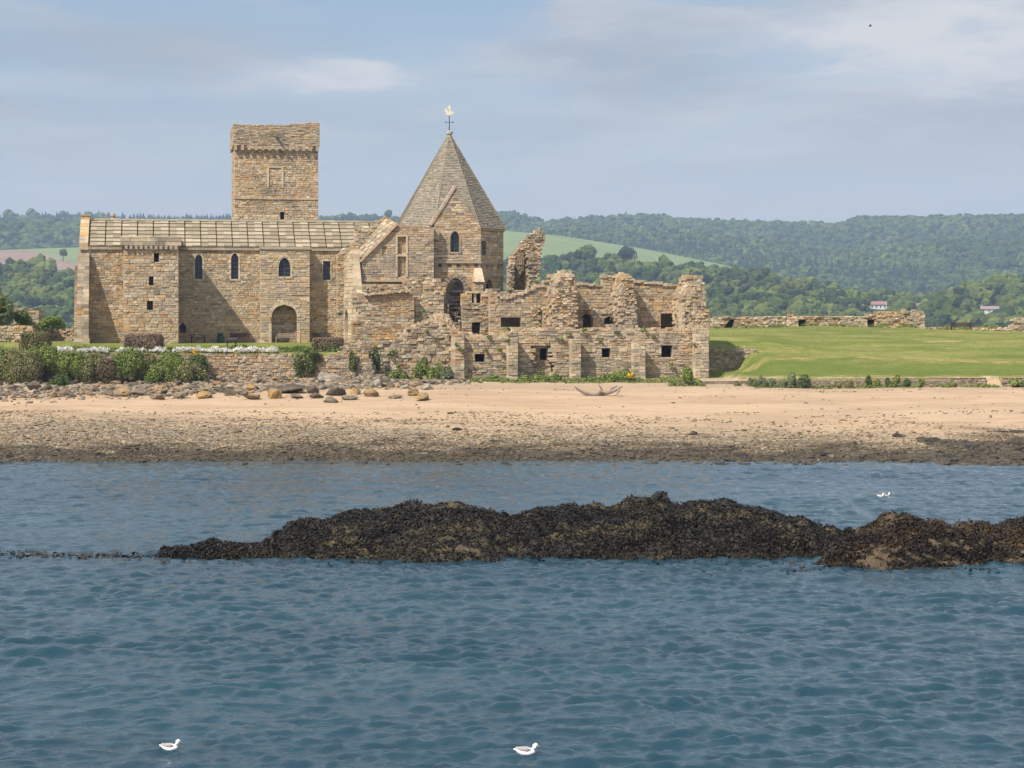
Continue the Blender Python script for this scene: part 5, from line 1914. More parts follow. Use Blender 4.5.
# ================================================================== walls along the crest
def far_wall(label, x0, x1, Y_, top, holes_=(), pal=PAL_RUIN, th=0.8, zb=6.4, jit=0.09):
    s = (x0 + x1) / 2
    og_ = ((s - 512) / F * Y_, Y_, H - (330 - PYH) / F * Y_)
    t_ = thing('ruined_boundary_wall', label, 'wall', og_)
    P_ = lambda a, z, c: (a, Y_ + c, z)
    q = lambda px, py: ((px - 512) / F * Y_, H - (py - PYH) / F * Y_)
    tp_ = [q(*p) for p in top]
    zt_ = max(p[1] for p in tp_) + 0.4
    hs_ = [[q(h[0], h[3]), q(h[2], h[3]), q(h[2], h[1]), q(h[0], h[1])] if not isinstance(h[0], tuple) else [q(*p) for p in h] for h in holes_]
    mb_ = MB()
    masonry(mb_, P_, [(q(x0, 0)[0], zb), (q(x1, 0)[0], zb), (q(x1, 0)[0], zt_), (q(x0, 0)[0], zt_)], hs_, 0, th, course=(0.16, 0.3), width=(0.2, 0.5), jit=jit, rub=0.06, keep=rag(tp_, 0.16, x0 * 0.1), pal=pal)
    mb_.build('stone_face', M_RUBBLE, t_, og_)
    if hs_:
        for h in hs_:
            mb_ = MB()
            a0_, a1_ = min(p[0] for p in h), max(p[0] for p in h)
            z0_, z1_ = min(p[1] for p in h), max(p[1] for p in h)
            mb_.box(P_, a0_ - 0.1, a1_ + 0.1, z0_, z1_ + 0.05, th + 0.02, th + 0.06, (0.03, 0.028, 0.025))  # near-black sheet behind the hole, its inner shade put into colour
            mb_.box(P_, a0_ - 0.15, a1_ + 0.15, z1_ + 0.003, z1_ + 0.12, -0.08, 0.3, (0.12, 0.08, 0.055))
            mb_.build('opening', M_WOOD, t_, og_)
    return t_


YW = 229.0
LIGHT = [(PALE, 7), (TAN, 6), (ORANGE, 3), (GREY, 2), (RUST, 1)]
far_wall('long ruined rubble wall with three small dark openings along the crest of the turf', 706, 925, YW,
         [(706, 317), (760, 316.5), (795, 315), (850, 315.5), (866, 315), (876, 312.5), (890, 311), (905, 311), (922, 310.5), (925, 313)],
         [[(723, 329), (732.5, 329), (734.5, 319.5), (730, 319.5)], (798.5, 320, 806, 330), (867.5, 319.5, 874.5, 329)], LIGHT)
far_wall('knee-high broken wall between the dark bench and the long crest wall', 924, 952, 231, [(924, 328), (935, 326.5), (946, 327), (952, 328)], (), LIGHT, 0.5, 6.4)
far_wall('low broken rubble wall just right of the dark bench', 971, 990, 226, [(971, 328), (980, 327.5), (986, 328), (990, 331)], (), LIGHT, 0.5, 6.2)
far_wall('stepped end of rubble wall at the edge of the turf, highest at its far end', 991, 1075, 224, [(991, 331), (995, 328), (1004, 327.5), (1011, 325), (1013, 320), (1018, 317.5), (1024, 318), (1060, 318)], (), LIGHT, 0.8, 6.0)
far_wall('ruined rubble wall left of the church beside the square hedge', -60, 33, 188, [(-60, 322), (0, 325.5), (14, 325), (30, 324.5), (33, 330)], (), [(TAN, 5), (GREY, 5), (ORANGE, 1.4), (RUST, 1.4), (PALE, 2)], 0.8, 6.0)
far_wall('squared roofless wall with green creeper behind the low rubble wall', 13, 39, 196, [(13, 309.5), (39, 309)], (), [(GREY, 6), (TAN, 4), (DGREY, 2)], 2.5, 6.0, 0.03)
far_wall('low heap of wall stones between the round green bush and the church corner', 38, 76, 199, [(38, 331), (50, 329), (60, 330), (70, 329), (76, 330)], (), [(TAN, 5), (ORANGE, 3), (GREY, 3)], 0.8, 6.2)

# ================================================================== the weedy reefs
M_REEF = tone_mat('wet_seaweed_rock', 0.55, 1.5, 6.0, 1.0, 14, 0.07, 0.6, 0.35)
M_WEED = tone_mat('bladder_wrack', 0.7, 1.35, 5.0, 0.0, rough=0.6, spec=0.3)


def reef(name, label, prof, front, depth, x0, x1, seed, barerock, nweed, lower=0.17):
    xs_ = np.arange(x0, x1, 0.07)
    fr = np.interp(xs_, [p[0] for p in front], [p[1] for p in front])
    ts = np.concatenate([np.arange(-0.35, 1.0, 0.016), np.arange(1.0, 2.6, 0.04)])
    TT, XX = np.meshgrid(ts, xs_, indexing='ij')
    FR = np.broadcast_to(fr, XX.shape)
    YY = FR + TT * depth + fbm(XX / 1.7, TT * 3, 3, seed) * 0.5
    DE = np.full(XX.shape, depth)
    for _ in range(4):
        PX = 512 + F * XX / (FR + DE)
        py = np.interp(PX, [p[0] for p in prof], [p[1] for p in prof])
        zc = H - (py - PYH) / F * (FR + DE)
        DE = depth * np.clip(zc / 1.25, 0.14, 1)
    YY = FR + TT * DE + fbm(XX / 1.7, TT * 3, 3, seed) * 0.5 * DE / depth
    sh = np.where(TT < 1, np.sin(np.clip(TT, -0.3, 1) * math.pi / 2), np.cos(np.clip((TT - 1) / 1.5, 0, 1.05) * math.pi / 2))
    sh = np.sign(sh) * np.abs(sh) ** 0.8
    Z = zc * sh
    body = sst(-0.15, 0.12, zc)
    rid = 1 - np.abs(fbm(XX / 1.1, YY / 0.8, 3, seed + 5)) * 2
    Z = Z + (fbm(XX / 2.2, YY / 1.6, 3, seed + 1) * 0.30 + (rid - 0.5) * 0.26 + fbm(XX / 0.45, YY / 0.35, 3, seed + 2) * 0.20) * body * sst(-0.35, 0.2, TT) * np.clip(0.35 + zc, 0.2, 1)
    Z = Z - 0.03 - lower * sst(0.3, 1.2, zc) - (1 - body) * 0.25
    V = np.stack([XX.ravel(), YY.ravel(), Z.ravel()], 1)
    n = len(xs_)
    ii = (np.arange(len(ts) - 1)[:, None] * n + np.arange(n - 1)[None, :]).ravel()
    T = np.stack([ii, ii + 1, ii + n + 1, ii + n], 1)
    ns = fbm(XX / 0.7, YY / 0.5 + Z / 0.35, 4, seed + 7)
    nb = fbm(XX / 2.6, YY / 2.0 + Z, 3, seed + 9)
    tone = np.ones(XX.shape + (3,)) * np.array([0.030, 0.024, 0.016])
    olive = np.array([0.085, 0.065, 0.028])
    k = sst(0.0, 0.4, nb)[..., None]
    tone = tone * (1 - k) + olive * k
    bare = (sst(0.22, 0.34, ns + barerock(XX, TT, PX)))[..., None]
    tone = tone * (1 - bare) + np.array([0.095, 0.066, 0.036]) * bare
    og_ = (float(xs_.mean()), float(fr.mean()) + depth, 0.0)
    t_ = thing(name, label, 'rocks', og_)
    fast_mesh('rock', V, T, tone.reshape(-1, 3), M_REEF, t_, og_, smooth=True, per='POINT')
    # bladder wrack: small limp fronds lying over one another
    rs_ = np.random.RandomState(seed)
    Zg = Z
    ok = (Zg > -0.03) & (ts[:, None] < 1.9)
    idx = np.nonzero(ok.ravel() & ((bare.ravel() < 0.5) | (rs_.rand(ok.size) < 0.12)))[0]
    idx = rs_.choice(idx, nweed)
    C = V[idx] + rs_.normal(0, 0.03, (nweed, 3))
    C[:, 2] += rs_.uniform(0.0, 0.06, nweed)
    a = rs_.uniform(0, 6.283, nweed)
    l = rs_.uniform(0.03, 0.115, nweed)
    w_ = l * rs_.uniform(0.25, 0.6, nweed)
    dr = rs_.uniform(-1.1, -0.05, nweed)
    d = np.stack([np.cos(a), np.sin(a) * 0.8, dr], 1)
    s = np.stack([-np.sin(a), np.cos(a), rs_.uniform(-0.8, 0.8, nweed)], 1)
    Vw = np.stack([C - s * w_[:, None] * 0.5, C + d * l[:, None] * 0.5 - s * w_[:, None], C + d * l[:, None], C + d * l[:, None] * 0.4 + s * w_[:, None]], 1).reshape(-1, 3)
    Tw = np.arange(nweed * 4).reshape(-1, 4)
    pal = np.array([[0.016, 0.012, 0.009], [0.024, 0.018, 0.011], [0.036, 0.026, 0.013], [0.062, 0.044, 0.018], [0.10, 0.075, 0.032], [0.04, 0.026, 0.018]])
    pr = np.clip((fbm(C[:, 0] / 1.5, C[:, 1] / 1.5 + C[:, 2], 2, seed + 3) * 2.8 + 1.0 + rs_.normal(0, 0.75, nweed)), 0, 5.99).astype(int)
    if seed == 47:
        pal = pal * np.array([2.3, 1.75, 1.2])
    tw = 0.45 * pal[pr] * rs_.uniform(0.7, 1.3, (nweed, 1))
    o_ = fast_mesh('seaweed', Vw, Tw, tw, M_WEED, t_, og_)
    o_['kind'] = 'stuff'
    return t_


prof_main = [(140, 566), (156, 556), (163, 550), (185, 547.5), (195, 545), (206, 542), (215, 545), (232, 546), (250, 545), (258, 546), (270, 538), (284, 526), (300, 519), (318, 520), (340, 513), (352, 510), (372, 511), (395, 506), (420, 505), (445, 503), (462, 505), (486, 510), (500, 517), (508, 519), (520, 514), (545, 509), (565, 506), (588, 506), (602, 505), (624, 505), (628, 500), (648, 500), (652, 503), (656, 499), (666, 498), (671, 508), (690, 503), (704, 499), (720, 500), (735, 502), (758, 508), (768, 511), (800, 519), (830, 528), (850, 533), (868, 540), (885, 556), (905, 572)]
reef('seaweed_reef', 'long dark seaweed-covered reef lying across the middle of the water', prof_main,
     [(-14, 72.6), (-8, 72.3), (-2, 71.4), (8, 72.2), (15, 73.0)], 4.2, -13.6, 14.4, 23,
     lambda x, t, px: -0.24 + 0.40 * np.exp(-((px - 470) / 14) ** 2) * (t < 0.35) + 0.25 * np.exp(-((px - 625) / 18) ** 2) * (t > 0.7) + 0.10 * np.exp(-((px - 430) / 40) ** 2), 170000)
prof_r = [(800, 585), (812, 572), (822, 563), (838, 553), (855, 541), (868, 534), (882, 527), (898, 520), (911, 517), (922, 519), (932, 526), (945, 525), (955, 526), (963, 533), (970, 534), (978, 525), (988, 519), (997, 521), (1006, 526), (1016, 520), (1030, 517), (1060, 515), (1100, 522), (1150, 545), (1190, 590)]
reef('seaweed_reef', 'shorter reef nearer the viewer with tan rock faces showing under its seaweed', prof_r,
     [(10, 69.3), (13.5, 69.0), (16, 70.0), (19, 70.6), (24, 71)], 3.6, 10.0, 23.5, 47,
     lambda x, t, px: 0.06 + 0.16 * ((t > 0.05) & (t < 0.5)) - 0.12 * (t > 0.6), 90000, 0.13)

# loose floating weed
rs = np.random.RandomState(71)
nb = 900
pxs = np.concatenate([rs.uniform(0, 160, 500), rs.uniform(160, 820, 240), rs.uniform(780, 1000, 160)])
pys = np.concatenate([rs.normal(556.5, 1.6, 500), rs.normal(562.5, 1.8, 240), rs.normal(571, 2, 160)])
yy = H * F / (pys - PYH)
xx = (pxs - 512) / F * yy
C = np.stack([xx, yy, waves(xx, yy) * 0.9 + 0.02], 1)
a = rs.uniform(0, 6.28, nb)
l = rs.uniform(0.05, 0.22, nb)
d = np.stack([np.cos(a), np.sin(a) * 0.6, rs.uniform(-0.1, 0.5, nb)], 1) * l[:, None]
s = np.stack([-np.sin(a), np.cos(a), rs.uniform(0, 0.6, nb)], 1) * l[:, None] * 0.4
V = np.stack([C - s * .5, C + d * .5 - s, C + d, C + d * .4 + s], 1).reshape(-1, 3)
o = fast_mesh('floating_seaweed', V, np.arange(nb * 4).reshape(-1, 4), np.array([[0.028, 0.018, 0.011]]) * rs.uniform(0.5, 1.8, (nb, 1)), M_WEED)
tag(o, 'scattered brown seaweed scraps floating round the reefs', 'seaweed', kind='stuff')

# ================================================================== shore stones
M_ROCK = tone_mat('shore_boulder', 0.7, 1.3, 2.2, 0.9, 6.0, 0.08, 0.9, 0.2, tint=(0.30, 0.27, 0.22), tamt=0.45, tscale=1.6)
M_LICHEN = tone_mat('lichened_boulder', 0.7, 1.3, 2.2, 0.9, 6.0, 0.08, 0.9, 0.2, tint=(0.46, 0.27, 0.055), tamt=0.9, tscale=1.1)


def rock_verts(base, rs_, flat=4, amp=0.22):
    v, f = base
    v = v.copy()
    off = rs_.uniform(0, 50, 3)
    d = np.array([mnoise.noise(Vector(p * 1.3 + off)) for p in v])
    v = v * (1 + d * amp * 2)[:, None]
    for _ in range(flat):
        n = rs_.normal(0, 1, 3)
        n /= np.linalg.norm(n)
        lim = rs_.uniform(0.42, 0.78)
        k = v @ n
        over = np.clip(k - lim, 0, None)
        v = v - over[:, None] * n * 0.9
    return v, f


rs = np.random.RandomState(19)
BOULD = [
    (7, 392, 11, 8, 0, 'grey boulder at the edge of the picture below the bushes'), (33, 391, 17, 12, 0, 'big dark boulder tucked under the leafy bushes'),
    (46, 392, 9, 9, 0, 'pale tilted boulder between a dark boulder and a green bush'), (53, 398, 10, 8, 1, 'small orange-tinged boulder below the round green bush'),
    (64, 396, 14, 8, 0, 'flat grey boulder below the round green bush'), (92, 393, 10, 9, 0, 'grey boulder in the shade of the bushes, second from the big yellow-grey one'),
    (108, 396, 10, 8, 0, 'grey boulder just before the big yellow-grey boulder'), (121, 397, 16, 12, 1, 'big squarish yellow-grey boulder under the second hedge'),
    (137, 396, 12, 8, 0, 'low grey boulder just after the big yellow-grey boulder'), (159, 393, 18, 9, 1, 'wide boulder with an orange lichen top below the leafy bushes'),
    (157, 400, 13, 7, 0, 'grey boulder lying in front of the wide orange-topped one'), (178, 399, 17, 8, 0, 'wide low grey boulder at the edge of the sand'),
    (203, 399, 16, 9, 1, 'rounded orange-grey boulder below the last bushes'), (218, 384, 17, 12, 0, 'large grey boulder leaning on the foot of the sea wall'),
    (217, 391, 12, 8, 1, 'orange boulder wedged under a large grey one'), (233, 386, 10, 10, 0, 'dark upright boulder beside the large grey one at the wall foot'),
    (230, 396, 13, 9, 0, 'square brown boulder standing in the sand'), (244, 396, 11, 7, 0, 'small brown boulder between two orange ones'),
    (250, 391, 11, 8, 1, 'small bright orange boulder against the sea wall'), (253, 400, 19, 7, 1, 'long flat boulder with orange top reaching onto the sand'),
    (274, 399, 13, 12, 1, 'upright orange boulder at the edge of the sand'), (288, 393, 29, 10, 0, 'very long dark slab lying along the foot of the sea wall'),
    (297, 399, 14, 6, 0, 'low grey boulder in front of the long dark slab'), (312, 394, 14, 11, 1, 'dark boulder with orange shoulder beside the big pale boulder'),
    (326, 385, 26, 15, 0, 'biggest boulder, pale grey and peaked, in front of the sea wall'), (334, 396, 22, 10, 0, 'dark boulder directly below the biggest pale one'),
    (316, 399, 13, 7, 0, 'small brown boulder between the dark boulders and the sand'), (329, 403, 16, 7, 0, 'flat brown boulder lying out on the sand'),
    (349, 400, 17, 6, 0, 'flat grey boulder by the corner of the sea wall'), (356, 395, 12, 8, 1, 'yellow-orange boulder below the sea wall corner'),
    (370, 397, 15, 11, 1, 'brown and yellow boulder beside the sea wall corner'), (377, 388, 9, 10, 0, 'upright pale grey boulder against the sea wall corner'),
    (394, 399, 14, 5, 0, 'flat slab on the sand between the sea wall corner and the ruins'), (414, 396, 13, 8, 1, 'yellow-topped boulder behind the squat brown boulder on the sand'),
    (424, 401, 16, 9, 1, 'squat brown boulder farthest out on the sand below the ruins'), (426, 390, 13, 6, 0, 'pale flat boulder under the rubble wall'),
    (404, 389, 10, 5, 0, 'small pale boulder in the weeds under the rubble wall'), (694, 436, 9, 6, 2, 'lone black weedy boulder on the open sand'),
    (457, 431, 10, 4, 2, 'low black weedy rock on the shingle below the ruins'), (833, 459, 8, 6, 0, 'square brown rock standing at the waterline'),
    (813, 459, 10, 3, 2, 'low dark rock awash at the waterline'), (899, 438, 11, 5, 2, 'black weedy boulder on the muddy flat'),
    (63, 331, 13, 11, 3, 'large brown boulder on the grass beside the church corner')]
for px, py, w_, h_, typ, lab in BOULD:
    x, y, z = ground_hit(px, py, 118 if py > 350 else 176, 215)
    s = y / F
    v, f = rock_verts(ICO3, rs, 18, 0.42)
    v = v / np.abs(v).max(0)
    wx, hz_ = w_ * s * 0.57, h_ * s * 0.56
    v = v * np.array([wx, wx * rs.uniform(0.7, 1.0), hz_])
    a = rs.uniform(-0.4, 0.4)
    v = np.stack([v[:, 0] * math.cos(a) - v[:, 1] * math.sin(a), v[:, 0] * math.sin(a) + v[:, 1] * math.cos(a), v[:, 2]], 1)
    v = v + np.array([x, y + 0.45, z + hz_ * 0.62])
    base = {0: (0.19, 0.15, 0.105), 1: (0.24, 0.175, 0.105), 2: (0.035, 0.03, 0.022), 3: (0.22, 0.15, 0.10)}[typ]
    if 'pale' in lab:
        base = (0.30, 0.26, 0.205)
    if 'dark' in lab:
        base = (0.10, 0.08, 0.06)
    tn = np.tile(np.array(vary(base, 0.85, 1.15)), (len(f), 1))
    o = fast_mesh('boulder', v, f, tn, M_LICHEN if typ == 1 else M_ROCK, None, (x, y, z))
    tag(o, lab, 'boulder', 'boulders along the shore' if typ != 3 else None)


def stones(name, label, P_, S_, tones, base=ICO1, kind='stuff', mat_=None, flat=4):
    rs_ = np.random.RandomState(len(P_))
    pv = [rock_verts(base, rs_, flat, 0.25) for _ in range(6)]
    Vs, Ts, Cs, n0 = [], [], [], 0
    pk = rs_.randint(0, 6, len(P_))
    for k in range(6):
        s = np.nonzero(pk == k)[0]
        a = rs_.uniform(0, 6.28, len(s))
        v, f = pv[k]
        sx = S_[s] * rs_.uniform(0.8, 1.4, len(s))
        x = (v[None, :, 0] * np.cos(a)[:, None] - v[None, :, 1] * np.sin(a)[:, None]) * sx[:, None] + P_[s][:, None, 0]
        y = (v[None, :, 0] * np.sin(a)[:, None] + v[None, :, 1] * np.cos(a)[:, None]) * S_[s][:, None] + P_[s][:, None, 1]
        z = v[None, :, 2] * S_[s][:, None] * 0.6 + P_[s][:, None, 2]
        Vs.append(np.stack([x, y, z], 2).reshape(-1, 3))
        Ts.append((f[None] + (np.arange(len(s)) * len(v))[:, None, None] + n0).reshape(-1, 3))
        Cs.append(np.repeat(tones[s], len(f), axis=0))
        n0 += len(s) * len(v)
    o_ = fast_mesh(name, np.vstack(Vs), np.vstack(Ts), np.vstack(Cs), mat_ or M_ROCK)
    return tag(o_, label, 'stones', kind=kind)


# rounded stones heaped under the bushes
n = 11000
px = rs.uniform(-8, 470, n)
yy = rs.normal(0, 1, n)
Yc = np.interp(px, [0, 120, 200, 260, 470], [163.5, 164.3, 165.6, 165.6, 168.2])
sp_ = np.interp(px, [0, 120, 200, 260, 470], [3.2, 3.0, 1.9, 1.5, 0.9])
y = np.clip(Yc + yy * sp_, 152, 169.4)
keep = rs.rand(n) < np.interp(px, [0, 150, 230, 380, 470], [0.8, 0.8, 0.8, 0.7, 0.12])
px, y = px[keep], y[keep]
x = (px - 512) / F * y
S = (np.exp(rs.normal(-2.05, 0.6, len(x))) * np.where((px > 190) & (px < 390), 1.35, 1.0)).clip(0.05, 0.5)
pal = np.array([[0.15, 0.12, 0.09], [0.21, 0.17, 0.12], [0.10, 0.085, 0.065], [0.27, 0.22, 0.16], [0.32, 0.26, 0.19], [0.29, 0.19, 0.105]])
stones('beach_stones', 'grey stones strewn along the foot of the sea wall', np.stack([x, y, island(x, y) + S * 0.2 + np.clip((y - 166) / 3, 0, 1) * rs.uniform(0, 0.6, len(x)) * (px < 385)], 1), S, pal[rs.randint(0, 6, len(x))] * rs.uniform(0.6, 1.15, (len(x), 1)), ICO2, flat=11)
# shingle over the lower beach
n = 42000
y = 123 + rs.uniform(0, 1, n) ** 0.9 * 26
x = rs.uniform(-0.30, 0.30, n) * y
dens = sst(151, 127, y + fbm(x / 7, y / 2.2, 4, 91) * 13 + np.clip(x, -20, 40) * 0.17)
keep = rs.rand(n) < dens
x, y = x[keep], y[keep]
S = np.exp(rs.normal(-2.75, 0.42, len(x))).clip(0.03, 0.24)
z = island(x, y)
pal = np.array([[0.17, 0.13, 0.085], [0.24, 0.185, 0.12], [0.29, 0.225, 0.145], [0.12, 0.095, 0.062], [0.36, 0.29, 0.20], [0.28, 0.18, 0.09]])
tn = pal[rs.randint(0, 6, len(x))] * rs.uniform(0.8, 1.2, (len(x), 1))
wet = sst(0.75, 0.3, z + fbm(x / 2.5, y / 2, 3, 95) * 0.6)[:, None] * 0.9
tn = tn * (1 - wet) + np.array([0.045, 0.036, 0.024]) * wet
stones('shingle', 'brown pebbles and small stones covering the lower beach', np.stack([x, y, z + S * 0.15], 1), S, tn, ICO1)
# weed-covered lumps on the flat and along the tide line
n = 20000
y = rs.uniform(120.5, 141, n)
x = np.where(rs.rand(n) < 0.75, rs.uniform(20, 44, n), rs.uniform(-38, 40, n))
m1 = sst(0.1, 0.35, fbm(x / 4.5, y / 2.2, 4, 97) + 0.5 * sst(22, 34, x) - 0.55 * sst(130, 140, y) + np.where(y < 127, 0.25, 0))
keep = rs.rand(n) < m1 * np.where(x < 24, sst(130, 126, y), 1)
x, y = x[keep], y[keep]
S = np.exp(rs.normal(-2.1, 0.45, len(x))).clip(0.05, 0.38)
tn = np.array([[0.045, 0.035, 0.022]]) * rs.uniform(0.5, 2.0, (len(x), 1))
stones('tide_line_weed', 'clumps of black seaweed over stones on the muddy lower beach', np.stack([x, y, np.maximum(island(x, y), -0.05) + S * 0.1], 1), S, tn, ICO2, mat_=M_REEF)
# dark wrack scraps higher up
n = 16000
y = rs.uniform(140, 166, n)
x = rs.uniform(-0.28, 0.28, n) * y
l1 = np.exp(-((y - 163.8 - fbm(x / 8, x * 0, 2, 5) * 1.5) / 0.35) ** 2) + 0.6 * np.exp(-((y - 157.5 - fbm(x / 7, x * 0, 2, 6) * 2) / 0.3) ** 2) + 0.8 * np.exp(-((y - 147 - fbm(x / 6, x * 0, 2, 7) * 3) / 0.8) ** 2) + 0.05
keep = rs.rand(n) < l1 * sst(-0.25, 0.25, fbm(x / 3, y / 1.5, 3, 8))
x, y = x[keep], y[keep]
S = np.exp(rs.normal(-2.7, 0.4, len(x))).clip(0.03, 0.16)
stones('dry_wrack', 'dark lines of dried seaweed scraps across the sand', np.stack([x, y, island(x, y)], 1), S, np.array([[0.10, 0.075, 0.05]]) * rs.uniform(0.6, 1.9, (len(x), 1)), ICO1, mat_=M_REEF)


# ================================================================== plants
def leaves(C, rad_, n, size, pal, rs_, lobes=9, square=False, dome=True):
    """leaf-sized faces gathered in lobes; C centre of the base"""
    C = np.asarray(C, float)
    rx, ry, rz = rad_
    if square:
        u = rs_.uniform(-1, 1, (n, 3))
        k = rs_.randint(0, 3, n)
        u[np.arange(n), k] = np.sign(u[np.arange(n), k]) * rs_.uniform(0.8, 1.05, n)
        u = np.sign(u) * np.abs(u) ** 0.9
        nl = np.linalg.norm(u, axis=1)
        u = u * (1 - 0.12 * sst(1.2, 1.7, nl))[:, None]
        P_ = u * np.array([rx, ry, rz]) + C + np.array([0, 0, rz])
        P_ += rs_.normal(0, 0.05, P_.shape)
        N = u / np.linalg.norm(u, axis=1)[:, None]
        lb = rs_.randint(0, 6, n)
    else:
        th = rs_.uniform(0, 6.283, lobes)
        ph = rs_.uniform(0.0, 1.35, lobes)
        lc = np.stack([np.cos(th) * np.sin(ph + 0.25) * 0.62, np.sin(th) * np.sin(ph + 0.25) * 0.62, np.cos(ph) * 0.62 + 0.22], 1)
        lr = rs_.uniform(0.28, 0.5, lobes) * (0.72 if lobes > 20 else 1)
        lb = rs_.randint(0, lobes, n)
        u = rs_.normal(0, 1, (n, 3))
        u /= np.linalg.norm(u, axis=1)[:, None]
        r = lr[lb] * rs_.uniform(0.7, 1.12, n)
        P_ = (lc[lb] + u * r[:, None])
        P_[:, 2] = np.abs(P_[:, 2]) * (0.95 if dome else 1)
        N = u
        P_ = P_ * np.array([rx, ry, rz]) + C
    s = size * rs_.uniform(0.6, 1.4, n)
    t1 = np.cross(N, rs_.normal(0, 1, (n, 3)))
    t1 /= np.linalg.norm(t1, axis=1)[:, None] + 1e-6
    N2 = N + rs_.normal(0, 0.55, (n, 3))
    t2 = np.cross(N2, t1)
    t2 /= np.linalg.norm(t2, axis=1)[:, None] + 1e-6
    V_ = np.stack([P_ - t1 * s[:, None], P_ - t2 * s[:, None] * .5, P_ + t1 * s[:, None], P_ + t2 * s[:, None] * .5], 1).reshape(-1, 3)
    pal = np.asarray(pal)
    tn_ = pal[(lb + rs_.randint(0, 2, n)) % len(pal)] * rs_.uniform(0.75, 1.3, (n, 1))
    return V_, np.arange(n * 4).reshape(-1, 4), tn_


GRN = [(0.14, 0.19, 0.035), (0.18, 0.225, 0.048), (0.10, 0.15, 0.03), (0.23, 0.25, 0.07)]
OLV = [(0.17, 0.18, 0.060), (0.22, 0.21, 0.080), (0.13, 0.15, 0.048), (0.24, 0.19, 0.10)]
BRN = [(0.15, 0.095, 0.065), (0.18, 0.12, 0.085), (0.11, 0.075, 0.05), (0.10, 0.11, 0.04)]
DRK = [(0.06, 0.095, 0.027), (0.08, 0.115, 0.035), (0.10, 0.135, 0.04)]
SAGE = [(0.14, 0.17, 0.085), (0.17, 0.19, 0.10), (0.10, 0.13, 0.06)]
YEL = [(0.75, 0.50, 0.02), (0.70, 0.42, 0.02), (0.80, 0.58, 0.05)]
WHT = [(0.78, 0.76, 0.72), (0.70, 0.69, 0.64), (0.82, 0.80, 0.78), (0.55, 0.56, 0.50)]
prs = np.random.RandomState(33)


def shrub(name, label, px, pyb, w_, h_, Y_, pal, n, group=None, cat='shrub', size=0.1, square=False, z=None, lobes=10, stem=True, dy=0.8):
    x = (px - 512) / F * Y_
    s = Y_ / F
    z = H - (pyb - PYH) * s if z is None else z
    rx, rz = w_ * s / 2, h_ * s
    og_ = (x, Y_, z)
    t_ = thing(name, label, cat, og_, group)
    if square:
        V_, T_, tn_ = leaves((x, Y_, z), (rx, rx * dy, rz / 2), n, size, pal, prs, square=True)
    else:
        V_, T_, tn_ = leaves((x, Y_, z), (rx * 1.05, rx * dy, rz * 0.95), n, size, pal, prs, lobes)
    o_ = fast_mesh('foliage', V_, T_, tn_, M_LEAF, t_, og_)
    if stem:
        mb_ = MB()
        for i in range(4):
            a_ = prs.uniform(0, 6.28)
            q = prs.uniform(0.2, 0.6)
            mb_.tube([(x, Y_, z - 0.25), (x + math.cos(a_) * rx * q * .4, Y_ + math.sin(a_) * rx * q * .4, z + rz * 0.35), (x + math.cos(a_) * rx * q, Y_ + math.sin(a_) * rx * q, z + rz * 0.75)], [0.05, 0.035, 0.015], 5, (0.10, 0.075, 0.05))
        mb_.build('stem', M_WOOD, t_, og_)
    return t_


# bushes over the left of the sea wall
BB = [(-8, 391, 40, 42, 168.4, GRN, 'leafy green bush cut by the picture edge, left of all the others'), (20, 390, 42, 38, 167.8, OLV, 'olive green bush below the ruined wall at the far end'),
      (44, 378, 36, 30, 168.9, GRN, 'tall bright green bush under the topmost hedge'), (60, 391, 20, 15, 166.6, DRK, 'small round dark green bush low among the boulders'),
      (72, 384, 36, 30, 168.4, GRN, 'green bush just after the round dark one'), (92, 386, 30, 30, 168.2, OLV, 'olive bush beneath the first stretch of white flowers'),
      (110, 388, 28, 28, 168.0, BRN, 'half-brown bush beneath the white flowers'), (128, 386, 34, 34, 168.2, GRN, 'green bush under the clipped brown hedge'),
      (146, 379, 26, 24, 168.8, OLV, 'pale olive bush rising against the clipped brown hedge'), (160, 388, 26, 22, 167.9, GRN, 'low green bush above the wide orange-topped boulder'),
      (172, 380, 30, 26, 168.6, GRN, 'bushy green growth below the second stretch of white flowers'), (190, 390, 32, 26, 167.8, OLV, 'olive green bush ending the row beside the bare sea wall'),
      (196, 374, 22, 18, 169.2, DRK, 'dark green bush near the yellow flowers on the wall')]
for px, pyb, w_, h_, Y_, pal, lab in BB:
    shrub('shrub', lab, px, pyb + 1, w_ * 1.3, h_ * 1.12, Y_, pal, int(w_ * h_ * 12.0), 'bushes covering the sea wall', size=0.072, lobes=30, dy=0.5)
IV = [(304, 374, 22, 22, 'ivy clump hanging on the bare part of the sea wall'), (313, 363, 22, 14, 'ivy spilling over the top of the sea wall'), (300, 388, 14, 14, 'low weeds at the foot of the sea wall'),
      (352, 372, 10, 20, 'weeds on the corner of the sea wall'), (374, 376, 13, 28, 'dark weeds in the shaded angle beside the sea wall corner'), (257, 386, 8, 6, 'small weed tuft behind the orange boulder')]
for px, pyb, w_, h_, lab in IV:
    shrub('wall_plant', lab, px, pyb, w_, h_, 169.55 if px != 374 else 171.0, DRK + OLV[:1], int(w_ * h_ * 5), 'plants growing on the sea wall', 'plant', 0.08, lobes=7, stem=False, dy=0.4)
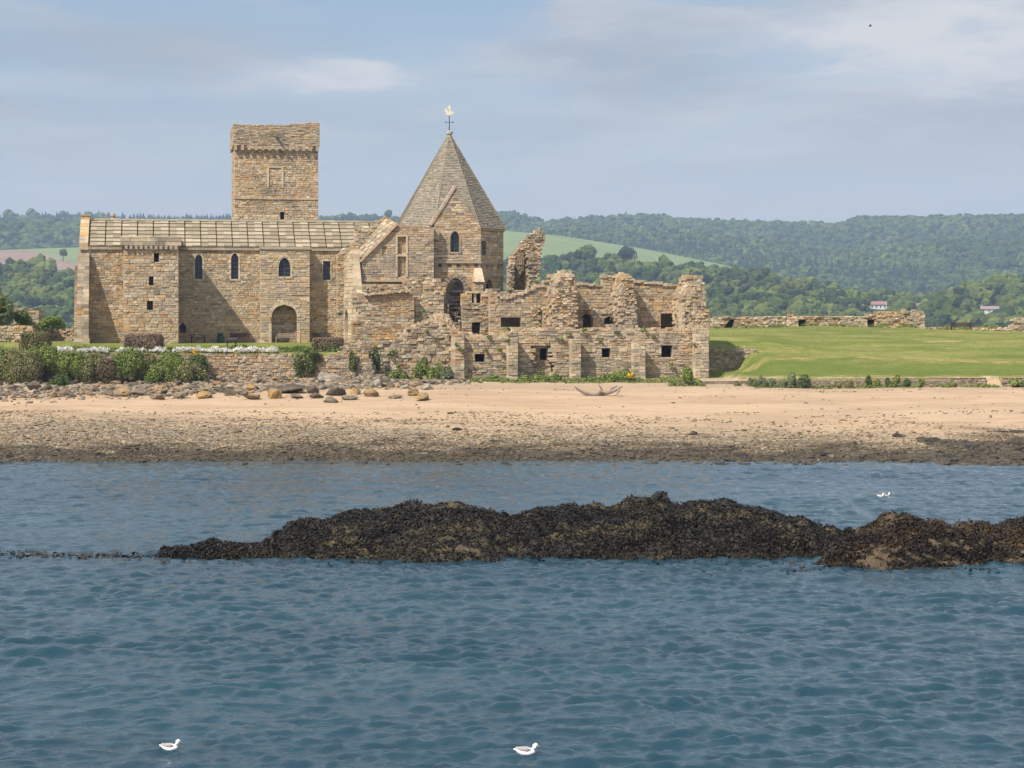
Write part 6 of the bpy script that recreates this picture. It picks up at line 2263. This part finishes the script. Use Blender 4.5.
# clipped hedges
for px, pyb, w_, h_, Y_, pal, lab in ((36, 352.5, 27, 20, 171.6, [(0.11, 0.12, 0.04), (0.16, 0.09, 0.06), (0.10, 0.13, 0.04)], 'reddish-green clipped hedge bush beside the rubble wall, farthest from the church'),
                               (144, 351.5, 36, 17, 171.6, BRN[:3] + [(0.15, 0.10, 0.07)], 'long clipped brown hedge bush in front of the stair turret'),
                               (328, 356, 30, 18, 172.0, BRN[:3] + [(0.12, 0.12, 0.05)], 'clipped brown hedge bush in front of the abbey side wall')):
    shrub('clipped_hedge', lab, px, pyb, w_, h_, Y_, pal, int(w_ * h_ * 15), 'clipped hedge bushes', 'hedge', 0.07, True, dy=0.6)
# small things at the foot of the ruins
WD = [(398, 387, 24, 15), (412, 389, 14, 11), (418, 383, 9, 20), (425, 382, 8, 22), (432, 386, 12, 17), (438, 385, 10, 20), (447, 387, 15, 18), (466, 390, 10, 8),
      (480, 389, 17, 10), (494, 388, 16, 12), (504, 387, 14, 9), (526, 387, 18, 11), (540, 388, 22, 13), (556, 387, 16, 12), (570, 389, 16, 9), (590, 388, 20, 10), (604, 388, 18, 13), (617, 387, 18, 15), (627, 385, 14, 14)]
LW = ['widest green weed clump beside the sea wall corner', 'low weed clump behind the flat beach slab', 'first tall narrow weed against the rubble wall', 'tallest narrow weed against the rubble wall', 'weed clump after the tallest narrow weed',
      'upright weed halfway along the rubble wall', 'rounded pale bush beside the rubble wall buttress', 'little tuft at the foot of the rubble wall buttress', 'weed clump just past the rubble wall buttress', 'weed clump under the small square window of the long ruin',
      'weed clump left of the first buttress of the long ruin', 'weed clump just right of the first buttress of the long ruin', 'wide weed bank below the ragged recess', 'weed clump right of the ragged recess', 'low weeds at the foot of the second buttress',
      'low weeds behind the driftwood', 'weed clump under the second square window', 'bushy weeds left of the yellow gorse', 'green bush next to the yellow gorse at the third buttress']
for (px, pyb, w_, h_), lab in zip(WD, LW):
    shrub('weed_clump', lab, px, pyb, w_, h_, 168.6 if px > 470 else 169.6, SAGE if px == 447 else GRN[:3] + OLV[:1], int(w_ * h_ * 9) + 150, 'weeds along the foot of the ruins', 'weeds', 0.085, lobes=8, stem=False)
t = shrub('gorse_bush', 'small gorse bush with bright yellow flowers at the third buttress', 631, 380, 11, 7, 168.2, YEL + GRN[:1], 420, None, 'shrub', 0.07, lobes=5)
# plants along the low beach wall
RW = [(686, 388, 13, 20, GRN, 'upright bushy plant standing alone near the end of the long ruin'), (698, 388, 9, 7, GRN, 'small plant beside the upright bushy one'), (738, 389, 9, 7, OLV, 'small pale plant on the low wall, first after the gap'),
      (752, 389, 11, 10, SAGE, 'grey-green plant, smallest of the tight group on the low wall'), (762, 389, 9, 13, SAGE, 'taller grey-green plant in the tight group'), (771, 389, 12, 9, SAGE, 'low plant in the middle of the tight group'),
      (783, 389, 11, 10, SAGE, 'grey-green plant before the two biggest plants'), (794, 389, 15, 14, SAGE, 'big grey-green plant, first of the two biggest'), (806, 389, 14, 13, DRK, 'big dark green plant, second of the two biggest'),
      (837, 389, 8, 7, OLV, 'small plant alone on the low wall past the tight group'), (849, 389, 10, 8, OLV, 'pale low plant beside the taller dark ones'), (868, 389, 9, 12, DRK, 'tall dark plant on the low wall'),
      (876, 389, 9, 9, GRN, 'short green plant behind the tall dark one'), (887, 389, 8, 10, DRK, 'narrow plant between two others on the low wall'), (897, 389, 10, 13, GRN, 'tallest green plant of the second group on the low wall'),
      (908, 389, 12, 9, DRK, 'wide dark plant, second last before the bare low wall'), (921, 389, 10, 9, GRN, 'last green plant before the bare low wall'), (952, 389, 9, 7, GRN, 'small plant alone by the steps'), (1015, 388, 20, 8, GRN, 'plants spreading over the low wall beyond the steps')]
for px, pyb, w_, h_, pal, lab in RW:
    shrub('beach_plant', lab, px, pyb, w_, h_, 165.9, pal, int(w_ * h_ * 9) + 150, 'plants along the low beach wall', 'plant', 0.085, lobes=7, stem=False)

# garden plants by the lawn edge
def scatter_leaves(name, label, cat, X_, Y_, Z_, size, pal, rs_, up=0.15):
    n_ = len(X_)
    P_ = np.stack([X_, Y_, Z_ + rs_.uniform(0, up, n_)], 1)
    N = rs_.normal(0, 1, (n_, 3))
    N /= np.linalg.norm(N, axis=1)[:, None]
    t1 = np.cross(N, rs_.normal(0, 1, (n_, 3)))
    t1 /= np.linalg.norm(t1, axis=1)[:, None]
    t2 = np.cross(N, t1)
    s = (size * rs_.uniform(0.6, 1.4, n_))[:, None]
    V_ = np.stack([P_ - t1 * s, P_ - t2 * s * .6, P_ + t1 * s, P_ + t2 * s * .6], 1).reshape(-1, 3)
    pal = np.asarray(pal)
    o_ = fast_mesh(name, V_, np.arange(n_ * 4).reshape(-1, 4), pal[rs_.randint(0, len(pal), n_)] * rs_.uniform(0.8, 1.2, (n_, 1)), M_LEAF)
    return tag(o_, label, cat, kind='stuff')


n = 17000
px = prs.uniform(58, 282, n)
y = prs.uniform(169.8, 171.0, n)
x = (px - 512) / F * y
c = fbm(x / 0.8, y / 0.8, 3, 15)
keep = (c > -0.22 + 0.25 * sst(0, 1, np.abs(px - 188) < 13) + 0.15 * (px > 240)) & ~((px > 118) & (px < 166) & (y > 170.6))
keep &= ~((px > 165) & (px < 180) & (prs.rand(n) < 0.6))
hcl = np.clip(0.18 + c * 0.5, 0.02, 0.5)
zb_ = np.where(y < 170.45, 6.3, 6.2)
scatter_leaves('white_flowers', 'band of white flowers spilling over the top of the sea wall', 'flowers', x[keep], y[keep] - 0.1, (zb_ + hcl * prs.uniform(0.1, 1, n) - 0.12 * (y < 170))[keep], 0.055, WHT, prs, 0.08)
n = 9000
px = prs.uniform(55, 345, n)
y = prs.uniform(170.6, 172.2, n)
x = (px - 512) / F * y
c = fbm(x / 0.9, y / 0.9, 3, 16)
keep = c > -0.2
scatter_leaves('border_plants', 'low green border plants between the lawn and the white flowers', 'plants', x[keep], y[keep], (island(x, y) + np.clip(0.2 + c * 0.6, 0, 0.6) * prs.uniform(0.2, 1, n))[keep], 0.07, DRK + GRN[:2], prs, 0.1)
n = 260
x = (196 - 512) / F * 170 + prs.normal(0, 0.22, n)
t = shrub('yellow_flowers', 'clump of orange-yellow flowers among the white ones', 195.5, 356, 8, 7, 169.75, [(0.75, 0.42, 0.03), (0.7, 0.5, 0.05)] + GRN[:1], 260, None, 'flowers', 0.05, lobes=4, stem=False)
# tufts of grass: crest and wall foot
n = 9000
y = prs.uniform(226.0, 228.8, n)
x = prs.uniform((706 - 512) / F * 227, 62, n)
c = fbm(x / 1.2, y / 2, 3, 18)
keep = c > 0.12
scatter_leaves('rough_grass', 'rough grass and weeds along the foot of the crest wall', 'grass', x[keep], y[keep], (island(x, y) + 0.02 + np.clip(c, 0, .5) * prs.uniform(0, 1, n))[keep], 0.09, OLV + GRN, prs, 0.1)
n = 9000
x = prs.uniform((668 - 512) / F * 166, 46, n)
y = prs.uniform(165.4, 166.6, n)
c = fbm(x / 1.0, y / 1, 3, 19)
keep = c > -0.05
scatter_leaves('wall_foot_grass', 'strip of green grass growing at the foot of the low beach wall', 'grass', x[keep], y[keep], (island(x, y) + np.clip(.05 + c * 0.4, 0, .4) * prs.uniform(0, 1, n))[keep], 0.07, GRN, prs, 0.06)
n = 14000
px = prs.uniform(468, 700, n)
y = prs.uniform(166.6, 171.6, n)
x = (px - 512) / F * y
c = fbm(x / 1.5, y / 1.2, 3, 20)
keep = (c > -0.15) & (y > 167.3 + c * 1.5)
scatter_leaves('ruin_foot_grass', 'green grass and weeds between the long ruin and the sand', 'grass', x[keep], y[keep], (island(x, y) + np.clip(.06 + c * 0.35, 0, .4) * prs.uniform(0, 1, n))[keep], 0.075, GRN + OLV[:2], prs, 0.06)
n = 26000
y = prs.uniform(167.6, 226, n)
x = prs.uniform(18, 62, n)
c = fbm(x / 2.0, y / 3.5, 4, 25)
keep = (c > 0.08) & (x > (712 - 512) / F * y) & ((y < 178) | (prs.rand(n) < 0.5)) & ~((y < 184.5) & (x < 22.5) & (y > 176))
scatter_leaves('turf_tufts', 'uneven tufts and weeds in the turf of the right-hand bank', 'grass', x[keep], y[keep], (island(x, y) - 0.01)[keep], 0.05, GRN[:2] + OLV + [(0.30, 0.26, 0.12), (0.26, 0.27, 0.09)], prs, 0.03)
# weeds rooted in the ruins' masonry
pts_ = [(427, 331, -12.4), (451, 336, -12.4), (456, 345, -14.9), (460, 352, -14.9), (488, 337, -14.3), (499, 350, -14.4), (508, 341, -15.4), (486, 352, -14.4), (569, 334, -14.3), (585, 331, -14.4), (600, 340, -14.4), (618, 332, -14.3), (643, 330, -14.3),
        (390, 356, -12.4), (394, 352, -12.4), (399, 366, -12.4), (448, 372, -12.4), (423, 312, -8), (421, 319, -8), (507, 330, -14.3), (693, 345, -15.2), (617, 311, -10.4), (540, 372, -14.5), (654, 337, -14.3), (671, 366, -14.4), (437, 341, -12.4), (445, 326, -12), (560, 338, -14.4)]
Vs, Ts, Cs, n0 = [], [], [], 0
for px, py, v_ in pts_:
    u_, z_ = UZ(px, py, v_)
    c3 = L(u_, v_ - 0.05, z_ - 0.2)
    V_, T_, tn_ = leaves(c3, (prs.uniform(.2, .45), 0.22, prs.uniform(.25, .55)), 110, 0.07, GRN[:3] + OLV[:1], prs, 4)
    Vs.append(V_)
    Ts.append(T_ + n0)
    Cs.append(tn_)
    n0 += len(V_)
o = fast_mesh('masonry_weeds', np.vstack(Vs), np.vstack(Ts), np.vstack(Cs), M_LEAF)
tag(o, 'little green weeds rooted here and there in the ruin walls', 'weeds', kind='stuff')

# bushes and creeper at the far left
shrub('shrub', 'round bright green bush behind the lawn beside the church corner', 52, 330, 27, 13, 196, GRN[:2] + [(0.10, 0.16, 0.03)], 1500, None, 'shrub', 0.13, lobes=10)
shrub('ivy_thicket', 'dark ivy thicket with yellow-green tips over the old walls at the picture edge', -2, 327, 36, 30, 193.5, DRK + [(0.2, 0.17, 0.03)], 2600, None, 'ivy', 0.15, lobes=12)
shrub('creeper', 'creeper spreading over the squared roofless wall', 20, 326, 26, 14, 195.2, DRK + GRN[:2] + [(0.16, 0.15, 0.03)], 1300, None, 'creeper', 0.13, lobes=10, dy=0.3)


# trees one can tell apart on the far slopes
def far_tree(label, px, pyb, h_, w_, Y_, pal, group='single trees on the far slopes'):
    s = Y_ / F
    x, z = (px - 512) / F * Y_, H - (pyb - PYH) * s
    og_ = (x, Y_, z)
    t_ = thing('tree', label, 'tree', og_, group)
    mb_ = MB()
    hh_ = h_ * s
    mb_.tube([(x, Y_, z - 3), (x + 0.2, Y_, z + hh_ * 0.35), (x, Y_, z + hh_ * 0.8)], [0.5, 0.4, 0.15], 6, (0.08, 0.06, 0.045))
    for i in range(5):
        a_ = prs.uniform(0, 6.28)
        mb_.tube([(x, Y_, z + hh_ * 0.3), (x + math.cos(a_) * w_ * s * 0.35, Y_ + math.sin(a_) * w_ * s * 0.35, z + hh_ * prs.uniform(0.6, 0.85))], [0.22, 0.08], 5, (0.08, 0.06, 0.045))
    mb_.build('trunk', M_WOOD, t_, og_)
    V_, T_, tn_ = leaves((x, Y_, z + hh_ * 0.22), (w_ * s / 2, w_ * s / 2, hh_ * 0.75), 2600, 0.75, pal, prs, 14)
    fast_mesh('crown', V_, T_, tn_, M_LEAF, t_, og_)


far_tree('lone dark round tree standing above the nearer wood in front of the green field', 627, 264, 16, 19, 1500, [(0.03, 0.04, 0.025), (0.04, 0.05, 0.03)])
far_tree('loose pale green tree standing above the nearer wood', 587, 264, 17, 22, 1500, GREENS[2:4])
far_tree('small lone tree on the edge of the green field beyond the church end', 63, 258, 8, 8, 1900, GREENS[:2])
far_tree('tree on the skyline seen between church roof and pyramid roof', 388, 222, 11, 10, 2600, GREENS[:2])


# houses beyond the water
def far_house(label, hx, hw, py0, hh, Y_, gable_right, roofc):
    s = Y_ / F
    x0, x1 = (hx - hw / 2 - 512) / F * Y_, (hx + hw / 2 - 512) / F * Y_
    z0 = H - (py0 - PYH) * s
    zw = z0 + hh * s * 0.6
    zr_ = z0 + hh * s
    og_ = ((x0 + x1) / 2, Y_, z0)
    t_ = thing('house', label, 'house', og_, 'houses among the trees')
    P_ = lambda a, z, c: (a, Y_ + c, z)
    mb_ = MB()
    mb_.box(P_, x0, x1, z0 - 4, zw, 0, 7, (0.72, 0.70, 0.66))
    mb_.mesh([(x1, Y_, zw), (x1, Y_ + 7, zw), (x1, Y_ + 3.5, zr_), (x1 - .3, Y_, zw), (x1 - .3, Y_ + 7, zw), (x1 - .3, Y_ + 3.5, zr_)], [(0, 1, 2), (3, 5, 4), (0, 2, 5, 3), (1, 4, 5, 2)], (0.75, 0.73, 0.7))
    mb_.build('wall', M_PAINT, t_, og_)
    mb_ = MB()
    mb_.hexa([(x0 - .4, Y_ - .5, zw - .2), (x1 - .4, Y_ - .5, zw - .2), (x1 - .4, Y_ + 3.5, zr_ - .1), (x0 - .4, Y_ + 3.5, zr_ - .1), (x0 - .4, Y_ - .5, zw + .15), (x1 - .4, Y_ - .5, zw + .15), (x1 - .4, Y_ + 3.5, zr_ + .25), (x0 - .4, Y_ + 3.5, zr_ + .25)], roofc)
    mb_.hexa([(x0 - .4, Y_ + 3.5, zr_ - .1), (x1 - .4, Y_ + 3.5, zr_ - .1), (x1 - .4, Y_ + 7.5, zw - .2), (x0 - .4, Y_ + 7.5, zw - .2), (x0 - .4, Y_ + 3.5, zr_ + .25), (x1 - .4, Y_ + 3.5, zr_ + .25), (x1 - .4, Y_ + 7.5, zw + .15), (x0 - .4, Y_ + 7.5, zw + .15)], roofc)
    rf_ = mb_.build('roof', M_PAINT, t_, og_)
    mb_ = MB()
    mb_.box(P_, x0 + 1, x0 + 2, zr_ - .5, zr_ + 1.2, 3, 4, (0.4, 0.3, 0.25))
    mb_.build('chimney', M_PAINT, rf_, og_)
    k = 4 if hw < 25 else 7
    for i in range(k):
        mb_ = MB()
        a_ = x0 + (x1 - x0) * (i + 0.5) / k
        mb_.box(P_, a_ - .5, a_ + .5, z0 + (zw - z0) * 0.35, z0 + (zw - z0) * 0.75, -0.05, 0.05, (0.05, 0.05, 0.06))
        mb_.build('window', M_GLASS, t_, og_)


for (hx, hw, hy), lab, rc, hh in zip(HOUSES, ('small white house with reddish roof among the trees above the crest wall', 'long house with reddish roof and white gable just behind the crest wall end', 'pale house half hidden by trees nearest the picture edge'),
                                 ((0.30, 0.15, 0.13), (0.28, 0.15, 0.14), (0.30, 0.22, 0.22)), (8.0, 6.5, 6.5)):
    far_house(lab, hx, hw, {0: 309.5, 1: 310, 2: 313}[[q[0] for q in HOUSES].index(hx)] , hh, hy, True, rc)


# ================================================================== furniture and small things
DWOOD = (0.045, 0.035, 0.035)


def LB(u0, v0, z0, ang=0.0):
    """local box space at an abbey-frame point"""
    c_, s_ = math.cos(ang), math.sin(ang)
    return lambda a, z, c: L(u0 + a * c_ - c * s_, v0 + a * s_ + c * c_, z0 + z)


def bench(label, P_, og_, wdt, col, back=True, hb=0.85, group='benches'):
    t_ = thing('bench', label, 'bench', og_, group)
    mb_ = MB()
    for i in range(4):
        mb_.box(P_, -wdt / 2, wdt / 2, 0.42, 0.46, -0.22 + i * 0.115, -0.22 + i * 0.115 + 0.095, vary(col))
    mb_.build('seat', M_WOOD, t_, og_)
    if back:
        mb_ = MB()
        for i in range(4):
            mb_.box(P_, -wdt / 2, wdt / 2, 0.5 + i * 0.1, 0.5 + i * 0.1 + 0.08, 0.25 + i * 0.015, 0.28 + i * 0.015, vary(col))
        mb_.box(P_, -wdt / 2, -wdt / 2 + 0.06, 0.0, hb, 0.285, 0.35, vary(col))
        mb_.box(P_, wdt / 2 - 0.06, wdt / 2, 0.0, hb, 0.285, 0.35, vary(col))
        mb_.build('backrest', M_WOOD, t_, og_)
    for sx in (-1, 1):
        mb_ = MB()
        x_ = sx * (wdt / 2 - 0.05)
        mb_.box(P_, x_ - 0.04, x_ + 0.04, -0.03, 0.415, -0.22, -0.14, vary(col))
        mb_.build('leg', M_WOOD, t_, og_)
        mb_ = MB()
        mb_.box(P_, x_ - 0.035, x_ + 0.035, 0.62, 0.68, -0.24, 0.27, vary(col))
        mb_.box(P_, x_ - 0.03, x_ + 0.03, 0.465, 0.615, -0.22, -0.15, vary(col))
        mb_.build('armrest', M_WOOD, t_, og_)
    return t_


for px0, px1, v_, col, lab in ((230, 250, -0.8, (0.09, 0.045, 0.045), 'dark reddish wooden bench against the church wall between bin and porch'),
                           (275.5, 293.5, -1.15, (0.30, 0.24, 0.18), 'pale wooden bench inside the round doorway arch'),
                           (313, 331, -0.8, (0.07, 0.045, 0.045), 'dark wooden bench in the shade right of the porch')):
    u0, u1 = UY(px0, v_)[0], UY(px1, v_)[0]
    bench(lab, LB((u0 + u1) / 2, v_, ZL), L((u0 + u1) / 2, v_, ZL), u1 - u0, col)
yb = 222.0
x0, x1 = (951 - 512) / F * yb, (971 - 512) / F * yb
zb_ = gz((x0 + x1) / 2, yb)
P = lambda a, z, c: ((x0 + x1) / 2 + a, yb - c, zb_ + z)
bench('dark wooden bench seen from behind on the turf crest', P, ((x0 + x1) / 2, yb, zb_), x1 - x0, (0.07, 0.04, 0.03), hb=0.92)
# picnic table
u0, u1 = UY(186, -1.3)[0], UY(210, -1.3)[0]
um, wd_ = (u0 + u1) / 2, u1 - u0
P = LB(um, -1.5, ZL)
og = L(um, -1.5, ZL)
t = thing('picnic_table', 'dark picnic table with fixed benches in the shade of the stair turret', 'picnic table', og)
mb = MB()
for i in range(5):
    mb.box(P, -wd_ * 0.4, wd_ * 0.4, 0.72, 0.76, -0.36 + i * 0.15, -0.36 + i * 0.15 + 0.135, vary(DWOOD))
mb.build('tabletop', M_WOOD, t, og)
for s in (-1, 1):
    mb = MB()
    mb.box(P, -wd_ * 0.4, wd_ * 0.4, 0.43, 0.47, s * 0.72 - 0.13, s * 0.72 + 0.13, vary(DWOOD))
    mb.build('seat', M_WOOD, t, og)
for sx in (-1, 1):
    mb = MB()
    x_ = sx * wd_ * 0.27
    for s in (-1, 1):
        mb.hexa([P(x_ - .035, 0, s * .62), P(x_ + .035, 0, s * .62), P(x_ + .035, 0, s * .52), P(x_ - .035, 0, s * .52), P(x_ - .035, .715, s * .32), P(x_ + .035, .715, s * .32), P(x_ + .035, .715, s * .22), P(x_ - .035, .715, s * .22)], DWOOD)
    mb.box(P, x_ - .06, x_ - .037, .36, .43, -.85, .85, DWOOD)
    mb.build('leg_frame', M_WOOD, t, og)
    mb = MB()
    mb.hexa([P(x_ + sx * .04, .4, -.05), P(x_ + sx * .04, .4, .05), P(x_ - sx * .35, .7, .05), P(x_ - sx * .35, .7, -.05), P(x_ + sx * .04, .47, -.05), P(x_ + sx * .04, .47, .05), P(x_ - sx * .29, .715, .05), P(x_ - sx * .29, .715, -.05)], DWOOD)
    mb.build('brace', M_WOOD, t, og)
# bin
u0 = UY(220.5, -0.7)[0]
og = L(u0, -0.75, ZL)
P = LB(u0, -0.75, ZL)
t = thing('litter_bin', 'dark green litter bin with domed lid beside the church wall', 'bin', og)
GB_ = (0.02, 0.07, 0.05)
mb = MB()
mb.tube([P(0, 0.0, 0), P(0, 0.05, 0), P(0, 0.5, 0), P(0, 0.62, 0)], [0.25, 0.30, 0.31, 0.31], 16, GB_)
mb.build('body', M_PAINT, t, og)
mb = MB()
mb.tube([P(0, 0.76, 0), P(0, 0.8, 0), P(0, 0.88, 0), P(0, 0.93, 0)], [0.34, 0.34, 0.27, 0.1], 16, GB_)
for i in range(4):
    a_ = 0.78 + i * 1.57
    mb.tube([P(math.cos(a_) * .27, 0.6, math.sin(a_) * .27), P(math.cos(a_) * .27, 0.78, math.sin(a_) * .27)], [0.03, 0.03], 6, GB_)
mb.build('lid', M_PAINT, t, og)
mb = MB()
mb.tube([P(0, 0.62, 0), P(0, 0.765, 0)], [0.22, 0.22], 12, (0.015, 0.015, 0.015))
mb.build('opening', M_PAINT, t, og)
# information stand
x, y, z = ground_hit(231.5, 350.3, 168, 182)
y = max(y, 172.6)
x = (231.5 - 512) / F * y
z = gz(x, y)
P = lambda a, z_, c: (x + a, y + c, z + z_)
og = (x, y, z)
t = thing('information_stand', 'dark sloping information stand on two posts at the lawn edge', 'sign', og)
for s in (-1, 1):
    mb = MB()
    mb.box(P, s * 0.36 - 0.05, s * 0.36 + 0.05, -0.3, 0.88, -0.05, 0.05, (0.05, 0.045, 0.04))
    mb.build('post', M_WOOD, t, og)
mb = MB()
mb.hexa([P(-.5, .80, -.28), P(.5, .80, -.28), P(.5, 1.02, .28), P(-.5, 1.02, .28), P(-.5, .87, -.28), P(.5, .87, -.28), P(.5, 1.09, .28), P(-.5, 1.09, .28)], (0.03, 0.028, 0.028))
mb.build('panel', M_PAINT, t, og)
# post beside the far hedge
x, y = (19.5 - 512) / F * 173, 173.0
z = gz(x, y)
mb = MB()
mb.tube([(x, y, z - 0.2), (x, y, z + 0.75), (x, y, z + 0.8)], [0.075, 0.07, 0.04], 8, (0.12, 0.09, 0.07))
tag(mb.build('wooden_post', M_WOOD, None, (x, y, z)), 'short weathered wooden post beside the reddish-green hedge bush', 'post')

# driftwood
x, y, z = ground_hit(598, 396, 140, 170)
s = y / F
DW = (0.25, 0.21, 0.175)
Q = lambda px, py, dy=0.0: ((px - 512) * s, y + dy, z + (396 - py) * s)
og = (x, y, z)
t = thing('driftwood', 'bleached forked driftwood trunk lying on the sand below the ruins', 'driftwood', og)
mb = MB()
mb.tube([Q(574.5, 386.5, -.3), Q(578, 389.5, -.2), Q(584, 393, -.1), Q(592, 395, 0), Q(600, 394.3, .1), Q(608, 393, .1), Q(614, 391, 0), Q(619, 388.5, -.1), Q(622, 386, -.2)], [0.04, 0.09, 0.13, 0.16, 0.16, 0.15, 0.12, 0.09, 0.05], 8, DW)
mb.build('trunk', M_WOOD, t, og)
for p in ([(598, 394, 0), (602, 390, -.2), (600, 387, -.3), (598.5, 384.5, -.3)], [(610, 392, 0), (612, 388.5, .3), (615, 387.5, .4), (618, 386, .4)], [(617, 389, 0), (619, 391, -.4), (616, 394, -.6)]):
    mb = MB()
    mb.tube([Q(*q) for q in p], list(np.linspace(0.11, 0.04, len(p))), 7, DW)
    mb.build('branch', M_WOOD, t, og)


# ================================================================== birds
def gull(label, px, py, Y_, length, flip=1, up=1.0, group='gulls resting on the water', turn=0.0):
    x, z = (px - 512) / F * Y_, H - (py - PYH) / F * Y_
    z = float(waves(np.array([x]), np.array([Y_]))[0]) * 0.8
    og_ = (x, Y_, z)
    t_ = thing('gull', label, 'bird', og_, group)
    k = length / 0.44
    ct, st = math.cos(turn), math.sin(turn)

    def Q_(a, b, c):
        a, b = a * flip, b
        return (x + (a * ct - b * st) * k, Y_ + (a * st + b * ct) * k, z + c * k)
    W_ = (0.86, 0.84, 0.82)
    mb_ = MB()
    path = [(-.235, 0, .105), (-.20, 0, .095), (-.14, 0, .065), (-.06, 0, .035), (.03, 0, .03), (.10, 0, .05), (.14, 0, .085 * up), (.155, 0, .125 * up), (.165, 0, .165 * up), (.185, 0, .185 * up), (.21, 0, .18 * up), (.225, 0, .172 * up)]
    rads = [(.02, .01), (.035, .02), (.06, .05), (.084, .074), (.09, .08), (.074, .072), (.056, .06), (.048, .05), (.05, .05), (.05, .05), (.034, .034), (.01, .01)]
    mb_.tube([Q_(*p) for p in path], [(a * k, b * k) for a, b in rads], 14, W_)
    body = mb_.build('body', M_FEATHER, t_, og_, smooth=True)
    for s_ in (-1, 1):
        mb_ = MB()
        wp = [(.09, .05 * s_, .085), (.03, .068 * s_, .092), (-.06, .062 * s_, .098), (-.14, .04 * s_, .11), (-.20, .022 * s_, .125)]
        mb_.tube([Q_(*p) for p in wp], [(.012 * k, .02 * k), (.022 * k, .042 * k), (.022 * k, .038 * k), (.015 * k, .024 * k), (.008 * k, .012 * k)], 10, (0.36, 0.33, 0.33))
        wing = mb_.build('wing', M_FEATHER, t_, og_, smooth=True)
        mb_ = MB()
        mb_.tube([Q_(-.19, .024 * s_, .122), Q_(-.235, .012 * s_, .137), Q_(-.275, -.004 * s_, .15)], [(.008 * k, .013 * k), (.007 * k, .011 * k), (.003 * k, .004 * k)], 8, (0.03, 0.028, 0.03))
        tip = mb_.build('wing_tip', M_FEATHER, wing, (0, 0, 0), smooth=True)
        for v__ in tip.data.vertices:
            v__.co -= Vector(og_)
        mb_ = MB()
        e = Q_(.196, .031 * s_, .19 * up)
        mb_.tube([(e[0] - .004, e[1], e[2]), (e[0], e[1], e[2]), (e[0] + .004, e[1], e[2])], [.002, .005 * k, .002], 6, (0.01, 0.01, 0.01))
        mb_.build('eye', M_PAINT, t_, og_)
    mb_ = MB()
    mb_.tube([Q_(.222, 0, .174 * up), Q_(.245, 0, .168 * up), Q_(.262, 0, .160 * up)], [.010 * k, .008 * k, .002], 8, (0.65, 0.42, 0.06))
    mb_.build('beak', M_PAINT, t_, og_)
    return t_


gull('white gull afloat on the near water with its head raised, far from the other three', 170, 753, 39.6, 0.40, 1, 1.0)
gull('long-bodied gull afloat on the near water under the middle of the long reef', 526, 757, 39.2, 0.46, 1, 0.9)
gull('white gull afloat beyond the reef, the brighter bird of a close pair', 880.5, 497, 98.4, 0.36, 1, 1.0)
gull('grey-backed gull afloat beyond the reef, just behind its whiter companion', 887, 496.5, 99.0, 0.36, 1, 1.05, turn=0.5)
# a dark bird high in the sky
Yb = 210.0
x, z = (870 - 512) / F * Yb, H - (26 - PYH) / F * Yb
og = (x, Yb, z)
t = thing('flying_bird', 'tiny dark bird flying high in the sky', 'bird', og)
mb = MB()
mb.tube([(x - .2, Yb, z - .02), (x - .1, Yb, z), (x + .05, Yb, z + .01), (x + .16, Yb, z + .02), (x + .22, Yb, z + .01)], [.02, .05, .06, .04, .008], 8, (0.03, 0.03, 0.035))
mb.build('body', M_FEATHER, t, og, smooth=True)
for s in (-1, 1):
    mb = MB()
    mb.hexa([(x - .06, Yb + s * .04, z), (x + .1, Yb + s * .04, z), (x + .02, Yb + s * .5, z + .1), (x - .06, Yb + s * .5, z + .1), (x - .06, Yb + s * .04, z + .03), (x + .1, Yb + s * .04, z + .03), (x + .02, Yb + s * .5, z + .115), (x - .06, Yb + s * .5, z + .115)], (0.03, 0.03, 0.035))
    mb.build('wing', M_FEATHER, t, og)
